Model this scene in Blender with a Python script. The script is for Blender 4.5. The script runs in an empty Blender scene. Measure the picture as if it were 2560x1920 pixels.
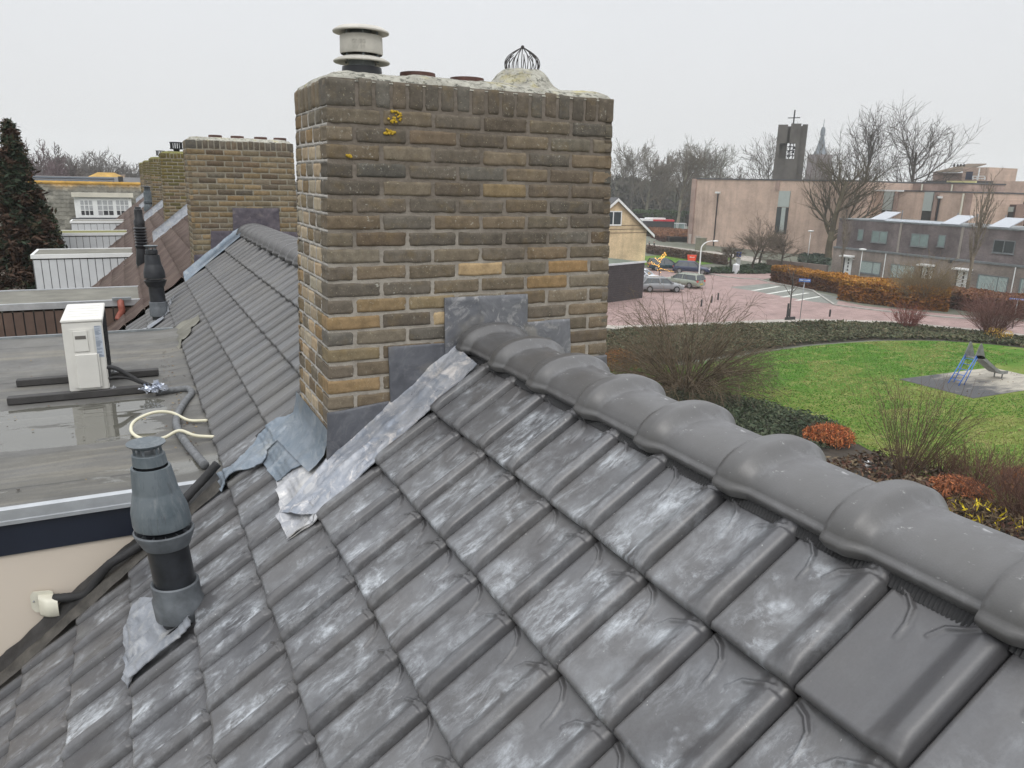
import bpy, bmesh, math, random
import numpy as np
from mathutils import Vector, Matrix
random.seed(7); rng = np.random.default_rng(7)
SC = bpy.context.scene
# ---------------------------------------------------------------- camera
H = 9.9                                   # eye height above the street
YAW, PIT, ROL, FPX = .4669, .2614, .0235, 1884.8
_cy, _sy, _cp, _sp, _cr, _sr = math.cos(YAW), math.sin(YAW), math.cos(PIT), math.sin(PIT), math.cos(ROL), math.sin(ROL)
CF = np.array([_sy*_cp, _cy*_cp, -_sp]); _R = np.array([_cy, -_sy, 0.]); _U = np.cross(_R, CF)
CR = _R*_cr+_U*_sr; CU = -_R*_sr+_U*_cr
C0 = np.array([0, 0, H])
cam = bpy.data.cameras.new('camera'); co = bpy.data.objects.new('camera', cam); SC.collection.objects.link(co)
M = Matrix(((CR[0], CU[0], -CF[0], 0), (CR[1], CU[1], -CF[1], 0), (CR[2], CU[2], -CF[2], H), (0, 0, 0, 1)))
co.matrix_world = M
cam.sensor_width = 36; cam.lens = 36*FPX/2560; cam.clip_start = .05; cam.clip_end = 3000
SC.camera = co
# ---------------------------------------------------------------- sky and light (overcast winter day)
SC.view_settings.view_transform = 'Standard'; SC.view_settings.look = 'None'
SC.view_settings.exposure = 0.0; SC.view_settings.gamma = 1
SUN_EL, SUN_AZ = math.radians(48), math.radians(200)
W = bpy.data.worlds.new("World"); SC.world = W; W.use_nodes = True
nt = W.node_tree; nt.nodes.clear()
N = nt.nodes.new; L = nt.links.new
out = N('ShaderNodeOutputWorld'); bg = N('ShaderNodeBackground'); L(bg.outputs[0], out.inputs[0])
sky = N('ShaderNodeTexSky'); sky.sky_type = 'NISHITA'; sky.sun_disc = False
sky.sun_elevation = SUN_EL; sky.sun_rotation = SUN_AZ; sky.dust_density = 4; sky.air_density = 1.2
hs = N('ShaderNodeHueSaturation'); hs.inputs['Saturation'].default_value = .12; L(sky.outputs[0], hs.inputs['Color'])
sc1 = N('ShaderNodeVectorMath'); sc1.operation = 'SCALE'; sc1.inputs['Scale'].default_value = .02; L(hs.outputs[0], sc1.inputs[0])
# overcast cloud layer: luminance rises from the horizon to the zenith
tc = N('ShaderNodeTexCoord'); sx = N('ShaderNodeSeparateXYZ'); L(tc.outputs['Generated'], sx.inputs[0])
cr_ = N('ShaderNodeValToRGB'); L(sx.outputs['Z'], cr_.inputs[0])
e = cr_.color_ramp.elements
e[0].position = 0; e[0].color = (.685, .69, .695, 1); e[1].position = 1; e[1].color = (2.05, 2.08, 2.14, 1)
k = e.new(.10); k.color = (.70, .71, .725, 1); k = e.new(.25); k.color = (.715, .735, .765, 1); k = e.new(.5); k.color = (1.18, 1.21, 1.26, 1)
cn = N('ShaderNodeTexNoise'); cn.inputs['Scale'].default_value = 1.6; cn.inputs['Detail'].default_value = 3; L(tc.outputs['Generated'], cn.inputs[0])
cm = N('ShaderNodeMapRange'); cm.inputs[1].default_value = .3; cm.inputs[2].default_value = .7; cm.inputs[3].default_value = .97; cm.inputs[4].default_value = 1.03; L(cn.outputs[0], cm.inputs[0])
ml = N('ShaderNodeVectorMath'); ml.operation = 'SCALE'; L(cr_.outputs[0], ml.inputs[0]); L(cm.outputs[0], ml.inputs['Scale'])
ad = N('ShaderNodeVectorMath'); ad.operation = 'ADD'; L(ml.outputs[0], ad.inputs[0]); L(sc1.outputs[0], ad.inputs[1])
L(ad.outputs[0], bg.inputs[0]); bg.inputs[1].default_value = 1.0
sl = bpy.data.lights.new('sun', 'SUN'); sl.energy = .9; sl.angle = math.radians(25); sl.color = (1, .97, .93)
so = bpy.data.objects.new('sun', sl); SC.collection.objects.link(so)
_d = Vector((math.sin(SUN_AZ)*math.cos(SUN_EL), math.cos(SUN_AZ)*math.cos(SUN_EL), math.sin(SUN_EL)))
so.rotation_euler = _d.to_track_quat('Z', 'Y').to_euler(); so.location = (0, 0, 60)
# ---------------------------------------------------------------- where photographed points lie on real planes
def ray(p): return CF+CR*(p[0]-1280)/FPX+CU*(960-p[1])/FPX
def onX(p, v): d = ray(p); return C0+d*v/d[0]
def onY(p, v): d = ray(p); return C0+d*v/d[1]
def onZ(p, v=0.): d = ray(p); return C0+d*(v-H)/d[2]
def onL(p, A, B):                     # vertical plane through two ground points
    n = np.array([-(B[1]-A[1]), B[0]-A[0], 0.]); d = ray(p); return C0+d*((n@(np.array([A[0], A[1], 0])-C0))/(n@d))
def z6(x, y): return (1500+x/3.511, 260+y/3.511)
def z7(x, y): return (1930+x/3.317, 300+y/3.317)
def y1(x, y): return (1500+x/4.147, 600+y/4.147)
def y2(x, y): return (2030+x/4.147, 640+y/4.147)
def z1(x, y): return (x/2.9105, 280+y/2.9105)
def z2(x, y): return (x/2.9105, 680+y/2.9105)
def z3(x, y): return (x/2.9105, 1100+y/2.9105)
# ---------------------------------------------------------------- objects
def tag(o, label=None, cat=None, group=None, kind=None):
    if label: o['label'] = label
    if cat: o['category'] = cat
    if group: o['group'] = group
    if kind: o['kind'] = kind
    return o
def thing(name, label, cat, loc=(0, 0, 0), rz=0, group=None):
    o = bpy.data.objects.new(name, None); SC.collection.objects.link(o); o.empty_display_size = .3
    o.location = loc; o.rotation_euler = (0, 0, rz); return tag(o, label, cat, group)
def copy_tree(o, parent=None):
    c = o.copy(); SC.collection.objects.link(c)
    if parent: c.parent = parent
    for ch in [x for x in o.children]: copy_tree(ch, c)
    return c
def link(name, me, mats, parent=None, smooth=False, origin=None):
    mats = mats if mats is not None else []
    for m in (mats if isinstance(mats, (list, tuple)) else [mats]): me.materials.append(m)
    o = bpy.data.objects.new(name, me); SC.collection.objects.link(o)
    if smooth: me.polygons.foreach_set('use_smooth', np.ones(len(me.polygons), bool))
    if parent is not None:
        pl = parent.location if parent.parent is None else (parent.matrix_basis.translation + parent['_off'] if False else None)
        o.parent = parent
    return o
def world_parent(o, root):            # geometry given in world coordinates, parts under an Empty that sits at root.location
    o.parent = root; T_ = Matrix.Translation(root.location) @ Matrix.Rotation(root.rotation_euler[2], 4, 'Z')
    o.data.transform(T_.inverted()); return o
def set_col(me, cols, name='col'):
    a = me.color_attributes.new(name, 'FLOAT_COLOR', 'POINT'); c = np.ones((len(me.vertices), 4)); c[:, :3] = cols; a.data.foreach_set('color', c.ravel())
class MB:
    tf = None                              # optional vertex transform, used to scale a group of parts about the camera
    def __init__(s): s.v = []; s.f = []; s.c = []; s.m = []; s.n = 0; s.cc = (1, 1, 1); s.mi = 0
    def add(s, V, F, col=None, mi=None):
        V = np.asarray(V, float).reshape(-1, 3); V = MB.tf(V) if MB.tf else V; s.v.append(V)
        F = F if isinstance(F, list) else F.tolist()
        s.f += [tuple(i+s.n for i in f) for f in F]; s.n += len(V)
        c = np.empty((len(V), 3)); c[:] = s.cc if col is None else col; s.c.append(c)
        s.m += [s.mi if mi is None else mi]*len(F); return s
    def box(s, a, b, **k):
        x0, y0, z0 = a; x1, y1_, z1_ = b
        V = [(x0, y0, z0), (x1, y0, z0), (x1, y1_, z0), (x0, y1_, z0), (x0, y0, z1_), (x1, y0, z1_), (x1, y1_, z1_), (x0, y1_, z1_)]
        return s.add(V, [(0, 3, 2, 1), (4, 5, 6, 7), (0, 1, 5, 4), (1, 2, 6, 5), (2, 3, 7, 6), (3, 0, 4, 7)], **k)
    def hexa(s, P, **k):              # 4 bottom points, 4 top points
        return s.add(P, [(0, 3, 2, 1), (4, 5, 6, 7), (0, 1, 5, 4), (1, 2, 6, 5), (2, 3, 7, 6), (3, 0, 4, 7)], **k)
    def bar(s, a, b, w, h=None, **k): # straight square bar
        a = np.array(a, float); b = np.array(b, float); h = h or w; d = b-a; d /= np.linalg.norm(d)
        u = np.cross(d, (0, 0, 1)); u = np.array([1., 0, 0]) if np.linalg.norm(u) < 1e-3 else u/np.linalg.norm(u); v = np.cross(u, d)
        q = [(-1, -1), (1, -1), (1, 1), (-1, 1)]
        return s.add([a+u*i*w/2+v*j*h/2 for i, j in q]+[b+u*i*w/2+v*j*h/2 for i, j in q], [(0, 3, 2, 1), (4, 5, 6, 7), (0, 1, 5, 4), (1, 2, 6, 5), (2, 3, 7, 6), (3, 0, 4, 7)], **k)
    def tube(s, pts, r, n=10, caps=True, **k):
        P = np.array(pts, float); m = len(P); r = np.broadcast_to(np.array(r, float), (m,))
        T_ = np.gradient(P, axis=0); T_ /= np.linalg.norm(T_, axis=1)[:, None]+1e-12
        u = np.cross(T_[0], (0, 0, 1.)); u = np.array([1., 0, 0]) if np.linalg.norm(u) < 1e-2 else u; V = []
        for i in range(m):
            u = u-T_[i]*(u@T_[i]); u /= np.linalg.norm(u); w = np.cross(T_[i], u)
            a = np.arange(n)*2*math.pi/n; V.append(P[i]+r[i]*(np.cos(a)[:, None]*u+np.sin(a)[:, None]*w))
        V = np.concatenate(V); F = [(i*n+j, i*n+(j+1) % n, (i+1)*n+(j+1) % n, (i+1)*n+j) for i in range(m-1) for j in range(n)]
        if caps: F += [tuple(range(n))[::-1], tuple((m-1)*n+j for j in range(n))]
        return s.add(V, F, **k)
    def lathe(s, prof, c=(0, 0, 0), n=32, **k):   # (r,z) profile about a vertical axis
        a = np.arange(n)*2*math.pi/n; V = []
        for r, z in prof: V.append(np.stack([c[0]+r*np.cos(a), c[1]+r*np.sin(a), np.full(n, c[2]+z)], 1))
        m = len(prof); F = [(i*n+j, i*n+(j+1) % n, (i+1)*n+(j+1) % n, (i+1)*n+j) for i in range(m-1) for j in range(n)]
        return s.add(np.concatenate(V), F, **k)
    def grid(s, P, **k):              # P (m,n,3)
        m, n = P.shape[:2]; i, j = np.meshgrid(np.arange(m-1), np.arange(n-1), indexing='ij'); a = (i*n+j).ravel()
        return s.add(P.reshape(-1, 3), np.stack([a, a+1, a+n+1, a+n], 1), **k)
    def poly(s, pts, **k): return s.add(pts, [tuple(range(len(pts)))], **k)
    def prism(s, pts, off, **k):      # flat outline extruded by a vector
        n = len(pts); A = np.array(pts, float); B = A+np.array(off, float)
        return s.add(np.concatenate([A, B]), [tuple(range(n))[::-1], tuple(range(n, 2*n))]+[(i, (i+1) % n, n+(i+1) % n, n+i) for i in range(n)], **k)
    def sphere(s, c, r, n=8, sc=(1, 1, 1), **k):
        V = []; m = n//2+1
        for i in range(m+1):
            t = math.pi*i/m; V += [(c[0]+r*sc[0]*math.sin(t)*math.cos(a), c[1]+r*sc[1]*math.sin(t)*math.sin(a), c[2]+r*sc[2]*math.cos(t)) for a in np.arange(n)*2*math.pi/n]
        F = [(i*n+j, i*n+(j+1) % n, (i+1)*n+(j+1) % n, (i+1)*n+j) for i in range(m) for j in range(n)]
        return s.add(V, F, **k)
    def mesh(s, name='m'):
        me = bpy.data.meshes.new(name); V = np.concatenate(s.v)
        me.from_pydata(V.tolist(), [], s.f); me.update(); set_col(me, np.concatenate(s.c))
        if any(s.m): me.polygons.foreach_set('material_index', s.m)
        return me
    def obj(s, name, mats, parent=None, smooth=False, fix=True, auto=False):
        me = s.mesh(name)
        if fix:
            b = bmesh.new(); b.from_mesh(me); bmesh.ops.recalc_face_normals(b, faces=b.faces); b.to_mesh(me); b.free()
        o = link(name, me, mats, None, smooth)
        if auto and smooth: me.set_sharp_from_angle(angle=math.radians(38))
        if parent is not None: par(o, parent)
        return o
def par(o, parent):                   # world-space geometry under a parent (which may itself be a part)
    root = parent
    while root.parent is not None: root = root.parent
    T_ = Matrix.Translation(root.location) @ Matrix.Rotation(root.rotation_euler[2], 4, 'Z')
    o.data.transform(T_.inverted()); o.parent = parent; return o
def quads_np(name, V, F, mats, cols=None, parent=None, smooth=False, mi=None):
    me = bpy.data.meshes.new(name); V = np.ascontiguousarray(V, np.float32); k = F.shape[1]; nf = len(F)
    me.vertices.add(len(V)); me.vertices.foreach_set('co', V.ravel()); me.loops.add(nf*k); me.loops.foreach_set('vertex_index', np.ascontiguousarray(F, np.int32).ravel())
    me.polygons.add(nf); me.polygons.foreach_set('loop_start', np.arange(0, nf*k, k, dtype=np.int32)); me.polygons.foreach_set('loop_total', np.full(nf, k, np.int32))
    if mi is not None: me.polygons.foreach_set('material_index', np.asarray(mi, np.int32))
    me.update(calc_edges=True)
    if cols is not None: set_col(me, cols)
    o = link(name, me, mats, None, smooth)
    if parent is not None: par(o, parent)
    return o
# value noise for meshes
def vn(P, s=1., seed=0, oct=3):
    P = np.asarray(P, float)*s; r = np.zeros(P.shape[:-1]); amp = 1; tot = 0
    for o in range(oct):
        Q = P*2**o+seed*17.3+o*5.1; I = np.floor(Q).astype(np.int64); f = Q-I; f = f*f*(3-2*f); v = 0
        for dx in (0, 1):
            for dy in (0, 1):
                for dz in (0, 1):
                    h = ((I[..., 0]+dx)*73856093 ^ (I[..., 1]+dy)*19349663 ^ (I[..., 2]+dz)*83492791) & 0xffffff
                    h = ((h*1103515245+12345) >> 8) & 0xffff
                    v = v+h/65535.*np.abs(1-dx-f[..., 0])*np.abs(1-dy-f[..., 1])*np.abs(1-dz-f[..., 2])
        r += amp*(v-.5)*2; tot += amp; amp *= .5
    return r/tot
# ---------------------------------------------------------------- materials
class NT:
    def __init__(s, name):
        s.m = bpy.data.materials.new(name); s.m.use_nodes = True; s.t = s.m.node_tree; s.b = s.t.nodes['Principled BSDF']
        s.co = s.t.nodes.new('ShaderNodeTexCoord').outputs['Object']
    def n(s, t, **k):
        n_ = s.t.nodes.new(t)
        for a, b in k.items():
            if a[0] == '_': setattr(n_, a[1:], b)
            else: s.set(n_.inputs[int(a[1:]) if a[0] == 'i' and a[1:].isdigit() else a.replace('__', ' ')], b)
        return n_
    def set(s, inp, v):
        if isinstance(v, bpy.types.NodeSocket): s.t.links.new(v, inp)
        else: inp.default_value = v
    def map(s, sc=(1, 1, 1), rot=(0, 0, 0), src=None):
        return s.n('ShaderNodeMapping', Vector=src or s.co, Scale=sc, Rotation=rot).outputs[0]
    def noise(s, sc, det=4, rough=.55, src=None, dist=0):
        return s.n('ShaderNodeTexNoise', Vector=src or s.co, Scale=sc, Detail=det, Roughness=rough, Distortion=dist).outputs[0]
    def ramp(s, v, a, b, lo=0., hi=1.):
        return s.n('ShaderNodeMapRange', i0=v, i1=a, i2=b, i3=lo, i4=hi).outputs[0]
    def mix(s, f, a, b, mode='MIX'):
        q = s.n('ShaderNodeMix', _data_type='RGBA', _blend_type=mode); s.set(q.inputs[0], f)
        s.set(q.inputs[6], a if isinstance(a, bpy.types.NodeSocket) else (*a, 1)); s.set(q.inputs[7], b if isinstance(b, bpy.types.NodeSocket) else (*b, 1)); return q.outputs[2]
    def math(s, op, a, b=0.): return s.n('ShaderNodeMath', _operation=op, i0=a, i1=b).outputs[0]
    def attr(s, nm='col'): return s.n('ShaderNodeAttribute', _attribute_name=nm).outputs[0]
    def bump(s, h, strength=.3, dist=.01): s.set(s.b.inputs['Normal'], s.n('ShaderNodeBump', Height=h, Strength=strength, Distance=dist).outputs[0])
    def fin(s, col=None, rough=.6, metal=0., spec=.5):   # colour, gloss
        if col is not None: s.set(s.b.inputs['Base Color'], col if isinstance(col, bpy.types.NodeSocket) else (*col, 1))
        s.set(s.b.inputs['Roughness'], rough); s.set(s.b.inputs['Metallic'], metal); s.set(s.b.inputs['Specular IOR Level'], spec); return s.m
_MC = {}
def pm(name, col, rough=.6, metal=0., var=.25, sc=3., bump=0., attr=False, spec=.5, bsc=None):
    """plain material with a little procedural variation"""
    if name in _MC: return _MC[name]
    t = NT(name); n1 = t.noise(sc, 5, .6); f = t.ramp(n1, .3, .7, 1-var, 1+var)
    base = t.mix(1., t.attr(), col, 'MULTIPLY') if attr else None
    g = t.n('ShaderNodeVectorMath', _operation='SCALE', Scale=f); t.set(g.inputs[0], base if base is not None else col)
    if bump: t.bump(t.noise(bsc or sc*8, 4, .6), bump, .01)
    _MC[name] = t.fin(g.outputs[0], rough, metal, spec); return _MC[name]
def brickmat(name, c1, c2, mortar, axis='Y', bw=.21, bh=.0625, var=.35):
    t = NT(name); sp_ = t.n('ShaderNodeSeparateXYZ', i0=t.co)
    u = sp_.outputs[1 if axis == 'X' else 0]; cb = t.n('ShaderNodeCombineXYZ', i0=u, i1=sp_.outputs[2])
    b = t.n('ShaderNodeTexBrick', Vector=cb.outputs[0], Color1=(*c1, 1), Color2=(*c2, 1), Mortar=(*mortar, 1), Scale=1.0); b.inputs['Mortar Size'].default_value = .006; b.inputs['Brick Width'].default_value = bw; b.inputs['Row Height'].default_value = bh
    g = t.n('ShaderNodeVectorMath', _operation='SCALE', Scale=t.ramp(t.noise(.35, 6, .65), .3, .7, 1-var, 1+var)); t.set(g.inputs[0], b.outputs[0])
    st = t.ramp(t.noise(1., 4, .6, src=t.map((1.2, 1.2, .12))), .5, .75, 1., .8)
    g2 = t.n('ShaderNodeVectorMath', _operation='SCALE', Scale=st); t.set(g2.inputs[0], g.outputs[0])
    return t.fin(g2.outputs[0], .85, 0, .2)
def tile_mat(name, base, warm, smear, amt, r0=.38, spec=.5):
    t = NT(name); at = t.attr()            # r: random per tile, g: where hands and lead have rubbed
    sp_ = t.n('ShaderNodeSeparateColor', Color=at)
    ro = (0, math.radians(-38.7), 0); q = t.map((1, 1, 1), ro)
    wn = t.n('ShaderNodeVectorMath', _operation='SCALE', Scale=.035); t.set(wn.inputs[0], t.n('ShaderNodeTexNoise', Vector=q, Scale=12., Detail=2.).outputs['Color'])
    wv = t.n('ShaderNodeVectorMath', _operation='ADD'); t.set(wv.inputs[0], q); t.set(wv.inputs[1], wn.outputs[0]); wv = wv.outputs[0]
    st1 = t.noise(1., 8, .78, src=t.map((11, 30, 11), (0, 0, .35), wv))       # drawn-out wipes
    st2 = t.noise(1., 8, .75, src=t.map((30, 12, 12), (0, 0, -.5), wv))
    blot = t.noise(6.5, 4, .55, src=wv); big = t.noise(2.2, 2, .5, src=q)
    f = t.math('MULTIPLY', t.ramp(st1, .45, .70), t.ramp(blot, .44, .60))
    f2 = t.math('MULTIPLY', t.ramp(st2, .50, .70), t.ramp(t.noise(10, 3, .6, src=wv), .46, .58))
    f = t.math('ADD', f, t.math('MULTIPLY', f2, .8)); f = t.math('MULTIPLY', f, t.ramp(big, .3, .6, .35, 1.15)); f = t.math('MULTIPLY', f, t.math('ADD', sp_.outputs[1], .0))
    f = t.math('MULTIPLY', f, amt)
    film = t.math('MULTIPLY', t.ramp(t.noise(7, 7, .7, src=wv), .38, .66), t.math('MULTIPLY', sp_.outputs[1], .24*amt))
    b0 = t.mix(t.ramp(t.noise(3., 4, .6, src=q), .35, .65), base, warm)
    b0 = t.mix(t.ramp(t.noise(180., 3, .7), .2, .8, 0, .35), b0, tuple(.55*c for c in base))
    g = t.n('ShaderNodeVectorMath', _operation='SCALE', Scale=t.ramp(sp_.outputs[0], 0., 1., .85, 1.15)); t.set(g.inputs[0], b0)
    c = t.mix(film, g.outputs[0], tuple(.75*c for c in smear))
    c = t.mix(t.math('MINIMUM', f, .9), c, smear)
    dots = t.ramp(t.noise(95., 2, .5), .74, .79, 0, .5); c = t.mix(dots, c, (.5, .5, .48))
    c = t.mix(t.math('MULTIPLY', sp_.outputs[2], t.ramp(t.noise(30., 4, .6), .3, .6)), c, (.19, .17, .14))
    t.bump(t.noise(220., 3, .6), .12, .002)
    return t.fin(c, t.ramp(st1, .3, .7, r0, r0+.18), 0, spec)
M_TILE = tile_mat('slate grey glazed tile', (.076, .076, .081), (.090, .086, .084), (.47, .50, .53), 1.12, .27, .6)
M_TILE2 = tile_mat('clean grey tile', (.095, .096, .099), (.115, .112, .106), (.3, .3, .3), .15, .3, .6)
M_TILEB = tile_mat('weathered brown tile', (.075, .052, .046), (.115, .085, .072), (.24, .21, .19), .35, .75, .12)
def _cap():
    t = NT('grey ridge cap'); c = t.mix(t.ramp(t.noise(5, 4, .6), .35, .65), (.080, .078, .076), (.108, .107, .109)); c = t.mix(t.ramp(t.noise(320, 3, .7), .35, .7, 0, .35), c, (.06, .06, .06))
    c = t.mix(t.ramp(t.noise(1, 6, .7, src=t.map((60, 16, 60), (.3, 0, .5))), .66, .74, 0, .55), c, (.5, .5, .5))
    c = t.mix(t.ramp(t.noise(9, 6, .75), .52, .72, 0, .30), c, (.27, .28, .29)); c = t.mix(t.ramp(t.noise(45, 4, .7), .66, .72, 0, .6), c, (.33, .33, .32)); t.bump(t.noise(260, 3, .6), .15, .002)
    return t.fin(c, t.ramp(t.noise(12, 5, .6), .3, .7, .30, .48), 0, .6)
M_CAP = _cap()
def _brick():
    t = NT('weathered brick'); a = t.attr(); n1 = t.noise(30, 6, .7); g = t.n('ShaderNodeVectorMath', _operation='SCALE', Scale=t.ramp(n1, .3, .7, .72, 1.28)); t.set(g.inputs[0], a)
    c = t.mix(t.ramp(t.noise(14, 5, .65), .52, .72, 0, .28), g.outputs[0], (.20, .135, .045))
    c = t.mix(t.ramp(t.noise(160, 3, .6), .64, .72, 0, .65), c, (.42, .38, .26))      # pale lichen specks
    c = t.mix(t.math('MULTIPLY', t.ramp(t.noise(75, 4, .7), .6, .7), t.ramp(t.noise(5, 3, .6), .5, .62, 0, .8)), c, (.45, .44, .38))
    t.bump(t.noise(110, 5, .7), .5, .004); return t.fin(c, .88, 0, .25)
M_BRICK = _brick()
def _mortar(name, c1, c2):
    t = NT(name); c = t.mix(t.ramp(t.noise(18, 6, .7), .35, .65), c1, c2); c = t.mix(t.ramp(t.noise(150, 4, .7), .55, .8, 0, .4), c, tuple(.5*x for x in c1))
    t.bump(t.noise(90, 6, .7), .7, .005); return t.fin(c, .95, 0, .15)
def _mort2():
    t = NT('old brown mortar'); c = t.mix(t.ramp(t.noise(18, 6, .7), .35, .65), (.150, .128, .104), (.21, .182, .152)); z = t.n('ShaderNodeSeparateXYZ', i0=t.co).outputs[2]
    f = t.math('MULTIPLY', t.ramp(t.math('ADD', z, t.ramp(t.noise(3., 4, .6), .3, .7, -.18, .18)), 9.82, 9.5, 0, 1), t.ramp(t.noise(14, 4, .6), .3, .55, .5, 1))
    c = t.mix(f, c, (.36, .33, .285)); c = t.mix(t.ramp(t.noise(150, 4, .7), .55, .8, 0, .4), c, (.09, .08, .065)); t.bump(t.noise(90, 6, .7), .8, .006); return t.fin(c, .95, 0, .15)
M_MORT = _mort2()
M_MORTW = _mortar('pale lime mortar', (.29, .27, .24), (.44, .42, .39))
def _crown():
    t = NT('lichened cement'); c = t.mix(t.ramp(t.noise(16, 6, .7), .4, .6), (.30, .29, .25), (.44, .43, .37)); c = t.mix(t.ramp(t.noise(38, 6, .75), .52, .6, 0, .9), c, (.10, .10, .085))
    c = t.mix(t.ramp(t.noise(9, 5, .6), .56, .68, 0, .6), c, (.42, .37, .17)); t.bump(t.noise(55, 6, .75), .8, .01); return t.fin(c, .95, 0, .1)
M_CROWN = _crown()
def _lead(name, c1, c2, c3, amt=1., rough=.38, sc=(14, 5, 14)):
    t = NT(name); n0 = t.n('ShaderNodeTexNoise', Vector=t.co, Scale=5., Detail=3.).outputs['Color']; w = t.n('ShaderNodeVectorMath', _operation='SCALE', Scale=.25); t.set(w.inputs[0], n0)
    q = t.n('ShaderNodeVectorMath', _operation='ADD'); t.set(q.inputs[0], t.co); t.set(q.inputs[1], w.outputs[0]); q = q.outputs[0]
    c = t.mix(t.ramp(t.noise(1, 6, .65, src=t.map(sc, (0, -.7, .3), q)), .36, .62), c1, c2)
    c = t.mix(t.ramp(t.noise(1, 7, .7, src=t.map((22, 9, 16), (0, -.7, 0), q)), .52, .66, 0, .85*amt), c, c3)
    c = t.mix(t.ramp(t.noise(6, 3, .5, src=q), .6, .7, 0, .3*amt), c, (.48, .43, .33))
    c = t.mix(t.ramp(t.noise(9, 4, .6), .6, .75, 0, .5), c, tuple(.55*x for x in c1))
    t.bump(t.noise(1, 5, .6, src=t.map((60, 25, 50), (0, -.7, 0), q)), .35, .004); return t.fin(c, t.ramp(t.noise(20, 4, .6), .3, .7, rough-.08, rough+.17), .35, .5)
M_LEAD = _lead('fresh lead sheet', (.24, .265, .31), (.42, .43, .455), (.68, .65, .63), 1.1, .32)
M_LEADB = _lead('blue lead sheet', (.145, .185, .225), (.215, .25, .29), (.36, .385, .40), .6)
M_LEADD = _lead('dark lead sheet', (.085, .088, .10), (.135, .14, .155), (.27, .27, .28), .35, .45, (5, 5, 5))
M_LEAD2 = _lead('smeared lead sheet', (.12, .125, .14), (.20, .205, .22), (.50, .49, .48), .8, .4, (6, 6, 8))
M_LEADP = _lead('purple weathered lead', (.07, .062, .08), (.12, .105, .12), (.22, .19, .2), .6, .5, (4, 9, 9))
M_LEADW = _lead('whitened lead sheet', (.34, .35, .38), (.52, .52, .52), (.74, .72, .69), 1., .34)
M_LEADG = _lead('soft grey lead slate', (.20, .215, .24), (.29, .305, .33), (.42, .42, .41), .6, .5)
M_BLACK = pm('black plastic', (.012, .013, .016), .35, 0, .3, 9)
M_DARKPIPE = pm('sooty black pipe', (.016, .018, .022), .45, 0, .6, 14)
def _cowlm():
    t = NT('grey weathered plastic'); c = t.mix(t.ramp(t.noise(8, 5, .65), .35, .65), (.075, .095, .108), (.125, .145, .158)); c = t.mix(t.ramp(t.noise(1, 6, .7, src=t.map((45, 45, 5))), .5, .68, 0, .6), c, (.20, .215, .22)); c = t.mix(t.ramp(t.noise(1, 5, .7, src=t.map((60, 60, 9))), .55, .7, 0, .6), c, (.05, .055, .06)); return t.fin(c, .45, 0, .4)
M_COWL = _cowlm()
M_COLLAR = pm('dusty grey collar', (.095, .105, .115), .55, 0, .35, 16)
M_ALU = pm('aluminium trim', (.52, .54, .56), .35, .7, .15, 8)
M_NAVY = pm('navy fascia', (.008, .012, .024), .45, 0, .2, 3)
M_BEIGE = pm('cream panel', (.58, .51, .43), .6, 0, .05, 1.2)
M_WHITE = pm('white paint', (.70, .71, .70), .5, 0, .08, 2)
M_GREYW = pm('grey white cladding', (.55, .57, .58), .55, 0, .08, 3)
M_AC = pm('off white enamel', (.62, .61, .57), .4, 0, .06, 6)
M_IVORY = pm('ivory plastic', (.62, .60, .50), .4, 0, .1, 12)
M_RUBBER = pm('black rubber', (.02, .02, .021), .7, 0, .3, 12, .1)
M_CLAY = pm('dark red clay', (.07, .028, .02), .7, 0, .4, 12, .2)
M_TERRA = pm('terracotta pipe', (.26, .075, .05), .6, 0, .35, 14)
M_ZINC = pm('dull zinc', (.24, .26, .27), .45, .4, .2, 8)
M_CEMW = pm('cream cement cowl', (.47, .45, .40), .75, 0, .12, 16, .2)
M_STEEL = pm('grey steel', (.30, .31, .32), .35, .7, .15, 6)
M_BROWNCLAD = pm('brown boards', (.105, .068, .052), .6, 0, .2, 4)
M_LICHY = pm('yellow lichen', (.50, .33, .03), .95, 0, .4, 60, .6)
M_CABLE = pm('cream cable', (.60, .57, .43), .5, 0, .1, 6)
M_HOSE = pm('grey insulated hose', (.13, .135, .14), .7, 0, .3, 30, .3)
M_FOIL = pm('silver foil', (.62, .66, .74), .25, .6, .15, 20)
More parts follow.
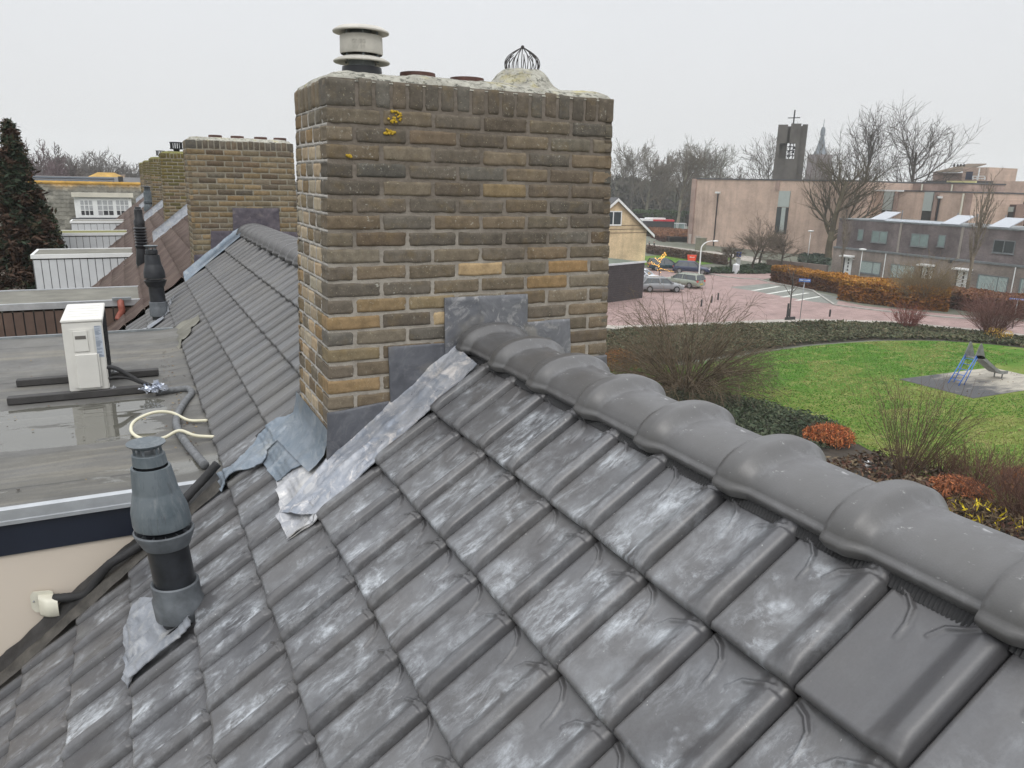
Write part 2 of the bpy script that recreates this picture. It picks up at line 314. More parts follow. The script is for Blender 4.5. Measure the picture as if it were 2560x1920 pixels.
def _membrane():
    t = NT('wet roofing felt'); n1 = t.noise(2.2, 5, .6); c = t.mix(t.ramp(n1, .35, .65), (.085, .083, .078), (.130, .126, .115))
    c = t.mix(t.ramp(t.noise(1, 5, .65, src=t.map((.8, 6, 1))), .5, .65, 0, .6), c, (.19, .175, .14)); c = t.mix(t.ramp(t.noise(.9, 3, .6, src=t.map((.5, 5, 1), (0, 0, .04))), .56, .60, 0, .5), c, (.07, .068, .06))
    c = t.mix(t.ramp(t.noise(60, 4, .7), .5, .75, 0, .45), c, (.055, .055, .05))
    sp_ = t.n('ShaderNodeSeparateXYZ', i0=t.co); y = sp_.outputs[1]
    yw = t.math('ADD', y, t.ramp(t.noise(2.5, 3, .6), .3, .7, -.012, .012)); fr = t.math('FRACT', t.math('DIVIDE', t.math('ADD', yw, 12.53), 1.03)); c = t.mix(t.ramp(fr, .0, .018, .85, 0), c, (.025, .025, .024)); c = t.mix(t.ramp(fr, .93, 1., 0, .35), c, (.05, .048, .044))
    # standing water lies in the shallow dip across the middle of the roof
    dip = t.math('MULTIPLY', t.ramp(y, -1.75, -1.6, 0, 1), t.ramp(y, -.98, -.8, 1, 0)); xr = t.ramp(sp_.outputs[0], -1.3, -1.12, 1, 0)
    pud = t.ramp(t.math('MULTIPLY', t.math('MULTIPLY', dip, xr), t.math('ADD', t.ramp(t.noise(1, 4, .6, src=t.map((1.6, 6, 1))), .35, .6), .28)), .36, .46)
    p2 = t.math('MULTIPLY', t.ramp(y, -2.36, -2.29, 0, 1), t.math('MULTIPLY', t.ramp(y, -2.18, -2.1, 1, 0), t.ramp(t.noise(1, 4, .6, src=t.map((2.5, 6, 1), (0, 0, .1))), .50, .54)))
    pud = t.math('MAXIMUM', pud, p2)
    c = t.mix(t.math('MULTIPLY', pud, .7), c, (.10, .098, .08))
    h = t.math('MULTIPLY', t.noise(110, 5, .7), t.math('SUBTRACT', 1., pud)); t.bump(h, .5, .004)
    return t.fin(c, t.ramp(pud, .3, 1., t.ramp(t.noise(5, 3, .6), .3, .7, .5, .78), .02), 0, t.ramp(pud, 0, 1, .5, .9))
M_FELT = _membrane()
M_FELTD = pm('dry roofing felt', (.15, .145, .12), .8, 0, .3, 3, .3)
def glass(name, c, r=.08): return pm(name, c, r, 0, .25, .6, spec=.9)
M_GLASS = glass('dark window glass', (.03, .04, .045)); M_GLASSG = glass('curtained window glass', (.19, .26, .25), .25)
# ---------------------------------------------------------------- the terrace we stand on
PHI = math.radians(38.7); T_ = math.tan(PHI); cP, sP = math.cos(PHI), math.sin(PHI)
ZN, XN = -.8197, .9355                    # height of the tile noses below the eye on the top course
GX, WY, Y0T = .2167, .2132, 2.48
KS = GX/cP/.26                            # tile relief is drawn for a .26 gauge
def zpl(x): return H+ZN+(x-XN)*T_
RIDX = 1.283
# tile relief: a = 0..1 across (towards the camera), v = metres up the slope from the nose
RIB1 = np.array([(.045, .252), (.17, .244), (.265, .226), (.315, .196), (.325, .168)])
RIB2 = np.array([(.50, .196), (.565, .222), (.66, .233), (.76, .240), (.86, .247)])
def _pd(A, V, pl):
    x = A*WY/KS; y = V; d = np.full(A.shape, 9.); par_ = np.zeros(A.shape); n = len(pl)-1
    for i in range(n):
        p = pl[i]*(WY/KS, 1); q = pl[i+1]*(WY/KS, 1); e_ = q-p; t = np.clip(((x-p[0])*e_[0]+(y-p[1])*e_[1])/(e_@e_), 0, 1)
        dd = np.hypot(x-p[0]-t*e_[0], y-p[1]-t*e_[1]); m = dd < d; d = np.where(m, dd, d); par_ = np.where(m, (i+t)/n, par_)
    return d, par_
def sm(x, a, b): t = np.clip((x-a)/(b-a), 0, 1); return t*t*(3-2*t)
def tile_h(A, V, L=.26, ribs=True):
    roll = .0225*np.where(A < .86, sm(A, .63, .89)/sm(.86, .63, .89), 1)*np.sqrt(np.clip(1-(np.clip(A-.86, 0, 1)/.119)**2, .04, 1))
    roll = roll*(1-.45*(1-sm(V, .0, .045))*sm(A, .68, .8))             # hipped end of the roll
    h = roll+.0015*np.sin(A*math.pi/.62)*(A < .62)*-1
    h -= .009*(1-sm(A, .0, .03))+.010*(1-sm(V, -.001, .010))**2        # rounded edges
    h -= .012*sm(A, .965, .985)
    h -= .030*(V/.26)                                                  # tucks under the next course
    if ribs:
        for pl in (RIB1, RIB2):
            d, t = _pd(A, V, pl); h += .0062*np.exp(-(d/.0033)**2)*np.sin(np.clip(t*.9+.08, 0, 1)*math.pi)**.6-.0012*np.exp(-((d-.0075)/.003)**2)
        h -= .005*sm(V, .236, .243)*sm(A, .78, .84)+0
    return h
def tile_field(name, tiles, mat, parent, na, nv, ribs=True, smear=None, prof=None, th=.02):
    """tiles: (x nose, y joint, length). One mesh of interlocking tiles."""
    a = np.unique(np.concatenate([np.array([0, .012, .03, .06]), np.linspace(.06, .62, na//2), np.linspace(.62, .90, na//3), np.linspace(.90, .978, max(5, na//6)), [.984]]))
    V_all = []; F_all = []; C_all = []; off = 0; tl = np.array(tiles)
    for Ln in np.unique(tl[:, 2]):
        T = tl[tl[:, 2] == Ln]
        lo = [-.0005, .003, .008, .014]; v = np.unique(np.concatenate([lo, np.linspace(.014, .16, nv//4), np.linspace(.16, .262, nv-nv//4), [Ln]]))
        A, Vv = np.meshgrid(a, v, indexing='ij'); h = (prof or tile_h)(A, Vv, Ln, ribs)
        # skirt at the nose and the left edge
        A2 = np.concatenate([A[:, :1], A], 1); V2 = np.concatenate([Vv[:, :1]+.003, Vv], 1); h2 = np.concatenate([h[:, :1]-th, h], 1)
        A2 = np.concatenate([A2[:1], A2, A2[-1:]], 0); V2 = np.concatenate([V2[:1], V2, V2[-1:]], 0); h2 = np.concatenate([h2[:1]-th, h2, h2[-1:]-th], 0)
        m, n = A2.shape; i, j = np.meshgrid(np.arange(m-1), np.arange(n-1), indexing='ij'); q = (i*n+j).ravel(); F = np.stack([q, q+n, q+n+1, q+1], 1)[:, ::-1]
        V2 = V2*KS; h2 = h2*KS; k = len(T); ju = rng.normal(0, .0011, (k, 1, 1)); jt = rng.normal(0, .006, (k, 1, 1)); js = rng.normal(0, .012, (k, 1, 1))
        hh = h2[None]+ju+(A2[None]-.5)*WY*jt+0*js; vv = V2[None]+rng.normal(0, .0012, (k, 1, 1))+(A2[None]-.5)*WY*js
        X = T[:, 0][:, None, None]+vv*cP-hh*sP; Y = T[:, 1][:, None, None]-A2[None]*WY+rng.normal(0, .0006, (k, 1, 1)); Z = zpl(T[:, 0])[:, None, None]+vv*sP+hh*cP
        P = np.stack([X+0*Y, Y+0*X, Z+0*Y], -1).reshape(-1, 3); V_all.append(P)
        F_all.append((F[None]+(np.arange(k)*m*n)[:, None, None]+off).reshape(-1, 4)); off += k*m*n
        rnd = np.broadcast_to(rng.random((k, 1, 1)), (k, m, n)); sme = smear(T) if smear else np.zeros(k)
        g = (.6+.45*np.exp(-((A2-.56)/.16)**2)+.8*np.exp(-((A2-.665)/.026)**2))*(1-sm(V2, .19*KS, .25*KS)*.85)*(1-.6*sm(A2, .8, .95))*(1-.75*(1-sm(A2, .02, .2)))
        gg = sme[:, None, None]*g[None]; dirt = np.broadcast_to((np.exp(-((V2-Ln*KS)/.02)**2)*.8+np.exp(-((A2)/.03)**2)*.5)[None], (k, m, n))
        C_all.append(np.stack([rnd, gg, dirt*.7], -1).reshape(-1, 3))
    return quads_np(name, np.concatenate(V_all), np.concatenate(F_all), mat, np.concatenate(C_all), parent, True)
GRP_H = 'houses of the terrace under the ridge'
house1 = thing('terraced_house', 'near terraced house with smeared dark grey tiled roof and the large brick chimney', 'house', (RIDX, 0., 0.), group=GRP_H)
house2 = thing('terraced_house', 'terraced house with clean grey tiles behind the large chimney, carrying the flat felt dormer', 'house', (RIDX, 6.0, 0.), group=GRP_H)
XK = lambda k: XN-GX*k
near, mid_, far_ = [], [], []
for k in range(0, 13):
    for j in range(-6, 17):
        y = Y0T-WY*j
        if y-WY > 3.56: continue
        x = XK(k); Ln = .300 if k == 0 else .285
        if y > 2.75 and x > .5: continue                  # the chimney and its lead gutter are here
        (near if (k < 6 and y < 2.3) else mid_ if k < 8 and y < 3.2 else far_).append((x, y, Ln))
def smear_near(T):
    x, y = T[:, 0], T[:, 1]; r = rng.random(len(T))
    s = .55+.65*r; s *= np.clip(1.25-.9*np.clip((.9-y)/1.1, 0, 1)*(x > .55), .12, 1.2)
    s = np.where((y < .98) & (y > .7) & (x > .8), .05, s); return s
tile_field('tile_slope', near, M_TILE, house1, 76, 56, True, smear_near)
tile_field('tile_slope', mid_, M_TILE, house1, 36, 40, True, smear_near)
tile_field('tile_slope', far_, M_TILE, house1, 16, 14, False, lambda T: .6+.6*rng.random(len(T)))
# house 2
t2 = []
for k in range(0, 4):
    for j in range(0, 33):
        y = Y0T-WY*(-5-j)
        if y-.02 < 3.42 and XK(k) > .5: continue
        if XK(k) < .2 and y < 7.3: continue
        t2.append((XK(k), y, .300 if k == 0 else .285))
for k in range(4, 13):
    for j in range(18, 31): t2.append((XK(k), Y0T-WY*(-5-j), .285))
t2 = [t for t in t2 if t[1]-WY < 9.4 and t[1] > 3.5]
tile_field('tile_slope', t2, M_TILE2, house2, 18, 10, False, lambda T: .5*rng.random(len(T)))
# ---------------------------------------------------------------- ridge caps
def cap_mesh(nt_=36, ns=40, k=1.):
    s = np.unique(np.concatenate([np.linspace(0, .02, 6), np.linspace(.02, .15, ns), np.linspace(.15, .335, 10)])); th = np.linspace(-1.0, 1.0, nt_*2+1)*math.pi/2
    S, TH = np.meshgrid(s, th, indexing='ij')
    col = 1-sm(S, .045, .092); rim = sm(S, -.012, .016)
    a_ = .122+.029*col*(.55+.45*np.sqrt(np.clip(rim, 0, 1))); b_ = .064+.032*col*(.5+.5*np.sqrt(np.clip(rim, 0, 1)))
    x = a_*np.sin(TH); z = b_*np.cos(TH)**.85
    ribm = sm(S, .055, .095); z += .0085*np.exp(-((TH-.32)/.085)**2)*ribm*(1-.25*sm(S, .1, .14)); x += .004*np.exp(-((TH-.32)/.085)**2)*ribm
    ho = np.exp(-(((S-.083)/.0075)**2+((TH-.32)/.032)**2)); z -= .010*ho
    lip = sm(np.abs(TH), 1.43, 1.53); x += np.sign(TH)*.008*lip; z -= .002*lip
    P = np.stack([x, -S, z], -1)
    inn = np.stack([x*.90, -S, z-.016], -1)[:, ::-1]
    b = MB(); b.grid(P); m, n = P.shape[:2]
    b.grid(inn[:, ::1]); 
    # rim at the collar end and the long edges
    b.grid(np.stack([P[0], inn[0][::-1]], 0)); b.grid(np.stack([P[-1], inn[-1][::-1]], 0)); b.grid(np.stack([P[:, 0], inn[:, -1]], 0)); b.grid(np.stack([P[:, -1], inn[:, 0]], 0))
    me = b.mesh('ridge_cap'); bb = bmesh.new(); bb.from_mesh(me); bmesh.ops.remove_doubles(bb, verts=bb.verts, dist=1e-5); bmesh.ops.recalc_face_normals(bb, faces=bb.faces); bb.to_mesh(me); bb.free()
    me.materials.append(M_CAP); me.polygons.foreach_set('use_smooth', np.ones(len(me.polygons), bool)); me.set_sharp_from_angle(angle=math.radians(50)); return me
capm = cap_mesh()
def put_cap(y, house, k_=1.):
    o = bpy.data.objects.new('ridge_cap', capm); SC.collection.objects.link(o); o.parent = house
    o.location = (RIDX-house.location.x, y-house.location.y, H-.646-house.location.z); o.rotation_euler = (random.gauss(0, .006), 0, random.gauss(0, .008)); o.scale = (k_, 1, k_*1.06 if k_ > 1 else 1); return o
for i in range(12): put_cap(2.752-.306*i, house1)
for i in range(19): put_cap(9.32-.303*i, house2, 1.2)
# pleated ridge roll showing under the caps
def ridge_roll(y0, y1_, parent):
    n = int((y0-y1_)/.0019); y = np.linspace(y0, y1_, n); u = np.linspace(0, 1, 8)
    Yg, Ug = np.meshgrid(y, u, indexing='ij'); pl = .0022*np.sin(Yg*math.pi*2/.0085+1.2*vn(np.stack([Yg, Ug, 0*Yg], -1), 6, 3))*sm(Ug, .05, .3)
    X = 1.178-.024*Ug; Z = H-.645-.037*Ug-.004*Ug*vn(np.stack([Yg, 0*Yg, 0*Yg], -1), 9, 1)
    return MB().grid(np.stack([X-pl*.7, Yg, Z+pl*.7], -1)).obj('ridge_roll', M_RUBBER, parent, True)
ridge_roll(2.76, -.9, house1); ridge_roll(9.3, 3.4, house2)
# far side of the roofs, walls below
def body(house, y0, y1_, brown=False):
    b = MB(); XE = RIDX-4.3; zE = zpl(XE)-.12; zR = zpl(RIDX)-.14; XF = RIDX+4.3
    for y in (y0, y1_): b.poly([(XE, y, 0), (XF, y, 0), (XF, y, zE), (RIDX, y, zR), (XE, y, zE)])
    b.poly([(XE, y0, 0), (XE, y1_, 0), (XE, y1_, zE), (XE, y0, zE)]); b.poly([(XF, y0, 0), (XF, y1_, 0), (XF, y1_, zE), (XF, y0, zE)])
    b.poly([(XE, y0, zE), (XE, y1_, zE), (RIDX, y1_, zR), (RIDX, y0, zR)]); b.poly([(XF, y0, zE), (XF, y1_, zE), (RIDX, y1_, zR), (RIDX, y0, zR)])
    b.obj('wall', M_HBRICK, house)
    n = 60; x = RIDX+.06+np.linspace(0, 4.4, 81); y = np.linspace(y0, y1_, int((y1_-y0)/.0495)+1)
    Xg, Yg = np.meshgrid(x, y, indexing='ij'); s = (Xg-RIDX)/cP; hgt = .012*np.sin(Yg/.198*2*math.pi)+.03*(1-(s % .26)/.26)
    MB().grid(np.stack([Xg, Yg, zpl(RIDX)-.06-(Xg-RIDX)*T_+hgt], -1)).obj('rear_slope', M_TILEB if brown else M_TILE2, house, True)
M_HBRICK = brickmat('house brick', (.22, .16, .10), (.16, .11, .07), (.25, .23, .2), 'X')
body(house1, -3.2, 2.95); body(house2, 2.95, 9.55)
# near house slope continues below and nearer than the tiles drawn in detail
# dark lead strip where the tiles meet the dormer cheek
def strip(A, B, w, nrm, dz, mat, name, parent, n=60, m=8, amp=.006, seed=1, bulge=.01):
    A, B = np.array(A, float), np.array(B, float); u = np.linspace(0, 1, n)[:, None]; P = A+(B-A)*u; Q = []
    for j in range(m):
        t = j/(m-1); Q.append(P+np.array(nrm)*w*t+np.array([-sP, 0, cP])*(dz*(1-t)+bulge*math.sin(t*math.pi)))
    G = np.stack(Q, 1); G = G+vn(G, 14, seed)[..., None]*np.array([-sP, 0, cP])*amp; return MB().grid(G).obj(name, mat, parent, True)
strip((-1.6, 3.525, zpl(-1.6)+.03), (.26, 3.525, zpl(.26)+.03), .09, (0, -1, 0), .035, pm('grimy lead', (.035, .034, .034), .55, .2, .5, 12, .2), 'cheek_flashing', house1, 120, 10, .010, 1, .0)
strip((-1.6, 3.45, zpl(-1.6)+.01), (.26, 3.45, zpl(.26)+.01), .07, (0, -1, 0), .02, pm('dirty gutter', (.06, .055, .048), .8, 0, .5, 16, .2), 'gutter_strip', house1, 120, 6, .008, 5)
# ---------------------------------------------------------------- brick chimneys
BC = {}
def brick_block(b, O, u, n, w, h, d, col, nu=8, nv=3, jit=.0016, rnd=.004):
    """one brick: rounded, slightly uneven face with sides running back into the mortar"""
    uu = np.array([0, .02, .06]+list(np.linspace(.12, .88, max(nu-4, 2)))+[.94, .98, 1.]); vv = np.array([0, .07, .2]+list(np.linspace(.35, .65, max(nv-1, 1)))+[.8, .93, 1.])
    if nu <= 3: uu = np.array([0, .04, .96, 1.]); vv = np.array([0, .12, .88, 1.])
    U, Vv = np.meshgrid(uu, vv, indexing='ij'); du = np.minimum(U, 1-U)*w; dv = np.minimum(Vv, 1-Vv)*h
    P = O+u*(U*w)[..., None]+np.array([0, 0, 1.])*(Vv*h)[..., None]; dep = -rnd*(np.exp(-du/.0022)+np.exp(-dv/.0020))*(1+.9*vn(P, 35, 11))
    ns = vn(P, 45, 3); ns2 = vn(P, 120, 8); ed = np.exp(-np.minimum(du, dv)/.004)
    P = P+n*(dep+jit*ns+.0008*ns2)[..., None]+(u*ns2[..., None]+np.array([0, 0, 1.])*vn(P, 70, 5)[..., None])*(ed*.0042)[..., None]
    m, k = U.shape; ring = [P[i, 0] for i in range(m)]+[P[-1, j] for j in range(1, k)]+[P[i, -1] for i in range(m-2, -1, -1)]+[P[0, j] for j in range(k-2, 0, -1)]
    b.grid(P, col=col); R = np.array(ring); r2 = R-n*d; q = len(R); b.add(np.concatenate([R, r2]), [(i, (i+1) % q, q+(i+1) % q, q+i) for i in range(q)], col=col)
def bcol(tone, r=None):
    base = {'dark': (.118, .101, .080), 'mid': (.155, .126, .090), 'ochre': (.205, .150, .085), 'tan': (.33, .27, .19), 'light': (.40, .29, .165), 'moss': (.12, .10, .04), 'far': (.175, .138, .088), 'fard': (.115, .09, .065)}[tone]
    k = .82+.36*random.random(); g = random.gauss(0, .05); return (base[0]*k*(1+g), base[1]*k, base[2]*k*(1-g))
CH = .062
def chimney(house, y0, dep, zr_top, rows, full=True, moss=False):
    """y0 = near face. Bricks laid in stretcher bond below one rowlock course"""
    b = MB(); b.mi = 1; zt = H+zr_top; lean = .0021*(1 if full else .4); xl0, xr0 = (.6558, 1.8518) if full else (.645, 1.80)
    def XL(i): return xl0-lean*i
    def XR(i): return xr0+lean*i
    rl = .098                                             # rowlock course above z=zt
    zbot = zt-CH*rows
    # mortar core
    core = MB(); ins = .0065
    for nm, Pf in (('f', lambda U, V: np.stack([XL(0)+ins+(XR(0)-XL(0)-2*ins)*U+lean*rows*(1-V)*(2*U-1), np.full(U.shape, y0+ins), zbot+(zt+rl-.004-zbot)*V], -1)),
                   ('b', lambda U, V: np.stack([XR(0)-ins-(XR(0)-XL(0)-2*ins)*U+lean*rows*(1-V)*(1-2*U), np.full(U.shape, y0+dep-ins), zbot+(zt+rl-.004-zbot)*V], -1)),
                   ('l', lambda U, V: np.stack([XL(0)+ins-lean*rows*(1-V), y0+dep-ins-(dep-2*ins)*U, zbot+(zt+rl-.004-zbot)*V], -1)),
                   ('r', lambda U, V: np.stack([XR(0)-ins+lean*rows*(1-V), y0+ins+(dep-2*ins)*U, zbot+(zt+rl-.004-zbot)*V], -1))):
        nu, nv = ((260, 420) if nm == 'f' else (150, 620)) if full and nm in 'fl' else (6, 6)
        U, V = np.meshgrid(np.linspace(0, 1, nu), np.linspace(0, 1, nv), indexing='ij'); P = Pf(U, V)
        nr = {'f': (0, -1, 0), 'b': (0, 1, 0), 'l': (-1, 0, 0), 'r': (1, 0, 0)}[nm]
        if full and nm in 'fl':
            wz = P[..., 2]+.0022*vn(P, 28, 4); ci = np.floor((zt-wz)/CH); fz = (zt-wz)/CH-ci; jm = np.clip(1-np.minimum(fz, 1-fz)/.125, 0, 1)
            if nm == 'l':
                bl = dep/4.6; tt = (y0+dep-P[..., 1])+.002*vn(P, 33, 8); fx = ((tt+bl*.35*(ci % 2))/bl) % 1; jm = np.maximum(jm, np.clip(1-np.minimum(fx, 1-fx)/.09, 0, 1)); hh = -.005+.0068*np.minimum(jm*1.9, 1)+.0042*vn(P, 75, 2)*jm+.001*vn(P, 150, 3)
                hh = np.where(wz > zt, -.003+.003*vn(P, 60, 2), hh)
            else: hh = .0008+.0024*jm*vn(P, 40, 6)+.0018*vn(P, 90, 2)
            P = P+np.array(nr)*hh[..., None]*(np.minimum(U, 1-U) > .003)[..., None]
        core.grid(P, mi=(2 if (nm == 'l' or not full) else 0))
    for v, f, c, m_ in [(core.v, core.f, core.c, core.m)]:
        off = b.n; b.v += v; b.f += [tuple(i+off for i in q) for q in f]; b.c += c; b.m += m_; b.n += core.n
    nu, nv = (9, 3) if full else (3, 1)
    def face(kind):
        for i in range(-1, rows):
            z = zt-CH*(i+1)+.006; h = CH-.0125
            if kind in 'fb':
                a, c = XL(max(i, 0)), XR(max(i, 0)); Wd = c-a; O = np.array([a, y0, 0]); u = np.array([1., 0, 0]); n = np.array([0, -1., 0])
                if kind == 'b': O = np.array([c, y0+dep, 0]); u = -u; n = -n
                units = 6
            else:
                a = XL(max(i, 0)); Wd = dep; O = np.array([a, y0+dep, 0]); u = np.array([0, -1., 0]); n = np.array([-1., 0, 0]); units = 2.5
                if kind == 'r': O = np.array([XR(max(i, 0)), y0, 0]); u = -u; n = -n
            if i == -1:                                   # rowlock
                z = zt+.004; h = rl-.008; k = 19 if kind in 'fb' else 9; st = Wd/k; j = 0; x = 0
                while j < k:
                    w = st
                    if kind in 'fb' and j == 0: w = st*1.75
                    if kind in 'fb' and j == k-2 and full:
                        brick_block(b, O+u*(x+.006)+np.array([0, 0, z]), u, n, st*.8, h-.012, .03, bcol('dark'), nu, nv)
                        brick_block(b, O+u*(x+st)+np.array([0, 0, z]), u, n, Wd-x-st, .042, .03, bcol('dark'), nu, nv); brick_block(b, O+u*(x+st)+np.array([0, 0, z+.052]), u, n, Wd-x-st, h-.054, .03, bcol('dark'), nu, nv); break
                    g = .012+.003*random.random(); zz = random.gauss(0, .0025)
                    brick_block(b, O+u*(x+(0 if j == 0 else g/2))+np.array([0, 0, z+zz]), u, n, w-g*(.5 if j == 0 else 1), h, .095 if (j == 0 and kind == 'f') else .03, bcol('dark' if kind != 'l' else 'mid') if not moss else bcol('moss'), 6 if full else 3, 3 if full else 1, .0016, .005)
                    x += w; j += 1.75 if (kind in 'fb' and j == 0) else 1; 
                    if x > Wd-.02: break
                continue
            bl = Wd/units; x = 0. if i % 2 == 0 else -bl/2
            if kind in 'lr': bl = Wd/4.6; x = -bl*(.35 if i % 2 else .0)
            wl = Wd-.095 if kind == 'l' and full else Wd
            while x < wl-.01:
                lo, hi = max(x, 0.), min(x+bl, wl)
                if hi-lo > .015:
                    g = .013+.003*random.random(); jl, jr = (0 if lo <= 0 else g/2), (0 if hi >= Wd-.002 else g/2)
                    if Wd-hi < .02: hi = Wd; jr = 0
                    if wl < Wd and wl-hi < .03: hi = wl; jr = .012
                    dd = .095 if (full and kind == 'f' and lo <= 0) else .03
                    if not full: tone = 'moss' if (moss and (i < 6 or random.random() < .25)) else random.choice(['far', 'far', 'ochre', 'fard', 'mid'])
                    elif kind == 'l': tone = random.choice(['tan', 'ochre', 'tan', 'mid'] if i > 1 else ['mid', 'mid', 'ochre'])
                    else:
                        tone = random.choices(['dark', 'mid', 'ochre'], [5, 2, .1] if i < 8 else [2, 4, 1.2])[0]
                        cx_ = (lo+hi)/2/Wd
                        if (i, round(cx_*6)) in (): tone = 'light'
                        if i == 9 and .42 < cx_ < .62 and kind == 'f': tone = 'light'
                        if i == 12 and .28 < cx_ < .45 and kind == 'f': tone = 'light'
                        if i == 10 and .45 < cx_ < .56 and kind == 'f': tone = 'tan'
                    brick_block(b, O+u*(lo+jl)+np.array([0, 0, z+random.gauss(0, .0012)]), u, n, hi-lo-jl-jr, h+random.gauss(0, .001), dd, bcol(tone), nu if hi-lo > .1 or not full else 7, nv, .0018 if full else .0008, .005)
                x += bl
    for kd in 'flbr': face(kd)
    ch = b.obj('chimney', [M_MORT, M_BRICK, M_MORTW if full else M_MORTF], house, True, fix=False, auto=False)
    # cement crown
    nx, ny = (120, 60) if full else (30, 14); U, V = np.meshgrid(np.linspace(0, 1, nx), np.linspace(0, 1, ny), indexing='ij')
    X = XL(0)+.003+(XR(0)-XL(0)-.006)*U; Y = y0+.003+(dep-.006)*V; eu = np.minimum(U, 1-U)*1.2; ev = np.minimum(V, 1-V)*dep
    Z = zt+rl-.006+.045*(1-np.exp(-np.minimum(eu, ev)/.05))+.004*vn(np.stack([X, Y, 0*X], -1), 30, 4)+.012*vn(np.stack([X, Y, 0*X], -1), 5, 9)*(np.minimum(eu, ev) > .01)
    if full:
        r = np.hypot(X-1.555, Y-3.06); Z += .075*(1-sm(r, .075, .165))+.006*vn(np.stack([X, Y, 0*X], -1), 45, 6)*(r < .16)
        r = np.hypot(X-.865, Y-3.07); Z += .006*(1-sm(r, .08, .2))
    edge = (np.minimum(U, 1-U) < 1e-6) | (np.minimum(V, 1-V) < 1e-6); Z = np.where(edge, zt+rl-.013, Z)
    MB().grid(np.stack([X, Y, Z], -1)).obj('cement_crown', M_CROWN if not moss else M_MOSSC, ch, True)
    return ch
M_MORTF = _mortar('grey brown mortar', (.20, .18, .14), (.30, .275, .22))
M_MOSSC = pm('mossy cement', (.16, .155, .05), .95, 0, .4, 20, .6)
ch1 = chimney(house1, 2.7894, .56, .2457, 31)
def flue(c, zr, r, h, parent, mat=None, name='flue_pot'):
    b = MB(); z = H+zr; b.lathe([(r*.98, -.06), (r*.98, h-.012), (r*.96, h), (r*.86, h+.001), (r*.82, h-.01), (r*.80, -.02)], (c[0], c[1], z), 36); return b.obj(name, mat or M_CLAY, parent, True, auto=True)
flue((1.092, 3.07), .365, .073, .047, ch1); flue((1.306, 3.07), .365, .073, .044, ch1)
flue((.865, 3.07), .37, .078, .045, ch1, M_BLACK, 'pot_collar')
# twin disc vent cowl
def cowl(c, ch):
    x, y = c; z = H
    rt = MB().lathe([(.0, .566), (.02, .566), (.085, .556), (.104, .545), (.107, .541), (.106, .537), (.1, .537), (.03, .548), (0, .549)], (x, y, z), 48).obj('vent_cowl', M_CEMW, ch, True, auto=True)
    MB().lathe([(.079, .461), (.0815, .466), (.0805, .521), (.078, .527), (.071, .527), (.071, .461)], (x, y, z), 48).obj('cowl_drum', M_CEMW, rt, True, auto=True)
    MB().lathe([(.0, .46), (.05, .458), (.09, .446), (.107, .437), (.108, .433), (.105, .430), (.05, .440), (0, .442)], (x, y, z), 48).obj('cowl_disc', M_CEMW, rt, True, auto=True)
    b = MB()
    for a in np.arange(6)*math.pi/3+.35:
        b.bar((x+.066*math.cos(a), y+.066*math.sin(a), z+.43), (x+.066*math.cos(a), y+.066*math.sin(a), z+.548), .007, .004)
    b.lathe([(.05, .40), (.05, .445)], (x, y, z), 24); b.lathe([(.045, .50), (.04, .56)], (x, y, z), 24); b.obj('cowl_strut', M_ZINC, rt)
    # raised maker's stamp on the drum, facing the camera
    ang0 = math.atan2(-y, -x)-.12
    for k_, (txt, zz) in enumerate((('GIVEG', .503), ('KV 99', .484))):
        cu = bpy.data.curves.new('stamp', 'FONT'); cu.body = txt; cu.size = .019; cu.extrude = .0011; cu.align_x = 'CENTER'; cu.align_y = 'CENTER'
        to = bpy.data.objects.new('stamp', cu); SC.collection.objects.link(to); bpy.context.view_layer.update()
        me = bpy.data.meshes.new_from_object(to.evaluated_get(bpy.context.evaluated_depsgraph_get())); bpy.data.objects.remove(to)
        for v in me.vertices:
            a = ang0+v.co.x/.081; r = .0815+v.co.z; v.co = (x+r*math.cos(a), y+r*math.sin(a), z+zz-.006+v.co.y)
        me.materials.append(pm('worn stamp', (.40, .385, .345), .8, 0, .1, 20)); o = bpy.data.objects.new('stamped_letters', me); SC.collection.objects.link(o); par(o, rt)
cowl((.865, 3.07), ch1)
# wire cage balloon
def cage(c, z0, r, h, ch, n=11):
    b = MB()
    for i in range(n*2):
        a = i*math.pi/n; P = []
        hh = h if i % 2 == 0 else h*(.62+.12*random.random())
        for t in np.linspace(0, 1, 13):
            rr = r*(1+.28*math.sin(t*2.4))*(1-t**2.6) if i % 2 == 0 else r*(1+.25*math.sin(t*2.2))*(1-.45*t**2)
            aa = a+(0 if i % 2 == 0 else .09*t); P.append((c[0]+rr*math.cos(aa), c[1]+rr*math.sin(aa), z0+hh*t))
        b.tube(P, .0019, 5, False)
    b.sphere((c[0], c[1], z0+h), .008, 8); return b.obj('wire_cage', pm('rusty wire', (.035, .03, .028), .6, .3, .3, 30), ch, True)
cage((1.555, 3.06), H+.452, .066, .098, ch1)
# yellow lichen on the bricks
for (px_, py_), r in (((986, 292), .024), ((973, 330), .020), ((872, 390), .009)):
    p = onY((px_, py_), 2.7894); b = MB()
    for q in range(int(26*r/.02)+8):
        a = random.random()*6.28; rr = r*math.sqrt(random.random())
        if r > .015 and math.cos(a-2.8) > .75 and rr > r*.3: continue
        b.sphere((p[0]+rr*math.cos(a)*1.1, 2.786, p[2]+rr*math.sin(a)*(.9 if r > .022 else .45)), .0025+.0028*random.random(), 6, (1.2, .7, 1))
    b.obj('lichen', M_LICHY, ch1, True)
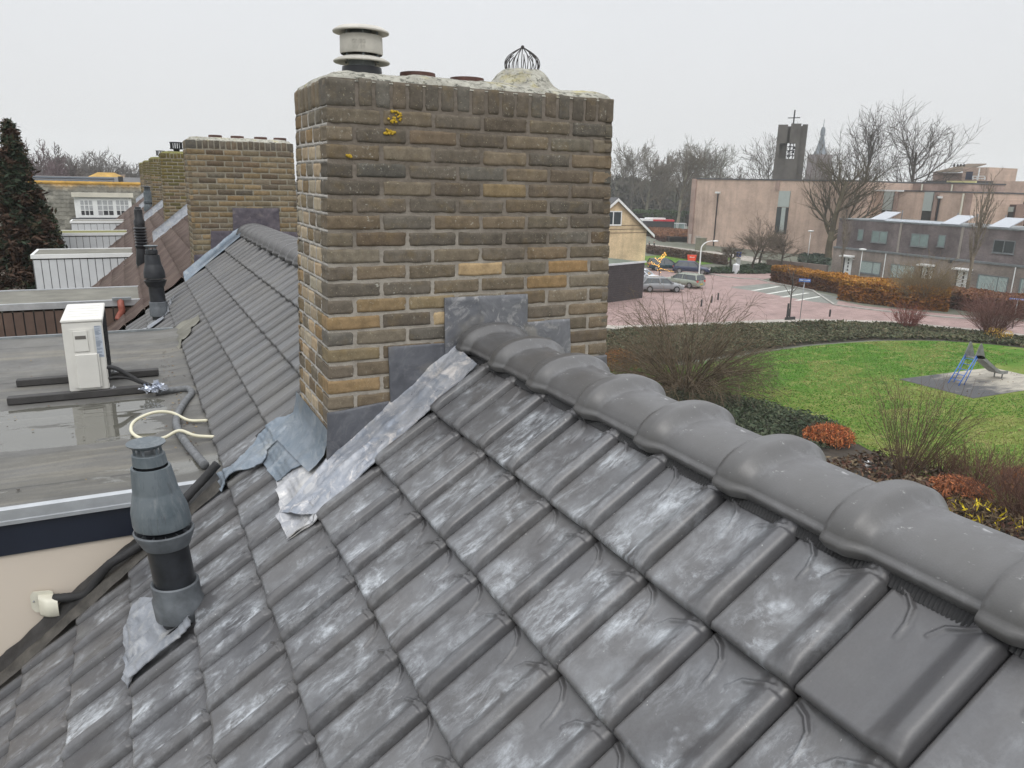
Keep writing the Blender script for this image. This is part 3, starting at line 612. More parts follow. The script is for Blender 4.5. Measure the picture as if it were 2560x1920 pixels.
# stepped lead on the chimney face (slabs 3 mm proud of the brick)
def leadface(pts, y, mat, par_, name='step_flashing', t=.004):
    P = np.array([onY(q, y) for q in pts[:4]]); n = 34; u, v = np.meshgrid(np.linspace(0, 1, n), np.linspace(0, 1, n), indexing='ij'); u = u[..., None]; v = v[..., None]
    G = (P[0]*(1-u)+P[1]*u)*(1-v)+(P[3]*(1-u)+P[2]*u)*v; e_ = np.minimum(np.minimum(u, 1-u), np.minimum(v, 1-v))[..., 0]
    G[..., 0] += .0022*vn(G, 30, 2)*(e_ < .02); G[..., 2] += .0022*vn(G, 30, 5)*(e_ < .02); G[..., 1] = y-.0035*vn(G, 9, 4)-.0022*vn(G, 26, 7)+.003*np.exp(-e_/.02)
    B2 = G+np.array([0, .006, 0]); b = MB(); b.grid(G)
    for a, c in ((G[0], B2[0]), (G[-1], B2[-1]), (G[:, 0], B2[:, 0]), (G[:, -1], B2[:, -1])): b.grid(np.stack([a, c]))
    return b.obj(name, mat, par_, True)
YF = 2.7894
leadface([(819, 1034), (972, 1004), (974, 1062), (818, 1163)], YF-.010, M_LEADD, ch1)
leadface([(972, 868), (1114, 858), (1116, 905), (978, 1040), (972, 1015)], YF-.014, M_LEADD, ch1)
leadface([(1113, 745), (1320, 735), (1320, 905), (1113, 895)], YF-.018, M_LEAD2, ch1)
leadface([(1319, 806), (1426, 797), (1428, 905), (1320, 900)], YF-.013, M_LEAD2, ch1)
leadface([(1427, 900), (1518, 888), (1519, 960), (1430, 960)], YF-.010, M_LEADD, ch1)

YB = 9.36
# ---------------------------------------------------------------- lead dressed over the tiles
NV = np.array([-sP, 0, cP])
def surf_h(x, y):
    def one(dx, dy):
        xx = x+dx; k = np.where(xx >= XN, 0, np.ceil((XN-xx)/GX)); V = (xx-(XN-GX*k))/cP/KS; A = ((Y0T-(y+dy))/WY) % 1.0
        return tile_h(A, V, .33, False)*KS
    s = [one(dx, dy) for dx in (-.04, -.02, 0, .02, .04) for dy in (-.02, -.01, 0, .01, .02)]
    return np.maximum(np.mean(s, 0)+.003, one(0, 0)*.95)+.005
def roofp(p, dz=0.):
    n = np.array([-T_, 0, 1.]); P0 = np.array([XN, 0, H+ZN+dz]); d = ray(p); q = C0+d*((n@(P0-C0))/(n@d)); return q[:2]
def rsp(L_, n):
    L_ = np.array(L_, float); d = np.concatenate([[0], np.cumsum(np.linalg.norm(np.diff(L_, axis=0), axis=1))]); t = np.linspace(0, d[-1], n); return np.stack([np.interp(t, d, L_[:, i]) for i in range(L_.shape[1])], 1)
def sheet(name, A, B, mat, parent, m=60, n=60, h0=0., amp=.004, sc=14, seed=1, up=None, wob=.0022, thick=True, lay=None):
    """A, B: opposite edges as (x,y) points on the roof; the sheet follows the tiles"""
    A = rsp(A, m); B = rsp(B, m); t = np.linspace(0, 1, n)[None, :, None]; Q = A[:, None]*(1-t)+B[:, None]*t
    P3 = np.concatenate([Q, np.zeros(Q.shape[:2]+(1,))], -1); Q = Q+wob*np.stack([vn(P3, 9, seed), vn(P3, 9, seed+3)], -1)
    x, y = Q[..., 0], Q[..., 1]; h = (surf_h(x, y) if lay is None else lay(x, y) if callable(lay) else lay)+h0+amp*(vn(P3, sc, seed)+.5*np.abs(vn(P3, sc*2.5, seed+1)))
    if up is not None: h = h+up(np.linspace(0, 1, m)[:, None]*np.ones((1, n)), np.ones((m, 1))*np.linspace(0, 1, n)[None], x, y)
    P = np.stack([x, y, zpl(x)], -1)+NV*h[..., None]; b = MB(); b.grid(P)
    if thick:
        P2 = P-NV*.004; b.grid(np.stack([P[0], P2[0]])); b.grid(np.stack([P[-1], P2[-1]])); b.grid(np.stack([P[:, 0], P2[:, 0]])); b.grid(np.stack([P[:, -1], P2[:, -1]]))
    return b.obj(name, mat, parent, True)
ef = lambda u, v, x, y: .010*np.exp(-((2.79-y)/.02)**2)+.006*np.exp(-((2.66-y)/.02)**2)
qo = [tuple(roofp(p)) for p in [(1196, 914), (1140, 965), (1074, 1027), (1005, 1093), (937, 1161), (868, 1222), (792, 1290)]]
sheet('lead_apron', [(1.145, 2.80), (.90, 2.80), (.62, 2.80), (.52, 2.78), (.42, 2.72)], qo, M_LEAD, house1, 150, 60, 0, .012, 10, 2, ef, lay=.008, wob=.007)
MB().grid(np.array([[(x, y, zpl(x)-.03) for y in (3.7, 2.6)] for x in (1.25, .45)])).obj('roof_board', M_RUBBER, house1)
q = [roofp(p) for p in [(737, 1030), (715, 1075), (680, 1120), (655, 1156), (681, 1186), (694, 1232), (692, 1258), (702, 1290), (700, 1304), (722, 1355)]]
q2 = [(.63, 3.12), (.615, 2.95), (.61, 2.80), (.60, 2.74)]+[tuple(roofp(p)) for p in [(845, 1165), (838, 1205), (825, 1250), (805, 1285), (787, 1306)]]
sheet('lead_corner', q[3:], q2, M_LEADW, house1, 90, 50, .002, .006, 16, 5, lay=lambda x, y: surf_h(x, y)*(1-sm(x, .44, .53))+.004*sm(x, .44, .53))
q = [roofp(p) for p in [(652, 1092), (640, 1118), (655, 1156), (664, 1168), (674, 1182), (688, 1200)]]
sheet('lead_apron', q, [(.64, 3.36), (.635, 3.2), (.62, 3.05), (.612, 2.99), (.605, 2.93), (.60, 2.88)], M_LEADB, house1, 60, 40, .008, .006, 12, 8, lay=lambda x, y: surf_h(x, y)*(1-sm(x, .44, .53))+.004*sm(x, .44, .53))
q = [roofp(p) for p in [(530, 1194), (548, 1186), (590, 1162), (622, 1125), (652, 1092), (700, 1052), (738, 1030)]]
qb = [roofp(p) for p in [(556, 1232), (572, 1212), (600, 1190), (655, 1158), (672, 1128), (700, 1105), (735, 1072)]]
sheet('lead_apron', q, qb, M_LEADB, house1, 80, 24, .014, .010, 18, 11)
q = [roofp(p) for p in [(700, 1262), (694, 1290), (705, 1320), (722, 1352)]]; qb = [roofp(p) for p in [(772, 1252), (790, 1270), (790, 1290), (786, 1306)]]
sheet('lead_patch', q, qb, M_LEADW, house1, 30, 30, .008, .006, 22, 15)
# turned-up edge running back along the chimney's left side
b = MB(); u = np.linspace(0, 1, 50); G = []
for j, (w, hh) in enumerate(((.0, .11), (.004, .06), (.018, .022), (.05, .012), (.08, .012))):
    x = .618-.004-w*1.0-.04*u*(j > 2); y = 2.80+.62*u; G.append(np.stack([x, y, zpl(x)+hh+.022+.006*vn(np.stack([x, y, 0*x], -1), 20, j)], -1))
b.grid(np.stack(G, 1)).obj('lead_upstand', M_LEADB, house1, True)
# flashing at the second chimney
b = MB(); x = np.linspace(.50, 1.13, 40)
G = [np.stack([x, np.full(40, yy), zpl(x)+hh+.004*vn(np.stack([x, x*0+j, 0*x], -1), 12, j)], -1) for j, (yy, hh) in enumerate(((9.352, .10), (9.335, .045), (9.26, .036), (9.15, .034), (9.13, .015)))]
b.grid(np.stack(G, 1)).obj('lead_apron', M_LEADB, house2, True)
# ---------------------------------------------------------------- vent pipes
def vent(house, c, zb, sc=1., dirty=False, lean=-.085, s2=1.):
    """c = axis at the roof, zb = height of the foot relative to the eye"""
    mp = M_DARKPIPE; k = sc
    def la(prof, name, mat, par_, n=40, extra=None):
        b = MB(); b.lathe([(r*k, z*k*s2) for r, z in prof], (c[0], c[1], H+zb), n)
        if extra: extra(b)
        o = b.obj(name, mat, None, True, auto=True)
        for v in o.data.vertices: v.co.x += lean*(v.co.z-H-zb)
        par(o, par_); return o
    root = la([(.066, -.16), (.066, .36), (.060, .362), (0, .362)], 'vent_pipe', mp, house)
    la([(.067, .028), (.083, .030), (.084, .098), (.077, .108), (.0775, .158), (.073, .163), (.067, .159)], 'pipe_collar', M_COLLAR, root)
    def fins(b):
        for a in np.arange(12)*math.pi/6:
            ca, sa = math.cos(a), math.sin(a); z0 = H+zb
            b.prism([(c[0]+.066*k*ca, c[1]+.066*k*sa, z0+.305*k*s2), (c[0]+.092*k*ca, c[1]+.092*k*sa, z0+.355*k*s2), (c[0]+.066*k*ca, c[1]+.066*k*sa, z0+.36*k*s2)], (-.003*sa, .003*ca, 0))
    la([(.067, .300), (.074, .302), (.0945, .350), (.0955, .358), (.090, .362), (.068, .34)], 'pipe_skirt', M_COLLAR if not dirty else M_BLACK, root, 40, fins)
    la([(.060, .40), (.086, .378), (.0890, .3785), (.0912, .388), (.0910, .392), (.0888, .432), (.0880, .437), (.0735, .494), (.0712, .500), (.0700, .505), (.0695, .510), (.0615, .582), (.0600, .588), (.053, .589), (.050, .57)], 'cowl_hood', M_COWL if not dirty else M_DARKPIPE, root, 56)
    la([(.044, .56), (.044, .598)], 'cowl_throat', M_BLACK, root)
    la([(.050, .596), (.0525, .598), (.0500, .632), (.047, .635), (.0, .635)], 'cowl_neck', M_COWL if not dirty else M_DARKPIPE, root)
    def slots(b):
        for a in np.arange(6)*math.pi/3+.2:
            b.bar((c[0]+.040*k*math.cos(a), c[1]+.040*k*math.sin(a), H+zb+.63*k*s2), (c[0]+.040*k*math.cos(a), c[1]+.040*k*math.sin(a), H+zb+.662*k*s2), .008*k)
    la([(0, .652), (.045, .657), (.058, .667), (.0595, .671), (.0565, .671), (.032, .661), (.014, .660), (.008, .664), (0, .665)], 'cowl_disc', M_COWL, root, 48, slots)
    return root
pv = vent(house1, (.040, 2.714), -1.582, 1.044)
qa = [roofp(p) for p in [(352, 1496), (335, 1512), (318, 1560), (303, 1604), (312, 1640), (316, 1660), (298, 1694)]]
qb = [roofp(p) for p in [(412, 1490), (445, 1510), (470, 1535), (430, 1575), (385, 1620), (350, 1665), (326, 1722)]]
sheet('lead_slate', qa, qb, M_LEADG, pv, 60, 40, .006, .007, 20, 21, lambda u, v, x, y: .012*np.exp(-((np.hypot(x-.03, y-2.71)-.073)/.018)**2))
qa = [roofp(p) for p in [(478, 1540), (440, 1575), (395, 1615), (350, 1655), (318, 1686)]]; qb = [roofp(p) for p in [(490, 1562), (455, 1594), (415, 1632), (372, 1675), (338, 1706)]]
sheet('lead_slate', qa, qb, M_LEADG, pv, 60, 14, .020, .006, 24, 22, lambda u, v, x, y: .012*np.sin(v*3.14))
p_ = roofp(z1(1150, 1490)); tp = onY(z1(1095, 965), p_[1]); hb = zpl(p_[0])-H-.02
pv2 = vent(house2, (p_[0]+.02, p_[1]), hb, (tp[2]-H-hb)/.665/1.0*.98, True, (tp[0]-p_[0]-.02)/(tp[2]-H-hb))
sheet('lead_slate', [roofp(z1(*a)) for a in [(1270, 1340), (1225, 1460), (1120, 1540), (1030, 1620)]], [roofp(z1(*a)) for a in [(1230, 1420), (1190, 1500), (1100, 1580), (1010, 1590)]], M_LEADG, pv2, 30, 10, .01, .006, 10, 3)
# ---------------------------------------------------------------- the flat felt dormer behind, its cheek faces us
SD = 1.047; MB.tf = lambda V: np.stack([V[:, 0]*SD, V[:, 1]*SD, H+(V[:, 2]-H)*SD], 1)  # dormer, cables and heat pump scaled about the camera to meet the refitted roof
ZD = H-1.31
dm = MB(); nx, ny = 120, 120; X, Y = np.meshgrid(np.linspace(-3.2, .285, nx), np.linspace(3.385, 6.86, ny), indexing='ij')
Pz = np.stack([X, Y, 0*X], -1); Z = ZD+.003*vn(Pz, 2, 4)+.045*sm(Y, 6.15, 6.8)+.012*sm(X, .12, .28)+.003*sm(np.abs(((Y-3.66) % .98)-.49), .47, .475)*(Y < 6)
Z += .006*sm(X, .14, .16)*np.abs(vn(Pz, 9, 3))
dorm = dm.grid(np.stack([X, Y, Z], -1)).obj('dormer', M_FELT, house2, True)
MB().box((-3.2, 3.355, ZD-.052), (.235, 3.395, ZD+.006)).box((-3.2, 3.350, ZD-.056), (.235, 3.358, ZD-.040)).obj('edge_trim', M_ALU, dorm)
MB().box((-3.2, 3.372, ZD-.195), (.20, 3.392, ZD-.052)).obj('fascia', M_NAVY, dorm)
b = MB(); xr = -.1; b.prism([(-3.2, 3.384, H-4), (-1.2, 3.384, H-2.6), (.0, 3.384, H-1.55), (.0, 3.384, ZD-.19), (-3.2, 3.384, ZD-.19)], (0, .05, 0)); b.obj('cheek_panel', M_BEIGE, dorm)
MB().box((-3.2, 3.42, H-5), (-3.15, 6.86, ZD-.01)).box((-3.2, 6.80, H-5), (.2, 6.86, ZD)).obj('dormer_wall', M_BEIGE, dorm)
b = MB(); b.box((-3.2, 6.86, ZD+.03), (.25, 6.885, ZD+.062)); b.obj('edge_trim', M_ZINC, dorm)
# debris on the felt: dead leaves
b = MB()
for i in range(150):
    x, y = (random.uniform(-.9, .24), random.uniform(3.45, 6.5)) if i < 70 else (.16+random.gauss(0, .04), random.uniform(3.6, 6.2)); a = random.random()*6.28; s = random.uniform(.004, .012)
    P = [(x+s*math.cos(a+k)*(.5 if k % 3 else 1.2), y+s*math.sin(a+k)*1.2, ZD+.008+random.random()*.004) for k in (0, 1.3, 2.9, 4.4)]; b.poly(P, col=random.choice([(.10, .06, .03), (.05, .04, .03), (.2, .15, .08)]))
tag(b.obj('leaf_litter', pm('dead leaf', (1, 1, 1), .9, 0, .2, 9, attr=True)), kind='stuff')
# hose, cable, conduit, wall cover
def curve(pts, n=60):
    P = np.array(pts, float); m = len(P); P = np.vstack([2*P[0]-P[1], P, 2*P[-1]-P[-2]]); o = []
    for i in range(m-1):
        for t in np.linspace(0, 1, max(3, n//(m-1)), endpoint=False):
            a, b_, c, d = P[i:i+4]; o.append(.5*((2*b_)+(c-a)*t+(2*a-5*b_+4*c-d)*t*t+(3*b_-a-3*c+d)*t**3))
    o.append(P[m]); return np.array(o)
hz = ZD+.022
hp = curve([(.05, 4.93, hz), (.15, 4.945, hz), (.225, 4.93, hz+.004), (.245, 4.83, hz), (.20, 4.66, hz), (.155, 4.47, hz), (.128, 4.28, hz), (.130, 4.08, hz), (.155, 3.85, hz), (.185, 3.66, hz), (.205, 3.50, hz+.01)], 120)
tag(MB().tube(hp, .0195+.0012*np.sin(np.arange(len(hp))*1.9), 12).obj('insulated_hose', M_HOSE, None, True), 'thick grey insulated hose snaking over the wet flat felt roof', 'hose')
cb = curve([(.275, 4.18, ZD+.035), (.19, 4.27, ZD+.02), (.11, 4.35, ZD+.05), (.02, 4.35, ZD+.06), (-.07, 4.30, ZD+.04), (-.092, 4.20, ZD+.02), (-.06, 4.09, ZD+.013), (.0, 4.02, ZD+.014), (.06, 3.985, ZD+.03), (.13, 3.99, ZD+.055), (.20, 3.94, ZD+.035), (.285, 3.90, ZD+.03)], 120)
tag(MB().tube(cb, .0085, 10).obj('cream_cable', M_CABLE, None, True), 'loop of cream cable lying over the grey hose on the flat roof', 'cable')
cd = curve([(.245, 3.30, H-1.205), (.19, 3.295, H-1.26), (.112, 3.27, H-1.325), (.03, 3.26, H-1.415), (-.07, 3.26, H-1.495), (-.15, 3.27, H-1.545), (-.21, 3.28, H-1.58), (-.265, 3.30, H-1.65), (-.31, 3.31, H-1.705), (-.36, 3.33, H-1.72), (-.43, 3.35, H-1.722)], 90)
tag(MB().tube(cd, .019+.0006*np.sin(np.arange(len(cd))*2.3), 14).obj('black_conduit', M_RUBBER, None, True), 'black rubber conduit running down from the flat roof edge to the cream wall cover', 'conduit')
dc = thing('duct_cover', 'small ivory plastic duct cover screwed to the cream dormer cheek', 'duct cover', (-.48, 3.53, H-1.83))
b = MB(); n = 14; P = []
for t in np.linspace(0, 1, n):
    P.append([(-.485+.07*t, 3.365-d*(.35+.65*math.sin(min(t*1.7, 1)*math.pi/2)), H-1.70-.012*t-.095*s) for s, d in ((0, 0), (.04, .03), (.18, .045), (.82, .045), (.96, .03), (1, 0))])
b.grid(np.array(P)); b.obj('cover_shell', M_IVORY, dc, True)
b = MB(); b.prism([(-.513+.02*(1-math.cos(a))*0+x, 3.3645, z) for x, z, a in [(0, H-1.70, 0), (.01, H-1.683, 0), (.07, H-1.690, 0), (.082, H-1.70, 0), (.075, H-1.80, 0), (.01, H-1.775, 0), (0, H-1.755, 0)]], (0, .005, 0)); b.obj('backing_plate', M_IVORY, dc)
MB().sphere((-.503, 3.363, H-1.725), .004, 8).obj('screw', M_STEEL, dc, True)
# ---------------------------------------------------------------- heat pump
ac = thing('heat_pump', 'off white outdoor heat pump unit standing on two dark bars on the flat roof', 'heat pump', (-.31, 5.29, H-1.37))
ax0, ax1, ay0, ay1, az0, az1 = -.408, -.198, 5.02, 5.66, ZD+.045, ZD+.475
def rbox(name, a, b_, mat, par_, r=.006, seg=2):
    me = bpy.data.meshes.new(name); bm_ = bmesh.new(); bmesh.ops.create_cube(bm_, size=1)
    for v in bm_.verts: v.co = Vector([(a[i]+b_[i])/2+v.co[i]*(b_[i]-a[i]) for i in range(3)]); v.co = Vector(MB.tf(np.array([v.co[:]]))[0])
    bmesh.ops.bevel(bm_, geom=bm_.edges[:], offset=r, segments=seg, affect='EDGES'); bm_.to_mesh(me); bm_.free(); set_col(me, np.ones((len(me.vertices), 3)))
    o = link(name, me, mat, None, True); me.set_sharp_from_angle(angle=math.radians(35)); 
    if par_ is not None: par(o, par_)
    return o
cas = rbox('casing', (ax0, ay0, az0), (ax1, ay1, az1-.012), M_AC, ac)
rbox('top_panel', (ax0-.004, ay0-.004, az1-.014), (ax1+.004, ay1+.004, az1), M_AC, ac, .004)
b = MB()
for i in range(5): b.box((ax0+.02, ay0+.12+i*.10, az1-.001), (ax1-.02, ay0+.128+i*.10, az1+.0015))
b.obj('top_rib', M_AC, ac)
rbox('service_panel', (ax0+.028, ay0-.007, az0+.02), (ax1-.05, ay0+.01, az1-.05), M_AC, ac, .005)
rbox('pipe_cover', (ax0+.042, ay0-.022, az0+.012), (ax1-.035, ay0+.0, az0+.235), M_AC, ac, .012, 3)
rbox('pipe_cover', (ax0+.045, ay0-.016, az0+.235), (ax1-.075, ay0+.0, az0+.375), M_AC, ac, .010, 3)
MB().box((ax0+.062, ay0-.018, az0+.318), (ax1-.092, ay0-.010, az0+.338)).obj('handle_recess', pm('deep shadow grey', (.12, .11, .10), .8), ac)
b = MB(); b.box((ax1-.045, ay0-.0015, az0+.20), (ax1-.008, ay0-.0005, az1-.04), col=(.42, .46, .52))
for i in range(34):
    z = az0+.205+i*.0055; w = random.uniform(.5, 1)
    if random.random() < .8: b.box((ax1-.043, ay0-.0022, z), (ax1-.043+.032*w, ay0-.0015, z+.002), col=(.10, .13, .18))
b.obj('data_sticker', pm('sticker', (1, 1, 1), .5, attr=True), ac)
b = MB(); x = ax1
for i in range(16): b.box((x+.001, ay0+.03+i*.036, az0+.03), (x+.004, ay0+.033+i*.036, az1-.04))
for i in range(11): b.box((x+.001, ay0+.03, az0+.03+i*.035), (x+.0045, ay0+.585, az0+.033+i*.035))
b.box((x-.001, ay0+.025, az0+.025), (x+.0012, ay0+.59, az1-.035)); b.obj('grille', M_BLACK, ac)
for yy in (5.03, 5.46):
    rb = rbox('support_bar', (-.725, yy-.03, ZD+.004), (.085, yy+.03, ZD+.046), pm('dark support rubber', (.045, .043, .042), .75, 0, .25, 12, .2), ac, .004, 1)
    MB().box((ax1, yy-.012, ZD+.044), (ax1+.035, yy+.012, ZD+.05)).sphere((ax1+.02, yy, ZD+.052), .009, 8).obj('foot_bolt', M_STEEL, ac, True)
p1c = curve([(ax1+.0, 4.99, ZD+.19), (-.15, 4.985, ZD+.175), (-.09, 4.98, ZD+.13), (-.03, 4.96, ZD+.09), (.03, 4.94, ZD+.06)], 40)
MB().tube(p1c, .013, 10).obj('coolant_line', M_RUBBER, ac, True)
p1c = curve([(ax1+.0, 5.0, ZD+.115), (-.15, 4.99, ZD+.12), (-.09, 4.975, ZD+.112), (-.03, 4.955, ZD+.082)], 40)
MB().tube(p1c, .008, 10).obj('coolant_line', M_RUBBER, ac, True)
b = MB()
for i in range(60):
    c = np.array([.04+random.gauss(0, .035), 4.92+random.gauss(0, .025), ZD+.035+abs(random.gauss(0, .018))]); a = rng.normal(size=3); a /= np.linalg.norm(a); d = np.cross(a, rng.normal(size=3)); d /= np.linalg.norm(d); s = random.uniform(.008, .022)
    b.add([c+a*s, c+d*s, c-a*s, c-d*s*.8, c+np.cross(a, d)*s*.6], [(0, 1, 4), (1, 2, 4), (2, 3, 4), (3, 0, 4)])
for c in ((.055, 4.95, ZD+.075), (.10, 4.90, ZD+.05)): b.add([(c[0]-.014, c[1], c[2]-.02), (c[0]+.02, c[1]+.004, c[2]-.012), (c[0]+.016, c[1], c[2]+.02), (c[0]-.012, c[1], c[2]+.018)], [(0, 1, 2, 3)])
tag(b.obj('foil_wad', M_FOIL), 'crumpled wad of silver foil tape round the black pipes', 'foil')
MB.tf = None
sheet('felt_gusset', [(.256, 7.18), (.31, 7.22), (.47, 7.14)], [(.26, 6.5), (.31, 6.55), (.47, 6.96)], M_FELTD, dorm, 20, 20, .012, .004, 6, 31)
# ---------------------------------------------------------------- further houses of the terrace
YC = [2.7894, 9.36, 16.07, 23.1, 30.4, 38.0]
ch2 = chimney(house2, YC[1], .56, .28, 31, False)
for pts, dy_ in (([(581, 520), (697, 521), (705, 650), (585, 610)], .014), ([(527, 578), (587, 577), (590, 650), (528, 700)], .011), ([(485, 637), (529, 635), (530, 700), (487, 740)], .008), ([(696, 578), (760, 582), (760, 660), (698, 650)], .010)): leadface(pts, YC[1]-dy_, M_LEADP, ch2)
def corr(house, y0, y1_, mat, x0=-1.6, per=.14):
    y = np.arange(y0, y1_, per/7); ks = []; 
    for k in range(0, 13):
        xk = XK(k)
        for v in (0., .02, .13, .262): ks.append((xk+v*KS*cP, .0+.03*(1-v/.26) if v < .26 else .001))
    ks = sorted(ks); xs = np.array([k[0] for k in ks]); hs = np.array([k[1] for k in ks]); X, Y = np.meshgrid(xs, y, indexing='ij'); Hh = hs[:, None]-.03+.026*np.abs(np.sin(Y/per*math.pi))**.7
    P = np.stack([X, Y, zpl(X)], -1)+NV*Hh[..., None]; b = MB(); ti = np.floor(Y/.21)*7+np.floor((X-XN)/GX)
    rnd = (np.sin(ti*12.9898)*43758.5) % 1; col = np.stack([rnd, .4*((rnd*7.3) % 1), .22*((rnd*3.1) % 1)], -1).reshape(-1, 3)
    b.grid(P, col=col); return b.obj('tile_slope', mat, house, True)
LB = ['terraced house with brown tiles, a brown boarded dormer and a terracotta pipe', 'terraced house with brown tiles and the nearest white boarded dormer', 'terraced house with brown tiles and a white boarded dormer with mossy roof', 'terraced house with the small white dormer farthest down the row']
hs_ = []
for i, lb in enumerate(LB):
    y0, y1_ = YC[i+1], (YC+[45.])[i+2]; hh = thing('terraced_house', lb, 'house', (RIDX, y0, 0), group=GRP_H); hs_.append(hh)
    corr(hh, y0+.2, y1_+.15, M_TILEB); body(hh, y0+.2, y1_+.2, True); 
    chimney(hh, y1_, .56, .285+.018*i, 33, False, True) if i < 4 else None
    # lead at the chimney foot
    b = MB(); x = np.linspace(.38, 1.13, 20); G = [np.stack([x, np.full(20, y1_+a), zpl(x)+c+.01*vn(np.stack([x, x*0+i, 0*x], -1), 9, i)], -1) for a, c in ((-.015, .2), (-.02, .06), (-.10, .05), (-.11, .0))]
    b.grid(np.stack(G, 1)).obj('lead_apron', M_LEADG, hh, True)
    b = MB(); n = int((y1_-y0)/.33); 
    for k in range(n): yy = y0+.3+k*.33; b.tube([(RIDX, yy, zpl(RIDX)-.085), (RIDX, yy+.33, zpl(RIDX)-.085)], [.13, .115], 14)
    b.obj('ridge_caps', M_TILEB, hh, True)
def dormer(house, y0, y1_, zr, x0, x1, clad, roofm, gap, step=.105, stub=True):
    z = H+zr; d = MB().box((x0+.02, y0+.02, z-.10), (x1+.08, y1_-.02, z-.012)).obj('dormer', roofm, house)
    b = MB(); b.box((x0, y0, z-.075), (x1+.01, y0+.05, z)); b.box((x0, y0+.05, z-.075), (x0+.05, y1_, z)); b.box((x0+.05, y1_-.05, z-.075), (x1+.03, y1_, z)); b.obj('edge_trim', M_WHITE if gap else M_ALU, d)
    b = MB(); x = x0+.03
    while x < x1+.5:
        zb = zpl(x+step)-.08; zt = z-.078
        if x+step < x1+.12:
            zb = max(zb, H-4); b.box((x+.007, y0+.02, max(min(zb, zt-.01), zpl(x0)-.3)), (x+step-.007, y0+.045, zt))
        x += step
    b.obj('cladding', clad, d); MB().box((x0+.02, y0+.035, zpl(x0)-.4), (x1-.02, y1_-.06, z-.1)).obj('board_backing', M_RUBBER if not gap else pm('grey backing', (.16, .165, .17), .8), d); return d
d2 = dormer(hs_[0], 10.45, 11.75, -1.515, -2.3, .065, M_BROWNCLAD, M_FELTD, False, .105)
d3 = dormer(hs_[1], 16.95, 18.25, -1.535, -1.73, .04, M_GREYW, M_FELTD, True, .13)
d4 = dormer(hs_[2], 24.0, 25.2, -1.605, -1.84, -.02, M_GREYW, M_MOSSC, True, .16)
d5 = dormer(hs_[3], 31.1, 32.3, -1.67, -1.85, -.04, M_GREYW, M_FELTD, True, .2)
# red pipe on the brown dormer
pb = onY(z1(860, 1505), 10.42); pt_ = onY(z1(878, 1385), 10.42)
MB().tube(curve([(pt_[0], 10.43, pt_[2]+.02), (pt_[0], 10.38, pt_[2]-.03), (pt_[0]+.005, 10.37, (pt_[2]+pb[2])/2), (pb[0]+.02, 10.37, pb[2]+.05), (pb[0]-.005, 10.35, pb[2])], 24), .038, 14).obj('downpipe', M_TERRA, d2, True)
MB().box((pt_[0]-.09, 10.40, pt_[2]+.03), (pt_[0]+.12, 10.45, pt_[2]+.06)).obj('pipe_bracket', M_ZINC, d2)
# pipes further down the row
def pipe_at(house, base, top, rpx, mat, rings=0, disc=False):
    q = roofp(base); t = onY(top, q[1]); z0 = zpl(q[0])-.1; dep = math.hypot(q[0], q[1]); r = rpx/FPX*dep; h = t[2]-z0
    prof = [(r*.9, 0), (r*1.25, .12*h), (r*.95, .35*h), (r*1.05, .36*h)]
    for k in range(rings): prof += [(r*1.15, (.40+.045*k)*h), (r*.9, (.42+.045*k)*h)]
    prof += [(r*.95, .78*h), (r*.72, .82*h), (r*.7, .96*h), (r*.55, .97*h), (r*.5, h), (0, h)]
    o = MB().lathe(prof, (q[0]+.02, q[1], z0), 20).obj('vent_pipe', mat, house, True, auto=True)
    if disc: MB().lathe([(0, h*.985), (r*1.7, h), (r*1.7, h*1.01), (0, h*1.01)], (q[0]+.02, q[1], z0), 20).obj('cowl_disc', M_ZINC, o, True)
    return o
pipe_at(hs_[0], z1(1035, 1110), z1(988, 690), 12, M_BLACK, 7); pipe_at(hs_[2], z1(1080, 712), z1(1047, 540), 9, M_COWL, 2, True)
# clay pots and grilles on the farther chimneys
for i, hh in enumerate([house2]+hs_):
    chs = [c for c in hh.children if c.name.startswith('chimney')][0]; y = YC[i+1]+.28; zt = .28+.098 if i == 0 else .285+.018*(i-1)+.098
    if i == 0:
        for x in (.98, 1.22, 1.48, 1.70): flue((x, y), zt+.03, .075, .035, chs)
    elif i in (1, 2):
        for x in (.95, 1.25)[:2]:
            b = MB(); z = H+zt+.03
            for a in np.arange(16)*math.pi/8: b.bar((x+.10*math.cos(a), y+.10*math.sin(a), z+.05), (x+.10*math.cos(a), y+.10*math.sin(a), z+.17), .016)
            b.lathe([(.05, 0), (.06, .05), (.12, .05), (.12, .065), (0, .065)], (x, y, z), 20); b.lathe([(0, .165), (.12, .165), (.12, .18), (0, .185)], (x, y, z), 20); b.obj('vent_grille', M_BLACK, chs)
    else: flue((1.0, y), zt+.02, .08, .05, chs)
# ---------------------------------------------------------------- ground, street, lawn
def s_(x, y): return (x*1.1573, y*1.1573)       # points read off a 2212-wide view
def flat(name, pts, z, mat, kind='structure', sub=0):
    me = bpy.data.meshes.new(name); bm_ = bmesh.new(); vs = [bm_.verts.new((p[0], p[1], z)) for p in pts]; f = bm_.faces.new(vs); bmesh.ops.triangulate(bm_, faces=[f]); bmesh.ops.recalc_face_normals(bm_, faces=bm_.faces); bm_.to_mesh(me); bm_.free()
    if me.polygons[0].normal.z < 0: me.flip_normals()
    set_col(me, np.ones((len(me.vertices), 3))); o = link(name, me, mat); return tag(o, kind=kind)
def smooth_poly(P, k=6):
    P = np.array(P, float); n = len(P); o = []
    for i in range(n):
        a, b, c, d = P[(i-1) % n], P[i], P[(i+1) % n], P[(i+2) % n]
        for t in np.linspace(0, 1, k, endpoint=False): o.append(.5*((2*b)+(c-a)*t+(2*a-5*b+4*c-d)*t*t+(3*b-a-3*c+d)*t**3))
    return np.array(o)
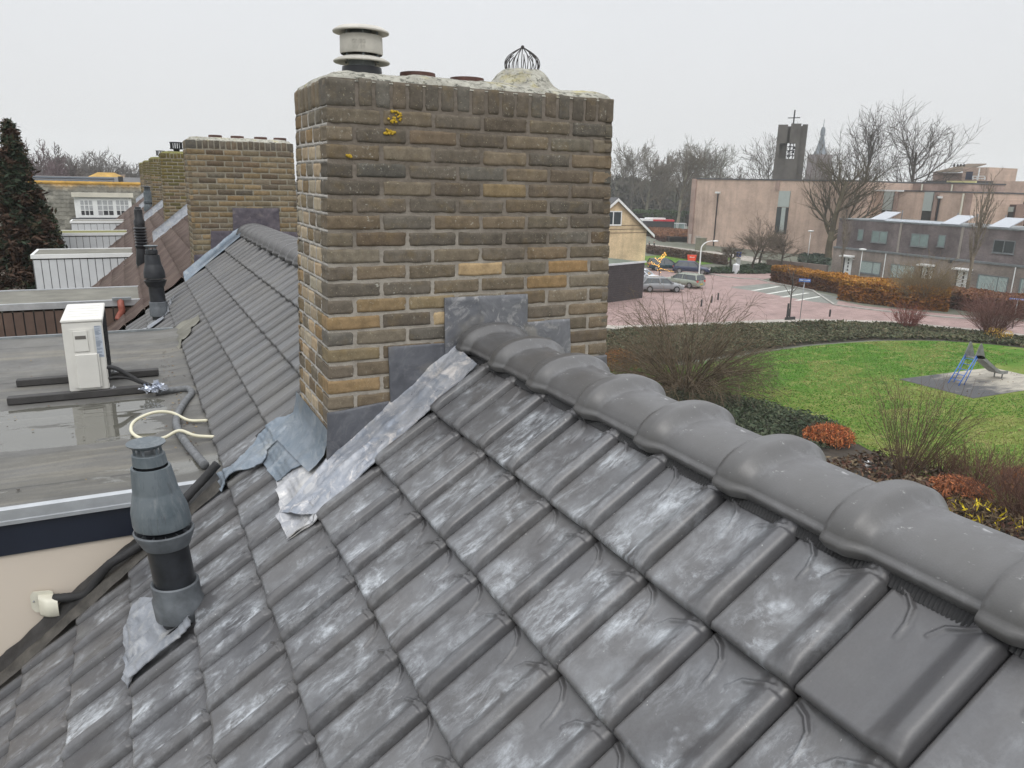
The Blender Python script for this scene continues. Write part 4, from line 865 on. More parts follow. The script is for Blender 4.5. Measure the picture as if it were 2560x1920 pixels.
def _grass(name, c1, c2, c3):
    t = NT(name); n1 = t.noise(.13, 6, .65); sy = t.n('ShaderNodeSeparateXYZ', i0=t.co).outputs[1]; c = t.mix(t.ramp(t.math('ADD', n1, t.ramp(sy, 20., 29., .16, -.10)), .42, .62), c1, c2); c = t.mix(t.ramp(t.noise(.55, 5, .65, src=t.map((1, 2.2, 1), (0, 0, .5))), .50, .64, 0, .8), c, c3)
    c = t.mix(t.ramp(t.noise(9, 5, .7), .4, .7, 0, .5), c, tuple(.55*x for x in c1)); t.bump(t.noise(14, 6, .7), 1., .05); return t.fin(c, .9, 0, .15)
M_GRASS = _grass('lawn grass', (.075, .175, .018), (.160, .205, .040), (.26, .25, .085))
def _pave(name, c1, c2, br=.2, bh=.1, rot=0):
    t = NT(name); q = t.map((1, 1, 1), (0, 0, rot)); b = t.n('ShaderNodeTexBrick', Vector=q, Color1=(*c1, 1), Color2=(*c2, 1), Mortar=(*[.45*x for x in c1], 1), Scale=1.); b.inputs['Brick Width'].default_value = br; b.inputs['Row Height'].default_value = bh; b.inputs['Mortar Size'].default_value = .008
    g = t.n('ShaderNodeVectorMath', _operation='SCALE', Scale=t.ramp(t.noise(.5, 6, .65), .3, .7, .75, 1.2)); t.set(g.inputs[0], b.outputs[0]); return t.fin(g.outputs[0], .75, 0, .3)
M_RED = _pave('red street brick', (.27, .185, .17), (.33, .235, .215), .4, .2, .6); M_GREYP = _pave('grey parking brick', (.17, .18, .16), (.22, .225, .20), .3, .15, .6)
M_SLAB = _pave('pale pavement slab', (.33, .30, .26), (.38, .35, .31), .6, .3); M_GROUND = pm('town ground', (.11, .115, .085), .95, 0, .35, .08)
M_SOIL = pm('garden soil', (.045, .035, .025), .95, 0, .4, 1.5, .4)
flat('ground', [(-900, -300), (1500, -300), (1500, 1500), (-900, 1500)], -.012, M_GROUND)
Z6 = lambda *a: tuple(onZ(z6(*a))[:2]); Y1 = lambda *a: tuple(onZ(y1(*a))[:2]); Y2 = lambda *a: tuple(onZ(y2(*a))[:2]); S = lambda *a: tuple(onZ(s_(*a))[:2]); Z7 = lambda *a: tuple(onZ(z7(*a))[:2])
# red brick street and parking court
flat('road', [(24, 52), (30.3, 44.3), (37, 43.6), (46, 42.2), (53, 39), (57, 33), (61, 24), (66, 12), (74, 12), (68, 28), (64, 35), (60.5, 41), (57.8, 45.5), (58.3, 49.5), (62.5, 63), (70, 66.5), (66, 71), (60, 75), (52, 80), (40, 78), (34, 60)], .004, M_RED)
flat('pavement', [(24, 49.5), (30.6, 43.6), (37.2, 42.7), (45.6, 41.4), (52, 38.6), (56, 32.5), (60, 23.6), (65, 12), (66.5, 12), (61.4, 24.2), (57.3, 33.2), (53.2, 39.2), (46.4, 42.6), (37.5, 43.9), (31, 44.9), (25, 51.5)], .01, M_SLAB)
flat('parking_lane', [Y1(1340, 490), Y1(1750, 450), Y1(2198, 530), Y2(290, 430), Y2(255, 500), Y1(2198, 640), Y1(1600, 530)], .009, M_GREYP)
for k in range(4):
    a = np.array(Y1(1560+150*k, 525+34*k)); b_ = np.array(Y1(1830+150*k, 480+34*k)); d = np.array([.35, -.25])
    flat('parking_stripe', [a, b_, b_+d, a+d], .013, pm('road paint', (.55, .56, .52), .7, 0, .2, 2))
def ribbon(name, P, w, z0, z1_, mat, kind='structure', label=None, cat=None):
    P = np.array(P, float); t = np.gradient(P, axis=0); t /= np.linalg.norm(t, axis=1)[:, None]; n = np.stack([-t[:, 1], t[:, 0]], 1)*w/2
    A, B = P+n, P-n; m = len(P); V = []
    for q, z in ((A, z0), (A, z1_), (B, z1_), (B, z0)): V.append(np.c_[q, np.full(m, z)])
    G = np.stack(V, 1); o = MB().grid(G).obj(name, mat); return tag(o, label, cat, kind=kind)
M_KERB = pm('concrete kerb', (.34, .33, .30), .85, 0, .2, 2)
ribbon('kerb', [Y1(1100, 350), Y1(1300, 385), Y1(1450, 402), Y1(1640, 410), Y1(1750, 440), Y1(2198, 525), Y2(230, 512), Y2(600, 560), Y2(830, 585), Y2(1380, 640), Y2(1700, 660)], .18, 0, .11, M_KERB)
# lawn
lawnP = [(20, 39), (27.5, 33.2), (35.1, 34.1), (39.4, 34.4), (45.1, 33.9), (49.7, 32.1), (52.6, 28.7), (55, 22), (57, 10), (40, 4), (24, 8), (24.2, 14), (25, 17.5), (26.2, 22.8), (25.3, 27), (22, 32)]
lp = smooth_poly(lawnP, 5); gx, gy = None, None
flat('lawn', lp, .012, M_GRASS)
flat('lawn', [(60, 76.5), (70, 79), (78, 84), (80, 92), (66, 90), (58, 84)], .012, M_GRASS)
flat('planting_bed', [(22, 40), (30.2, 43.3), (37.3, 42.3), (45.4, 41), (51.6, 38.3), (55.6, 32.1), (59.6, 23.2), (64, 11), (58, 8), (57, 10), (55, 22), (52.8, 28.9), (49.7, 32.6), (45.1, 34.4), (39.4, 34.9), (35.1, 34.6), (27.5, 33.7), (20, 39.5)], .016, M_SOIL)
flat('planting_bed', [(14, 30), (22, 31.6), (25.3, 27), (26.2, 22.8), (25, 17.5), (24.2, 14), (24, 6), (12, 4)], .016, M_SOIL)
flat('road', [Z6(410, 1225), Z6(700, 1262), Z6(1050, 1300), Z6(1400, 1350), Z6(1430, 1400), Z6(1000, 1335), Z6(410, 1265)], .004, M_SLAB)
# ---------------------------------------------------------------- small faces: leaves, twigs
def leaves(P, size, cols, flat_=.6, asp=1.6):
    n = len(P); a = rng.normal(size=(n, 3)); a[:, 2] *= flat_; a /= np.linalg.norm(a, axis=1)[:, None]; b = np.cross(a, rng.normal(size=(n, 3))); b /= np.linalg.norm(b, axis=1)[:, None]
    s = (size*(.6+.8*rng.random(n)))[:, None]; V = np.stack([P-a*s*asp*.5, P+b*s*.5, P+a*s*asp*.5, P-b*s*.5], 1).reshape(-1, 3)
    F = np.arange(n*4).reshape(n, 4); C = np.repeat(cols, 4, 0); return V, F, C
def leafmesh(name, P, size, cols, mat, parent=None, **k):
    V, F, C = leaves(P, size, cols, **k); return quads_np(name, V, F, mat, C, parent)
def pick(pal, n, w=None):
    pal = np.array(pal); c = pal[rng.choice(len(pal), n, p=w)]*(.7+.6*rng.random((n, 1))); return c
M_LEAF = pm('leaf', (1, 1, 1), .75, 0, .15, 2, attr=True, spec=.25); M_TWIG = pm('twig bark', (1, 1, 1), .85, 0, .25, 5, attr=True, spec=.2)
def inpoly(P, poly):
    x, y = P[:, 0], P[:, 1]; r = np.zeros(len(P), bool); n = len(poly)
    for i in range(n):
        a, b = poly[i], poly[(i+1) % n]; m = ((a[1] > y) != (b[1] > y)) & (x < (b[0]-a[0])*(y-a[1])/(b[1]-a[1]+1e-12)+a[0]); r ^= m
    return r
def fillpoly(poly, n):
    poly = np.array(poly); lo, hi = poly.min(0), poly.max(0); o = []
    while sum(map(len, o)) < n: P = lo+(hi-lo)*rng.random((n, 2)); o.append(P[inpoly(P, poly)])
    return np.concatenate(o)[:n]
def cover(name, poly, n, hgt, size, pal, label=None):
    P = fillpoly(poly, n)+rng.normal(0, .13, (n, 2)); P3 = np.c_[P, np.zeros(len(P))]; hh = hgt*(.45+.55*(vn(P3, .9, 5)+.5).clip(0, 1)+.25*vn(P3, 3, 2)); z = hh*rng.random(len(P))**.5
    o = leafmesh(name, np.c_[P, z+.02], size, pick(pal, len(P))*(.85+.5*vn(P3, .5, 9))[:, None], M_LEAF, asp=2.6); return tag(o, label, kind='stuff')
bedA = [(21, 39.5), (30.2, 42.9), (37.3, 41.9), (45.4, 40.6), (51.3, 38), (55.3, 32), (59.3, 23), (63, 12), (58.5, 9), (57.4, 10), (55.4, 22), (53, 29), (49.9, 32.8), (45.2, 34.6), (39.4, 35.1), (35.1, 34.8), (27.5, 33.9), (22, 38)]
cover('ground_cover', bedA, 75000, .34, .10, [(.085, .095, .05), (.11, .11, .06), (.14, .11, .065), (.07, .085, .045), (.12, .125, .07)])
cover('ground_cover', [(15, 29), (22, 31.2), (25.6, 27), (26.6, 22.8), (26.2, 20.6), (20, 18), (14, 22)], 26000, .38, .075, [(.05, .075, .04), (.07, .09, .05), (.085, .10, .055)])
cover('ground_cover', [(12, 18), (20, 18), (25.5, 18), (24.6, 14), (24.3, 6), (12, 4)], 16000, .6, .09, [(.10, .045, .03), (.13, .08, .05), (.07, .05, .035), (.16, .12, .07)])
cover('ground_cover', [(60.5, 70), (66, 67.8), (72, 67.5), (76.5, 70), (77, 74), (72, 74.5), (64, 73)], 12000, .35, .16, [(.03, .055, .028), (.045, .07, .03)])
cover('ground_cover', [Z7(220, 1180), Z7(470, 1215), Z7(480, 1130), Z7(230, 1130)], 4000, .5, .2, [(.04, .06, .04)])
P_ = fillpoly(lawnP, 2600); P_ = P_[rng.random(len(P_)) < np.clip(1.1-.055*np.abs(P_[:, 1]-P_[:, 0]*.2-10)+.3*(P_[:, 0] < 30), .15, 1)]
tag(leafmesh('leaf_litter', np.c_[P_, np.full(len(P_), .03)], .06, pick([(.16, .09, .04), (.10, .06, .03), (.22, .16, .08)], len(P_)), M_LEAF, flat_=.1), kind='stuff')
P_ = fillpoly(lawnP, 110000); P_ = P_[(P_[:, 0] < 50) & ~((P_[:, 0] > 36.6) & (P_[:, 1] > 21.75) & (P_[:, 1] < 26.2))]; tn = vn(np.c_[P_, 0*P_[:, 0]], .35, 12)[:, None]; cg = np.where(tn > .12, pick([(.27, .27, .09), (.20, .24, .06)], len(P_)), pick([(.075, .20, .02), (.10, .22, .03), (.13, .23, .04)], len(P_)))
tag(leafmesh('grass_blades', np.c_[P_, .02+.02*rng.random(len(P_))], .032, cg, M_LEAF, flat_=1., asp=4.), kind='stuff')
# ---------------------------------------------------------------- branching plants
def wood(segs, sides=4):
    """segs: rows of (x0 y0 z0 r0 x1 y1 z1 r1)"""
    S_ = np.array(segs); A, ra, B, rb = S_[:, 0:3], S_[:, 3], S_[:, 4:7], S_[:, 7]; d = B-A; d /= np.linalg.norm(d, axis=1)[:, None]+1e-9
    u = np.cross(d, np.array([.3, .2, 1.])); u /= np.linalg.norm(u, axis=1)[:, None]+1e-9; v = np.cross(d, u); V = []
    for P, r in ((A, ra), (B, rb)):
        for k in range(sides): a = 2*math.pi*k/sides; V.append(P+r[:, None]*(u*math.cos(a)+v*math.sin(a)))
    V = np.stack(V, 1); n = len(S_); base = (np.arange(n)*2*sides)[:, None]; F = []
    for k in range(sides): F.append(base+np.array([[k, (k+1) % sides, sides+(k+1) % sides, sides+k]]))
    return V.reshape(-1, 3), np.stack(F, 1).reshape(-1, 4)
def grow(R, p, d, Ln, r, lev, maxl, nch, spread, out, up=.15, wig=.18, shrink=.62, rmin=.012, steps=5, start=.3):
    p = np.array(p, float); d = np.array(d, float); d /= np.linalg.norm(d); st = Ln/steps; pts = []
    for i in range(steps):
        d2 = d+R.normal(size=3)*wig*(.6 if lev == 0 else 1)+np.array([0, 0, up]); d2 /= np.linalg.norm(d2); q = p+d2*st
        r1 = max(r*(1-(i+1)/steps*(.55 if lev == 0 else .7)), rmin*.6); r0 = max(r*(1-i/steps*(.55 if lev == 0 else .7)), rmin*.6)
        out[min(lev, 1) if lev else 0].append((*p, r0, *q, r1)); p, d = q, d2; pts.append((p.copy(), d.copy(), r1, (i+1)/steps))
    if lev >= maxl: return
    for i in range(nch[lev]):
        t = start+(1-start)*(i+R.random())/nch[lev] if lev else start+(1-start)*((i+.5*R.random())/nch[lev])**.8
        k = min(int(t*steps), steps-1); q, dd, rr, _ = pts[k]; a = R.normal(size=3); a -= dd*(a@dd); a /= np.linalg.norm(a); sp = spread[lev]*(.7+.6*R.random())
        nd = dd*math.cos(sp)+a*math.sin(sp); grow(R, q-(dd*st*R.random()), nd, Ln*shrink*(1.15-.45*t)*(.75+.5*R.random()), max(rr*.62, rmin), lev+1, maxl, nch, spread, out, up, wig, shrink, rmin, max(3, steps-1), .15)
def wcol(n, c): return np.repeat(np.array([c])*(.75+.5*rng.random((n, 1))), 1, 0)
def plant(name, label, cat, loc, seed, Ln, r, maxl, nch, spread, col, group=None, up=.12, wig=.15, shrink=.62, rmin=.012, start=.3, lean=(0, 0, 1), sides=4, tcol=None, parts=('trunk', 'crown'), rz=0):
    R = np.random.default_rng(seed); out = [[], []]; grow(R, (0, 0, 0), lean, Ln, r, 0, maxl, nch, spread, out, up, wig, shrink, rmin, 8, start)
    t = thing(name, label, cat, loc, rz, group)
    for seg, nm, sd, c in ((out[0], parts[0], 8, tcol or col), (out[1], parts[1], sides, col)):
        V, F = wood(seg, sd); V = V+np.array(loc); C = np.repeat(wcol(len(seg), c), 2*sd, 0); quads_np(nm, V, F, M_TWIG, C, t, sd > 5)
    return t
def clump(name, label, cat, loc, seed, nst, hgt, spread_, r, col, maxl=1, nch=(5, 3), group=None, droop=.0, rmin=.006, base=.3, sides=3, extra=None, wig=.12, steps=7, cut=None):
    """many stems from one foot"""
    R = np.random.default_rng(seed); segs = [[], []]
    for i in range(nst):
        a = R.random()*6.283; sp = spread_*math.sqrt(R.random()); d = (math.sin(sp)*math.cos(a), math.sin(sp)*math.sin(a), math.cos(sp))
        grow(R, (base*math.cos(a)*R.random(), base*math.sin(a)*R.random(), 0), d, hgt*(.6+.5*R.random()), r*(.5+.6*R.random()), 0, maxl, nch, (.45, .6, .7), segs, -droop*math.sin(sp), wig, .45, rmin, steps, .3)
    t = thing(name, label, cat, loc, 0, group)
    for k, nm in ((0, 'stems'), (1, 'twigs')):
        if segs[k]: V, F = wood(segs[k], 4 if k == 0 else sides); quads_np(nm, V+np.array(loc), F, M_TWIG, np.repeat(wcol(len(segs[k]), col), 2*(4 if k == 0 else sides), 0), t)
    return t
BARK = (.085, .075, .055); BARKD = (.06, .052, .045); BARKG = (.095, .09, .06)
# the big arching bush in the middle distance
clump('hazel_bush', 'large leafless arching shrub with many brown stems between lawn and red street', 'shrub', (23.9, 28.4, 0), 3, 190, 4.9, 1.05, .034, (.125, .094, .060), 2, (6, 3), droop=.13, rmin=.0075, base=.75, wig=.15)
clump('willow_shrub', 'wide tan leafless shrub in front of the orange hedge', 'shrub', (*Z7(1225, 1560), 0), 5, 230, 4.0, .78, .016, (.20, .155, .09), 1, (6, 3), droop=.02, rmin=.012, base=.5)
clump('dogwood_shrub', 'low red stemmed shrub beside the wide tan shrub', 'shrub', (*Y2(980, 760), 0), 6, 120, 1.7, .7, .014, (.20, .07, .055), 1, (4, 2), rmin=.010, base=.5)
clump('dogwood_shrub', 'purple brown leafless shrub near the right edge by the street sign', 'shrub', (*Y2(1850, 830), 0), 7, 200, 3.0, .72, .015, (.17, .085, .07), 1, (5, 3), rmin=.011, base=.5)
clump('bare_shrub', 'sparse upright leafless shrub just beyond the ridge tiles', 'shrub', (*onZ((2262, 1200))[:2], 0), 8, 62, 3.4, .62, .016, (.115, .075, .048), 1, (6, 3), rmin=.0055, base=.28, wig=.09)
def spiky(name, label, loc, n, rad, h, pal, stems=(.15, .06, .04), size=.036):
    t = thing(name, label, 'shrub', (*loc, 0)); R = rng; segs = []
    for i in range(n//14):
        a = R.random()*6.283; rr = rad*math.sqrt(R.random()); p = np.array([rr*math.cos(a)*.6, rr*math.sin(a)*.6, 0]); q = np.array([rr*math.cos(a), rr*math.sin(a), h*(.5+.6*R.random())]); segs.append((*p, .008, *q, .004))
    V, F = wood(segs, 3); quads_np('stems', V+np.array([*loc, 0]), F, M_TWIG, np.repeat(wcol(len(segs), stems), 6, 0), t)
    a = R.random(n)*6.283; rr = rad*np.sqrt(R.random(n))*(1+.35*vn(np.stack([np.cos(a)*1.5, np.sin(a)*1.5, 0*a], 1), 1.6, n)); P = np.stack([rr*np.cos(a), rr*np.sin(a), h*(.15+.85*R.random(n)**.7)*(1-.35*(rr/rad)**2)], 1)
    leafmesh('leaves', P+np.array([*loc, 0]), size, pick(pal, n), M_LEAF, t, flat_=1.6, asp=5.); return t
spiky('orange_shrub', 'small bright orange twiggy shrub at the edge of the lawn', onZ((2075, 1108))[:2], 2600, .95, .75, [(.48, .14, .045), (.38, .11, .04), (.58, .22, .08), (.2, .09, .04)])
spiky('orange_shrub', 'dull orange low shrub half behind the nearest ridge tile', onZ((2390, 1250))[:2], 1800, .9, .8, [(.42, .15, .06), (.3, .12, .06)])
spiky('orange_shrub', 'orange brown shrub at the right edge behind the ridge tiles', onZ((2560, 1235))[:2], 1600, .9, .9, [(.42, .17, .06), (.26, .12, .06)])
spiky('yellow_flower_shrub', 'low shrub dotted with bright yellow flowers beside the ridge tiles', onZ((2440, 1320))[:2], 330, 1.2, .8, [(.72, .56, .03), (.12, .08, .04), (.14, .10, .05), (.10, .07, .04)], (.10, .08, .05), .055)
spiky('autumn_shrub', 'small yellow orange shrub close to the right side of the brick chimney', onZ((1545, 925))[:2], 1800, 1.0, 1.2, [(.38, .20, .03), (.24, .10, .04), (.32, .12, .04)])
spiky('autumn_shrub', 'few yellow leaves on the low plant under the street sign at the right edge', Y2(1930, 865), 240, .9, .9, [(.6, .38, .06), (.5, .3, .05)])
for i, (p, hgt) in enumerate((((2440, 1215), 1.5), ((2520, 1290), 2.1), ((2590, 1330), 2.2), ((2350, 1190), 1.1))):
    clump('brown_shrub', ['red brown tangle of twigs behind the nearest ridge tile', 'tall brown twiggy shrub among the yellow flowers', 'brown twiggy shrub at the lower right edge of the garden', 'low dark twiggy shrub left of the red brown tangle'][i], 'shrub', (*onZ(p)[:2], 0), 20+i, 110, hgt, .8, .012, (.13, .07, .05), 1, (4, 3), rmin=.006, base=.5)
# yellow flowers carried by the tall twigs
# ---------------------------------------------------------------- hedges
def hedge(name, label, path, w, h, n, pal, size=.13, cat='hedge', wv=None):
    P = np.array(path, float); d = np.r_[0, np.cumsum(np.linalg.norm(np.diff(P, axis=0), axis=1))]; t = rng.random(n)*d[-1]; q = np.stack([np.interp(t, d, P[:, 0]), np.interp(t, d, P[:, 1])], 1)
    tt = np.gradient(P, axis=0); tt /= np.linalg.norm(tt, axis=1)[:, None]; nn = np.stack([np.interp(t, d, -tt[:, 1]), np.interp(t, d, tt[:, 0])], 1)
    s = rng.choice(3, n, p=[.35, .3, .35]); u = np.where(s == 0, -1, np.where(s == 2, 1, rng.random(n)*2-1)); z = np.where(s == 1, 1-.07*rng.random(n), rng.random(n))
    P3 = np.c_[q, z]; k = 1+.14*vn(P3, .8, 3)+.10*vn(P3, 2.6, 6); Q = np.c_[q+nn*(u*w/2*k*(.92+.16*rng.random(n)))[:, None], z*h*k]
    tp = (z > .72+.12*vn(P3, 1.4, 8)); col = np.where(tp[:, None], pick(pal[0], n), pick(pal[1], n))*(.85+.5*vn(P3, 1.2, 4))[:, None]
    root = leafmesh('foliage', Q, size, col, M_LEAF, None); o = thing(name, label, cat, (*P[0], 0)); par(root, o)
    b = MB(); pp = []
    for a in P: pp.append(a)
    T2 = np.gradient(P, axis=0); T2 /= np.linalg.norm(T2, axis=1)[:, None]; N2 = np.stack([-T2[:, 1], T2[:, 0]], 1)*w*.40
    G = np.stack([np.c_[P+N2, 0*P[:, 0]], np.c_[P+N2, 0*P[:, 0]+h*.85], np.c_[P-N2, 0*P[:, 0]+h*.85], np.c_[P-N2, 0*P[:, 0]]], 1); b.grid(G).obj('branches', pm('hedge core', (.05, .03, .02), .95, 0, .4, 2), o); return o
OR = ([(.46, .23, .03), (.38, .17, .025), (.30, .13, .03)], [(.15, .06, .03), (.20, .09, .03), (.11, .045, .028)]); RB = ([(.22, .10, .045), (.17, .075, .045), (.26, .12, .05)], [(.13, .05, .035), (.10, .042, .03)])
hedge('beech_hedge', 'clipped hedge with orange top beside the parking lane', [(63.8, 61.5), (63.6, 58), (63.2, 54), (63.0, 51), (63.2, 48.8)], 2.4, 1.7, 22000, OR)
hedge('beech_hedge', 'bright orange brown hedge bulging towards the parking lane end', [(61.0, 49.5), (61.2, 47), (62.4, 44.2), (64.0, 42)], 4.2, 1.9, 24000, ([(.42, .20, .03), (.34, .14, .03), (.46, .25, .05)], [(.30, .12, .03), (.17, .07, .03), (.36, .16, .03)]), .14)
hedge('beech_hedge', 'long red brown hedge in front of the white doors of the grey row', [(68, 50), (66.8, 46), (66.4, 41), (67.4, 36), (68.5, 30), (70, 22)], 4.2, 1.5, 34000, RB, .14)
hedge('beech_hedge', 'low red brown hedge before the left side wall of the big pink hall', [Z6(420, 1130), Z6(560, 1140), Z6(780, 1215)], 9, 1.1, 16000, RB, .25)
hedge('evergreen_hedge', 'dark green hedge behind the bus in front of the white house', [Z6(330, 1075), Z6(500, 1070), Z6(640, 1065), Z6(780, 1075)], 4, 3.6, 9000, ([(.04, .075, .02)], [(.025, .05, .015)]), .5)
def fencerow():
    A, B = np.array(Z6(412, 1308)), np.array(Z6(1110, 1415)); t = thing('hornbeam_hedge', 'thin brown hedge with wire fence along the small lawn', 'hedge', (*A, 0)); n = 90; b = MB(); L_ = np.linalg.norm(B-A)
    for i in range(n): p = A+(B-A)*i/(n-1); b.box((p[0]-.05, p[1]-.05, 0), (p[0]+.05, p[1]+.05, 1.15))
    b.obj('pickets', pm('weathered picket', (.16, .13, .11), .9, 0, .3, 2), t)
    P = A+(B-A)*rng.random((9000, 1)); Q = np.c_[P+rng.normal(0, .25, (9000, 2)), .1+1.15*rng.random(9000)]; leafmesh('foliage', Q, .12, pick([(.10, .065, .045), (.13, .085, .06)], 9000), M_LEAF, t); return t
fencerow()
# ---------------------------------------------------------------- trees
def rel_h(base, top): p = onZ(base); d = ray(top); return p[:2], H+d[2]*math.hypot(p[0], p[1])/math.hypot(d[0], d[1])
GB = 'bare trees around the square'
plant('bare_tree', 'largest leafless tree in front of the pink hall, trunk forking low', 'tree', (91.0, 78.9, 0), 41, 11.2, .50, 3, (14, 9, 6), (.85, .6, .65), (.085, .070, .045), GB, .085, .12, .62, .024, .18, tcol=(.10, .085, .055))
D_ = 150
def far_at(px_, dep): d = ray((px_, 470)); k = dep/math.hypot(d[0], d[1]); return (d[0]*k, d[1]*k, 0)
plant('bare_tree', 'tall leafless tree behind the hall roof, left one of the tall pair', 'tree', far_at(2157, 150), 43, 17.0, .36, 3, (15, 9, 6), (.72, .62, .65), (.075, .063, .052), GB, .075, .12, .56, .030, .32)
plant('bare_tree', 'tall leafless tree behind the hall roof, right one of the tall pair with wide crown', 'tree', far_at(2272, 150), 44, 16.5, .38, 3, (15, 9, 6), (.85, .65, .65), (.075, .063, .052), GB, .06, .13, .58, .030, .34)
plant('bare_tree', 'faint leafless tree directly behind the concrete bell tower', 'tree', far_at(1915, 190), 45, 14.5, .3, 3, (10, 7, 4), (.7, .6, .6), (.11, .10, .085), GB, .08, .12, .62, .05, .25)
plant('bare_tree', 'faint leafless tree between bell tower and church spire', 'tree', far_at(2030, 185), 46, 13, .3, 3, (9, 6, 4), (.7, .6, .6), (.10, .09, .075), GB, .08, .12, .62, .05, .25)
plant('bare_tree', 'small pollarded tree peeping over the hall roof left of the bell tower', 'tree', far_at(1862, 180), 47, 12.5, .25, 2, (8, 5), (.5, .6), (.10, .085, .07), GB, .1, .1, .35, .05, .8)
q, h = rel_h(z7(1600, 1535), z7(1760, 690)); plant('bare_tree', 'slender pale leafless tree rising from the red hedge before the grey row', 'tree', (*q, 0), 48, h*.98, .17, 3, (16, 5, 4), (.42, .5, .5), (.17, .145, .11), GB, .16, .06, .40, .018, .32)
q, h = rel_h(z7(562, 1370), z7(640, 860)); plant('bare_tree', 'thin pale leafless tree in the hedge at the left end of the grey row', 'tree', (*q, 0), 49, h, .12, 3, (14, 5, 3), (.42, .5, .5), (.17, .145, .115), GB, .14, .06, .40, .018, .3)
q, h = rel_h(y1(1960, 825), y1(1990, 330)); plant('young_tree', 'young leafless street tree with support stake beside the blue street sign', 'tree', (*q, 0), 50, h, .065, 2, (12, 5), (.6, .6), (.10, .08, .07), None, .06, .05, .42, .012, .42, tcol=(.06, .055, .05))
b = MB(); b.box((q[0]-.35, q[1]-.1, 0), (q[0]-.24, q[1], 1.3)).box((q[0]-.5, q[1]-.14, .0), (q[0]+.5, q[1]-.02, .22)); tag(b.obj('tree_stake', pm('dark stake', (.03, .03, .03), .8)), 'dark stake and low rail at the foot of the young street tree', 'stake')
for i, (bs, tp, lb, cw) in enumerate(((y1(1350, 295), z6(1140, 1215), 'low wide pollarded tree nearest the red letter box', 1.0), (y1(1575, 318), z6(1350, 1125), 'round topped leafless tree right of the blue parking sign', 1.), (y1(1648, 272), z6(1430, 1050), 'tallest of the small round leafless trees by the hall', 1.), (y1(1885, 300), z6(1610, 1150), 'rightmost small round leafless tree before the hall slot window', 1.))):
    q, h = rel_h(bs, tp); plant('small_tree', lb, 'tree', (*q, 0), 60+i, h*.62, .17, 3, (12, 7, 5), (.95, .6, .6), (.12, .095, .07), 'small round trees by the hall', .02, .10, .80, .02, .55, tcol=(.06, .052, .04))
# plane trees on the left of the hall
GP = 'plane trees behind the bus stop'
pl_ = [((1612, 562), 388, 'plane tree with pale forked trunk behind the bus', (.17, .16, .115)), ((1648, 560), 392, 'dark trunked plane tree right of the pale forked one', (.075, .065, .05)), ((1690, 578), 372, 'leaning pale trunked plane tree by the bus shelter', (.20, .19, .14)), ((1577, 552), 366, 'tall thin leafless tree over the yellow gable', (.09, .08, .065)), ((1726, 560), 372, 'leafless tree close to the left corner of the hall', (.08, .078, .05)), ((1752, 545), 366, 'bushy grey green leafless tree rising behind the hall corner', (.085, .085, .055)), ((1790, 545), 375, 'broad grey green leafless tree behind the hall roof left part', (.085, .085, .055)), ((1545, 545), 395, 'brownish leafless tree touching the chimney edge', (.10, .08, .065)), ((1700, 540), 385, 'leafless tree in the back row between two pale trunks', (.09, .085, .06)), ((1665, 545), 400, 'lower leafless tree in the back row behind the bus shelter', (.10, .085, .07))]
for i, (bs, tp, lb, tc_) in enumerate(pl_):
    q, h = rel_h(bs, (bs[0], tp)); plant('plane_tree', lb, 'tree', (*q, 0), 80+i, h*.82, .38, 3, (16, 9, 5), (.75, .7, .7), (.115, .10, .075) if i not in (5, 6) else (.09, .09, .06), GP, .06, .13, .50, .050, .26, tcol=tc_, lean=(.0 if i != 2 else .12, 0, 1))
# conifers at the left edge
def conifer(name, label, loc, h, rad, n, pal, seed, group=None, z0=.1):
    R = np.random.default_rng(seed); t = thing(name, label, 'tree', (*loc, 0), 0, group); V, F = wood([(0, 0, 0, .22, 0, 0, h*.97, .02)], 8); quads_np('trunk', V+np.array([*loc, 0]), F, M_TWIG, np.repeat(wcol(1, (.06, .04, .03)), 16, 0), t)
    P = []; nb = 420
    for i in range(nb):
        u = R.random()**.8; z = h*(z0+(1-z0)*u); L_ = rad*(1-u)**.95*(.7+.55*R.random())+.06; a = R.random()*6.283; m = int(n/nb*(.4+1.2*(1-u)))+8; s = R.random(m)**.6
        lift = .25 if u > .6 else -.05; w = .12*L_+.05
        P.append(np.stack([np.cos(a)*L_*s+R.normal(0, w, m)*s, np.sin(a)*L_*s+R.normal(0, w, m)*s, z+L_*s*lift-.35*L_*s**2*(u < .8)+R.normal(0, .07, m)-.10*R.random(m)*s], 1))
    P = np.concatenate(P); P3 = P+np.array([*loc, 0]); k = (.6*vn(P3, 1.3, seed)+.6*vn(P3, 4, seed+1)) > pal[2]; C = np.where(k[:, None], pick(pal[0], len(P)), pick(pal[1], len(P)))
    leafmesh('crown', P3, .048, C, M_LEAF, t, asp=3.); return t
d = ray((38, 430)); k = 22/math.hypot(d[0], d[1]); c1_ = (d[0]*k, d[1]*k); top = H+ray((42, 316))[2]*22/math.hypot(*ray((42, 316))[:2])
conifer('cypress', 'tall conifer with red brown dead foliage at the left edge', c1_, top+.02, 1.75, 170000, ([(.055, .032, .021), (.045, .028, .018), (.066, .038, .025)], [(.03, .045, .025), (.05, .04, .022), (.022, .035, .02)], .04), 5)
d = ray((118, 560)); k = 23.5/math.hypot(d[0], d[1]); conifer('cypress', 'smaller dark green conifer right of the brown one', (d[0]*k, d[1]*k), 8.9, 1.35, 80000, ([(.025, .05, .022), (.018, .036, .018)], [(.04, .06, .025), (.03, .035, .018)], .1), 6)
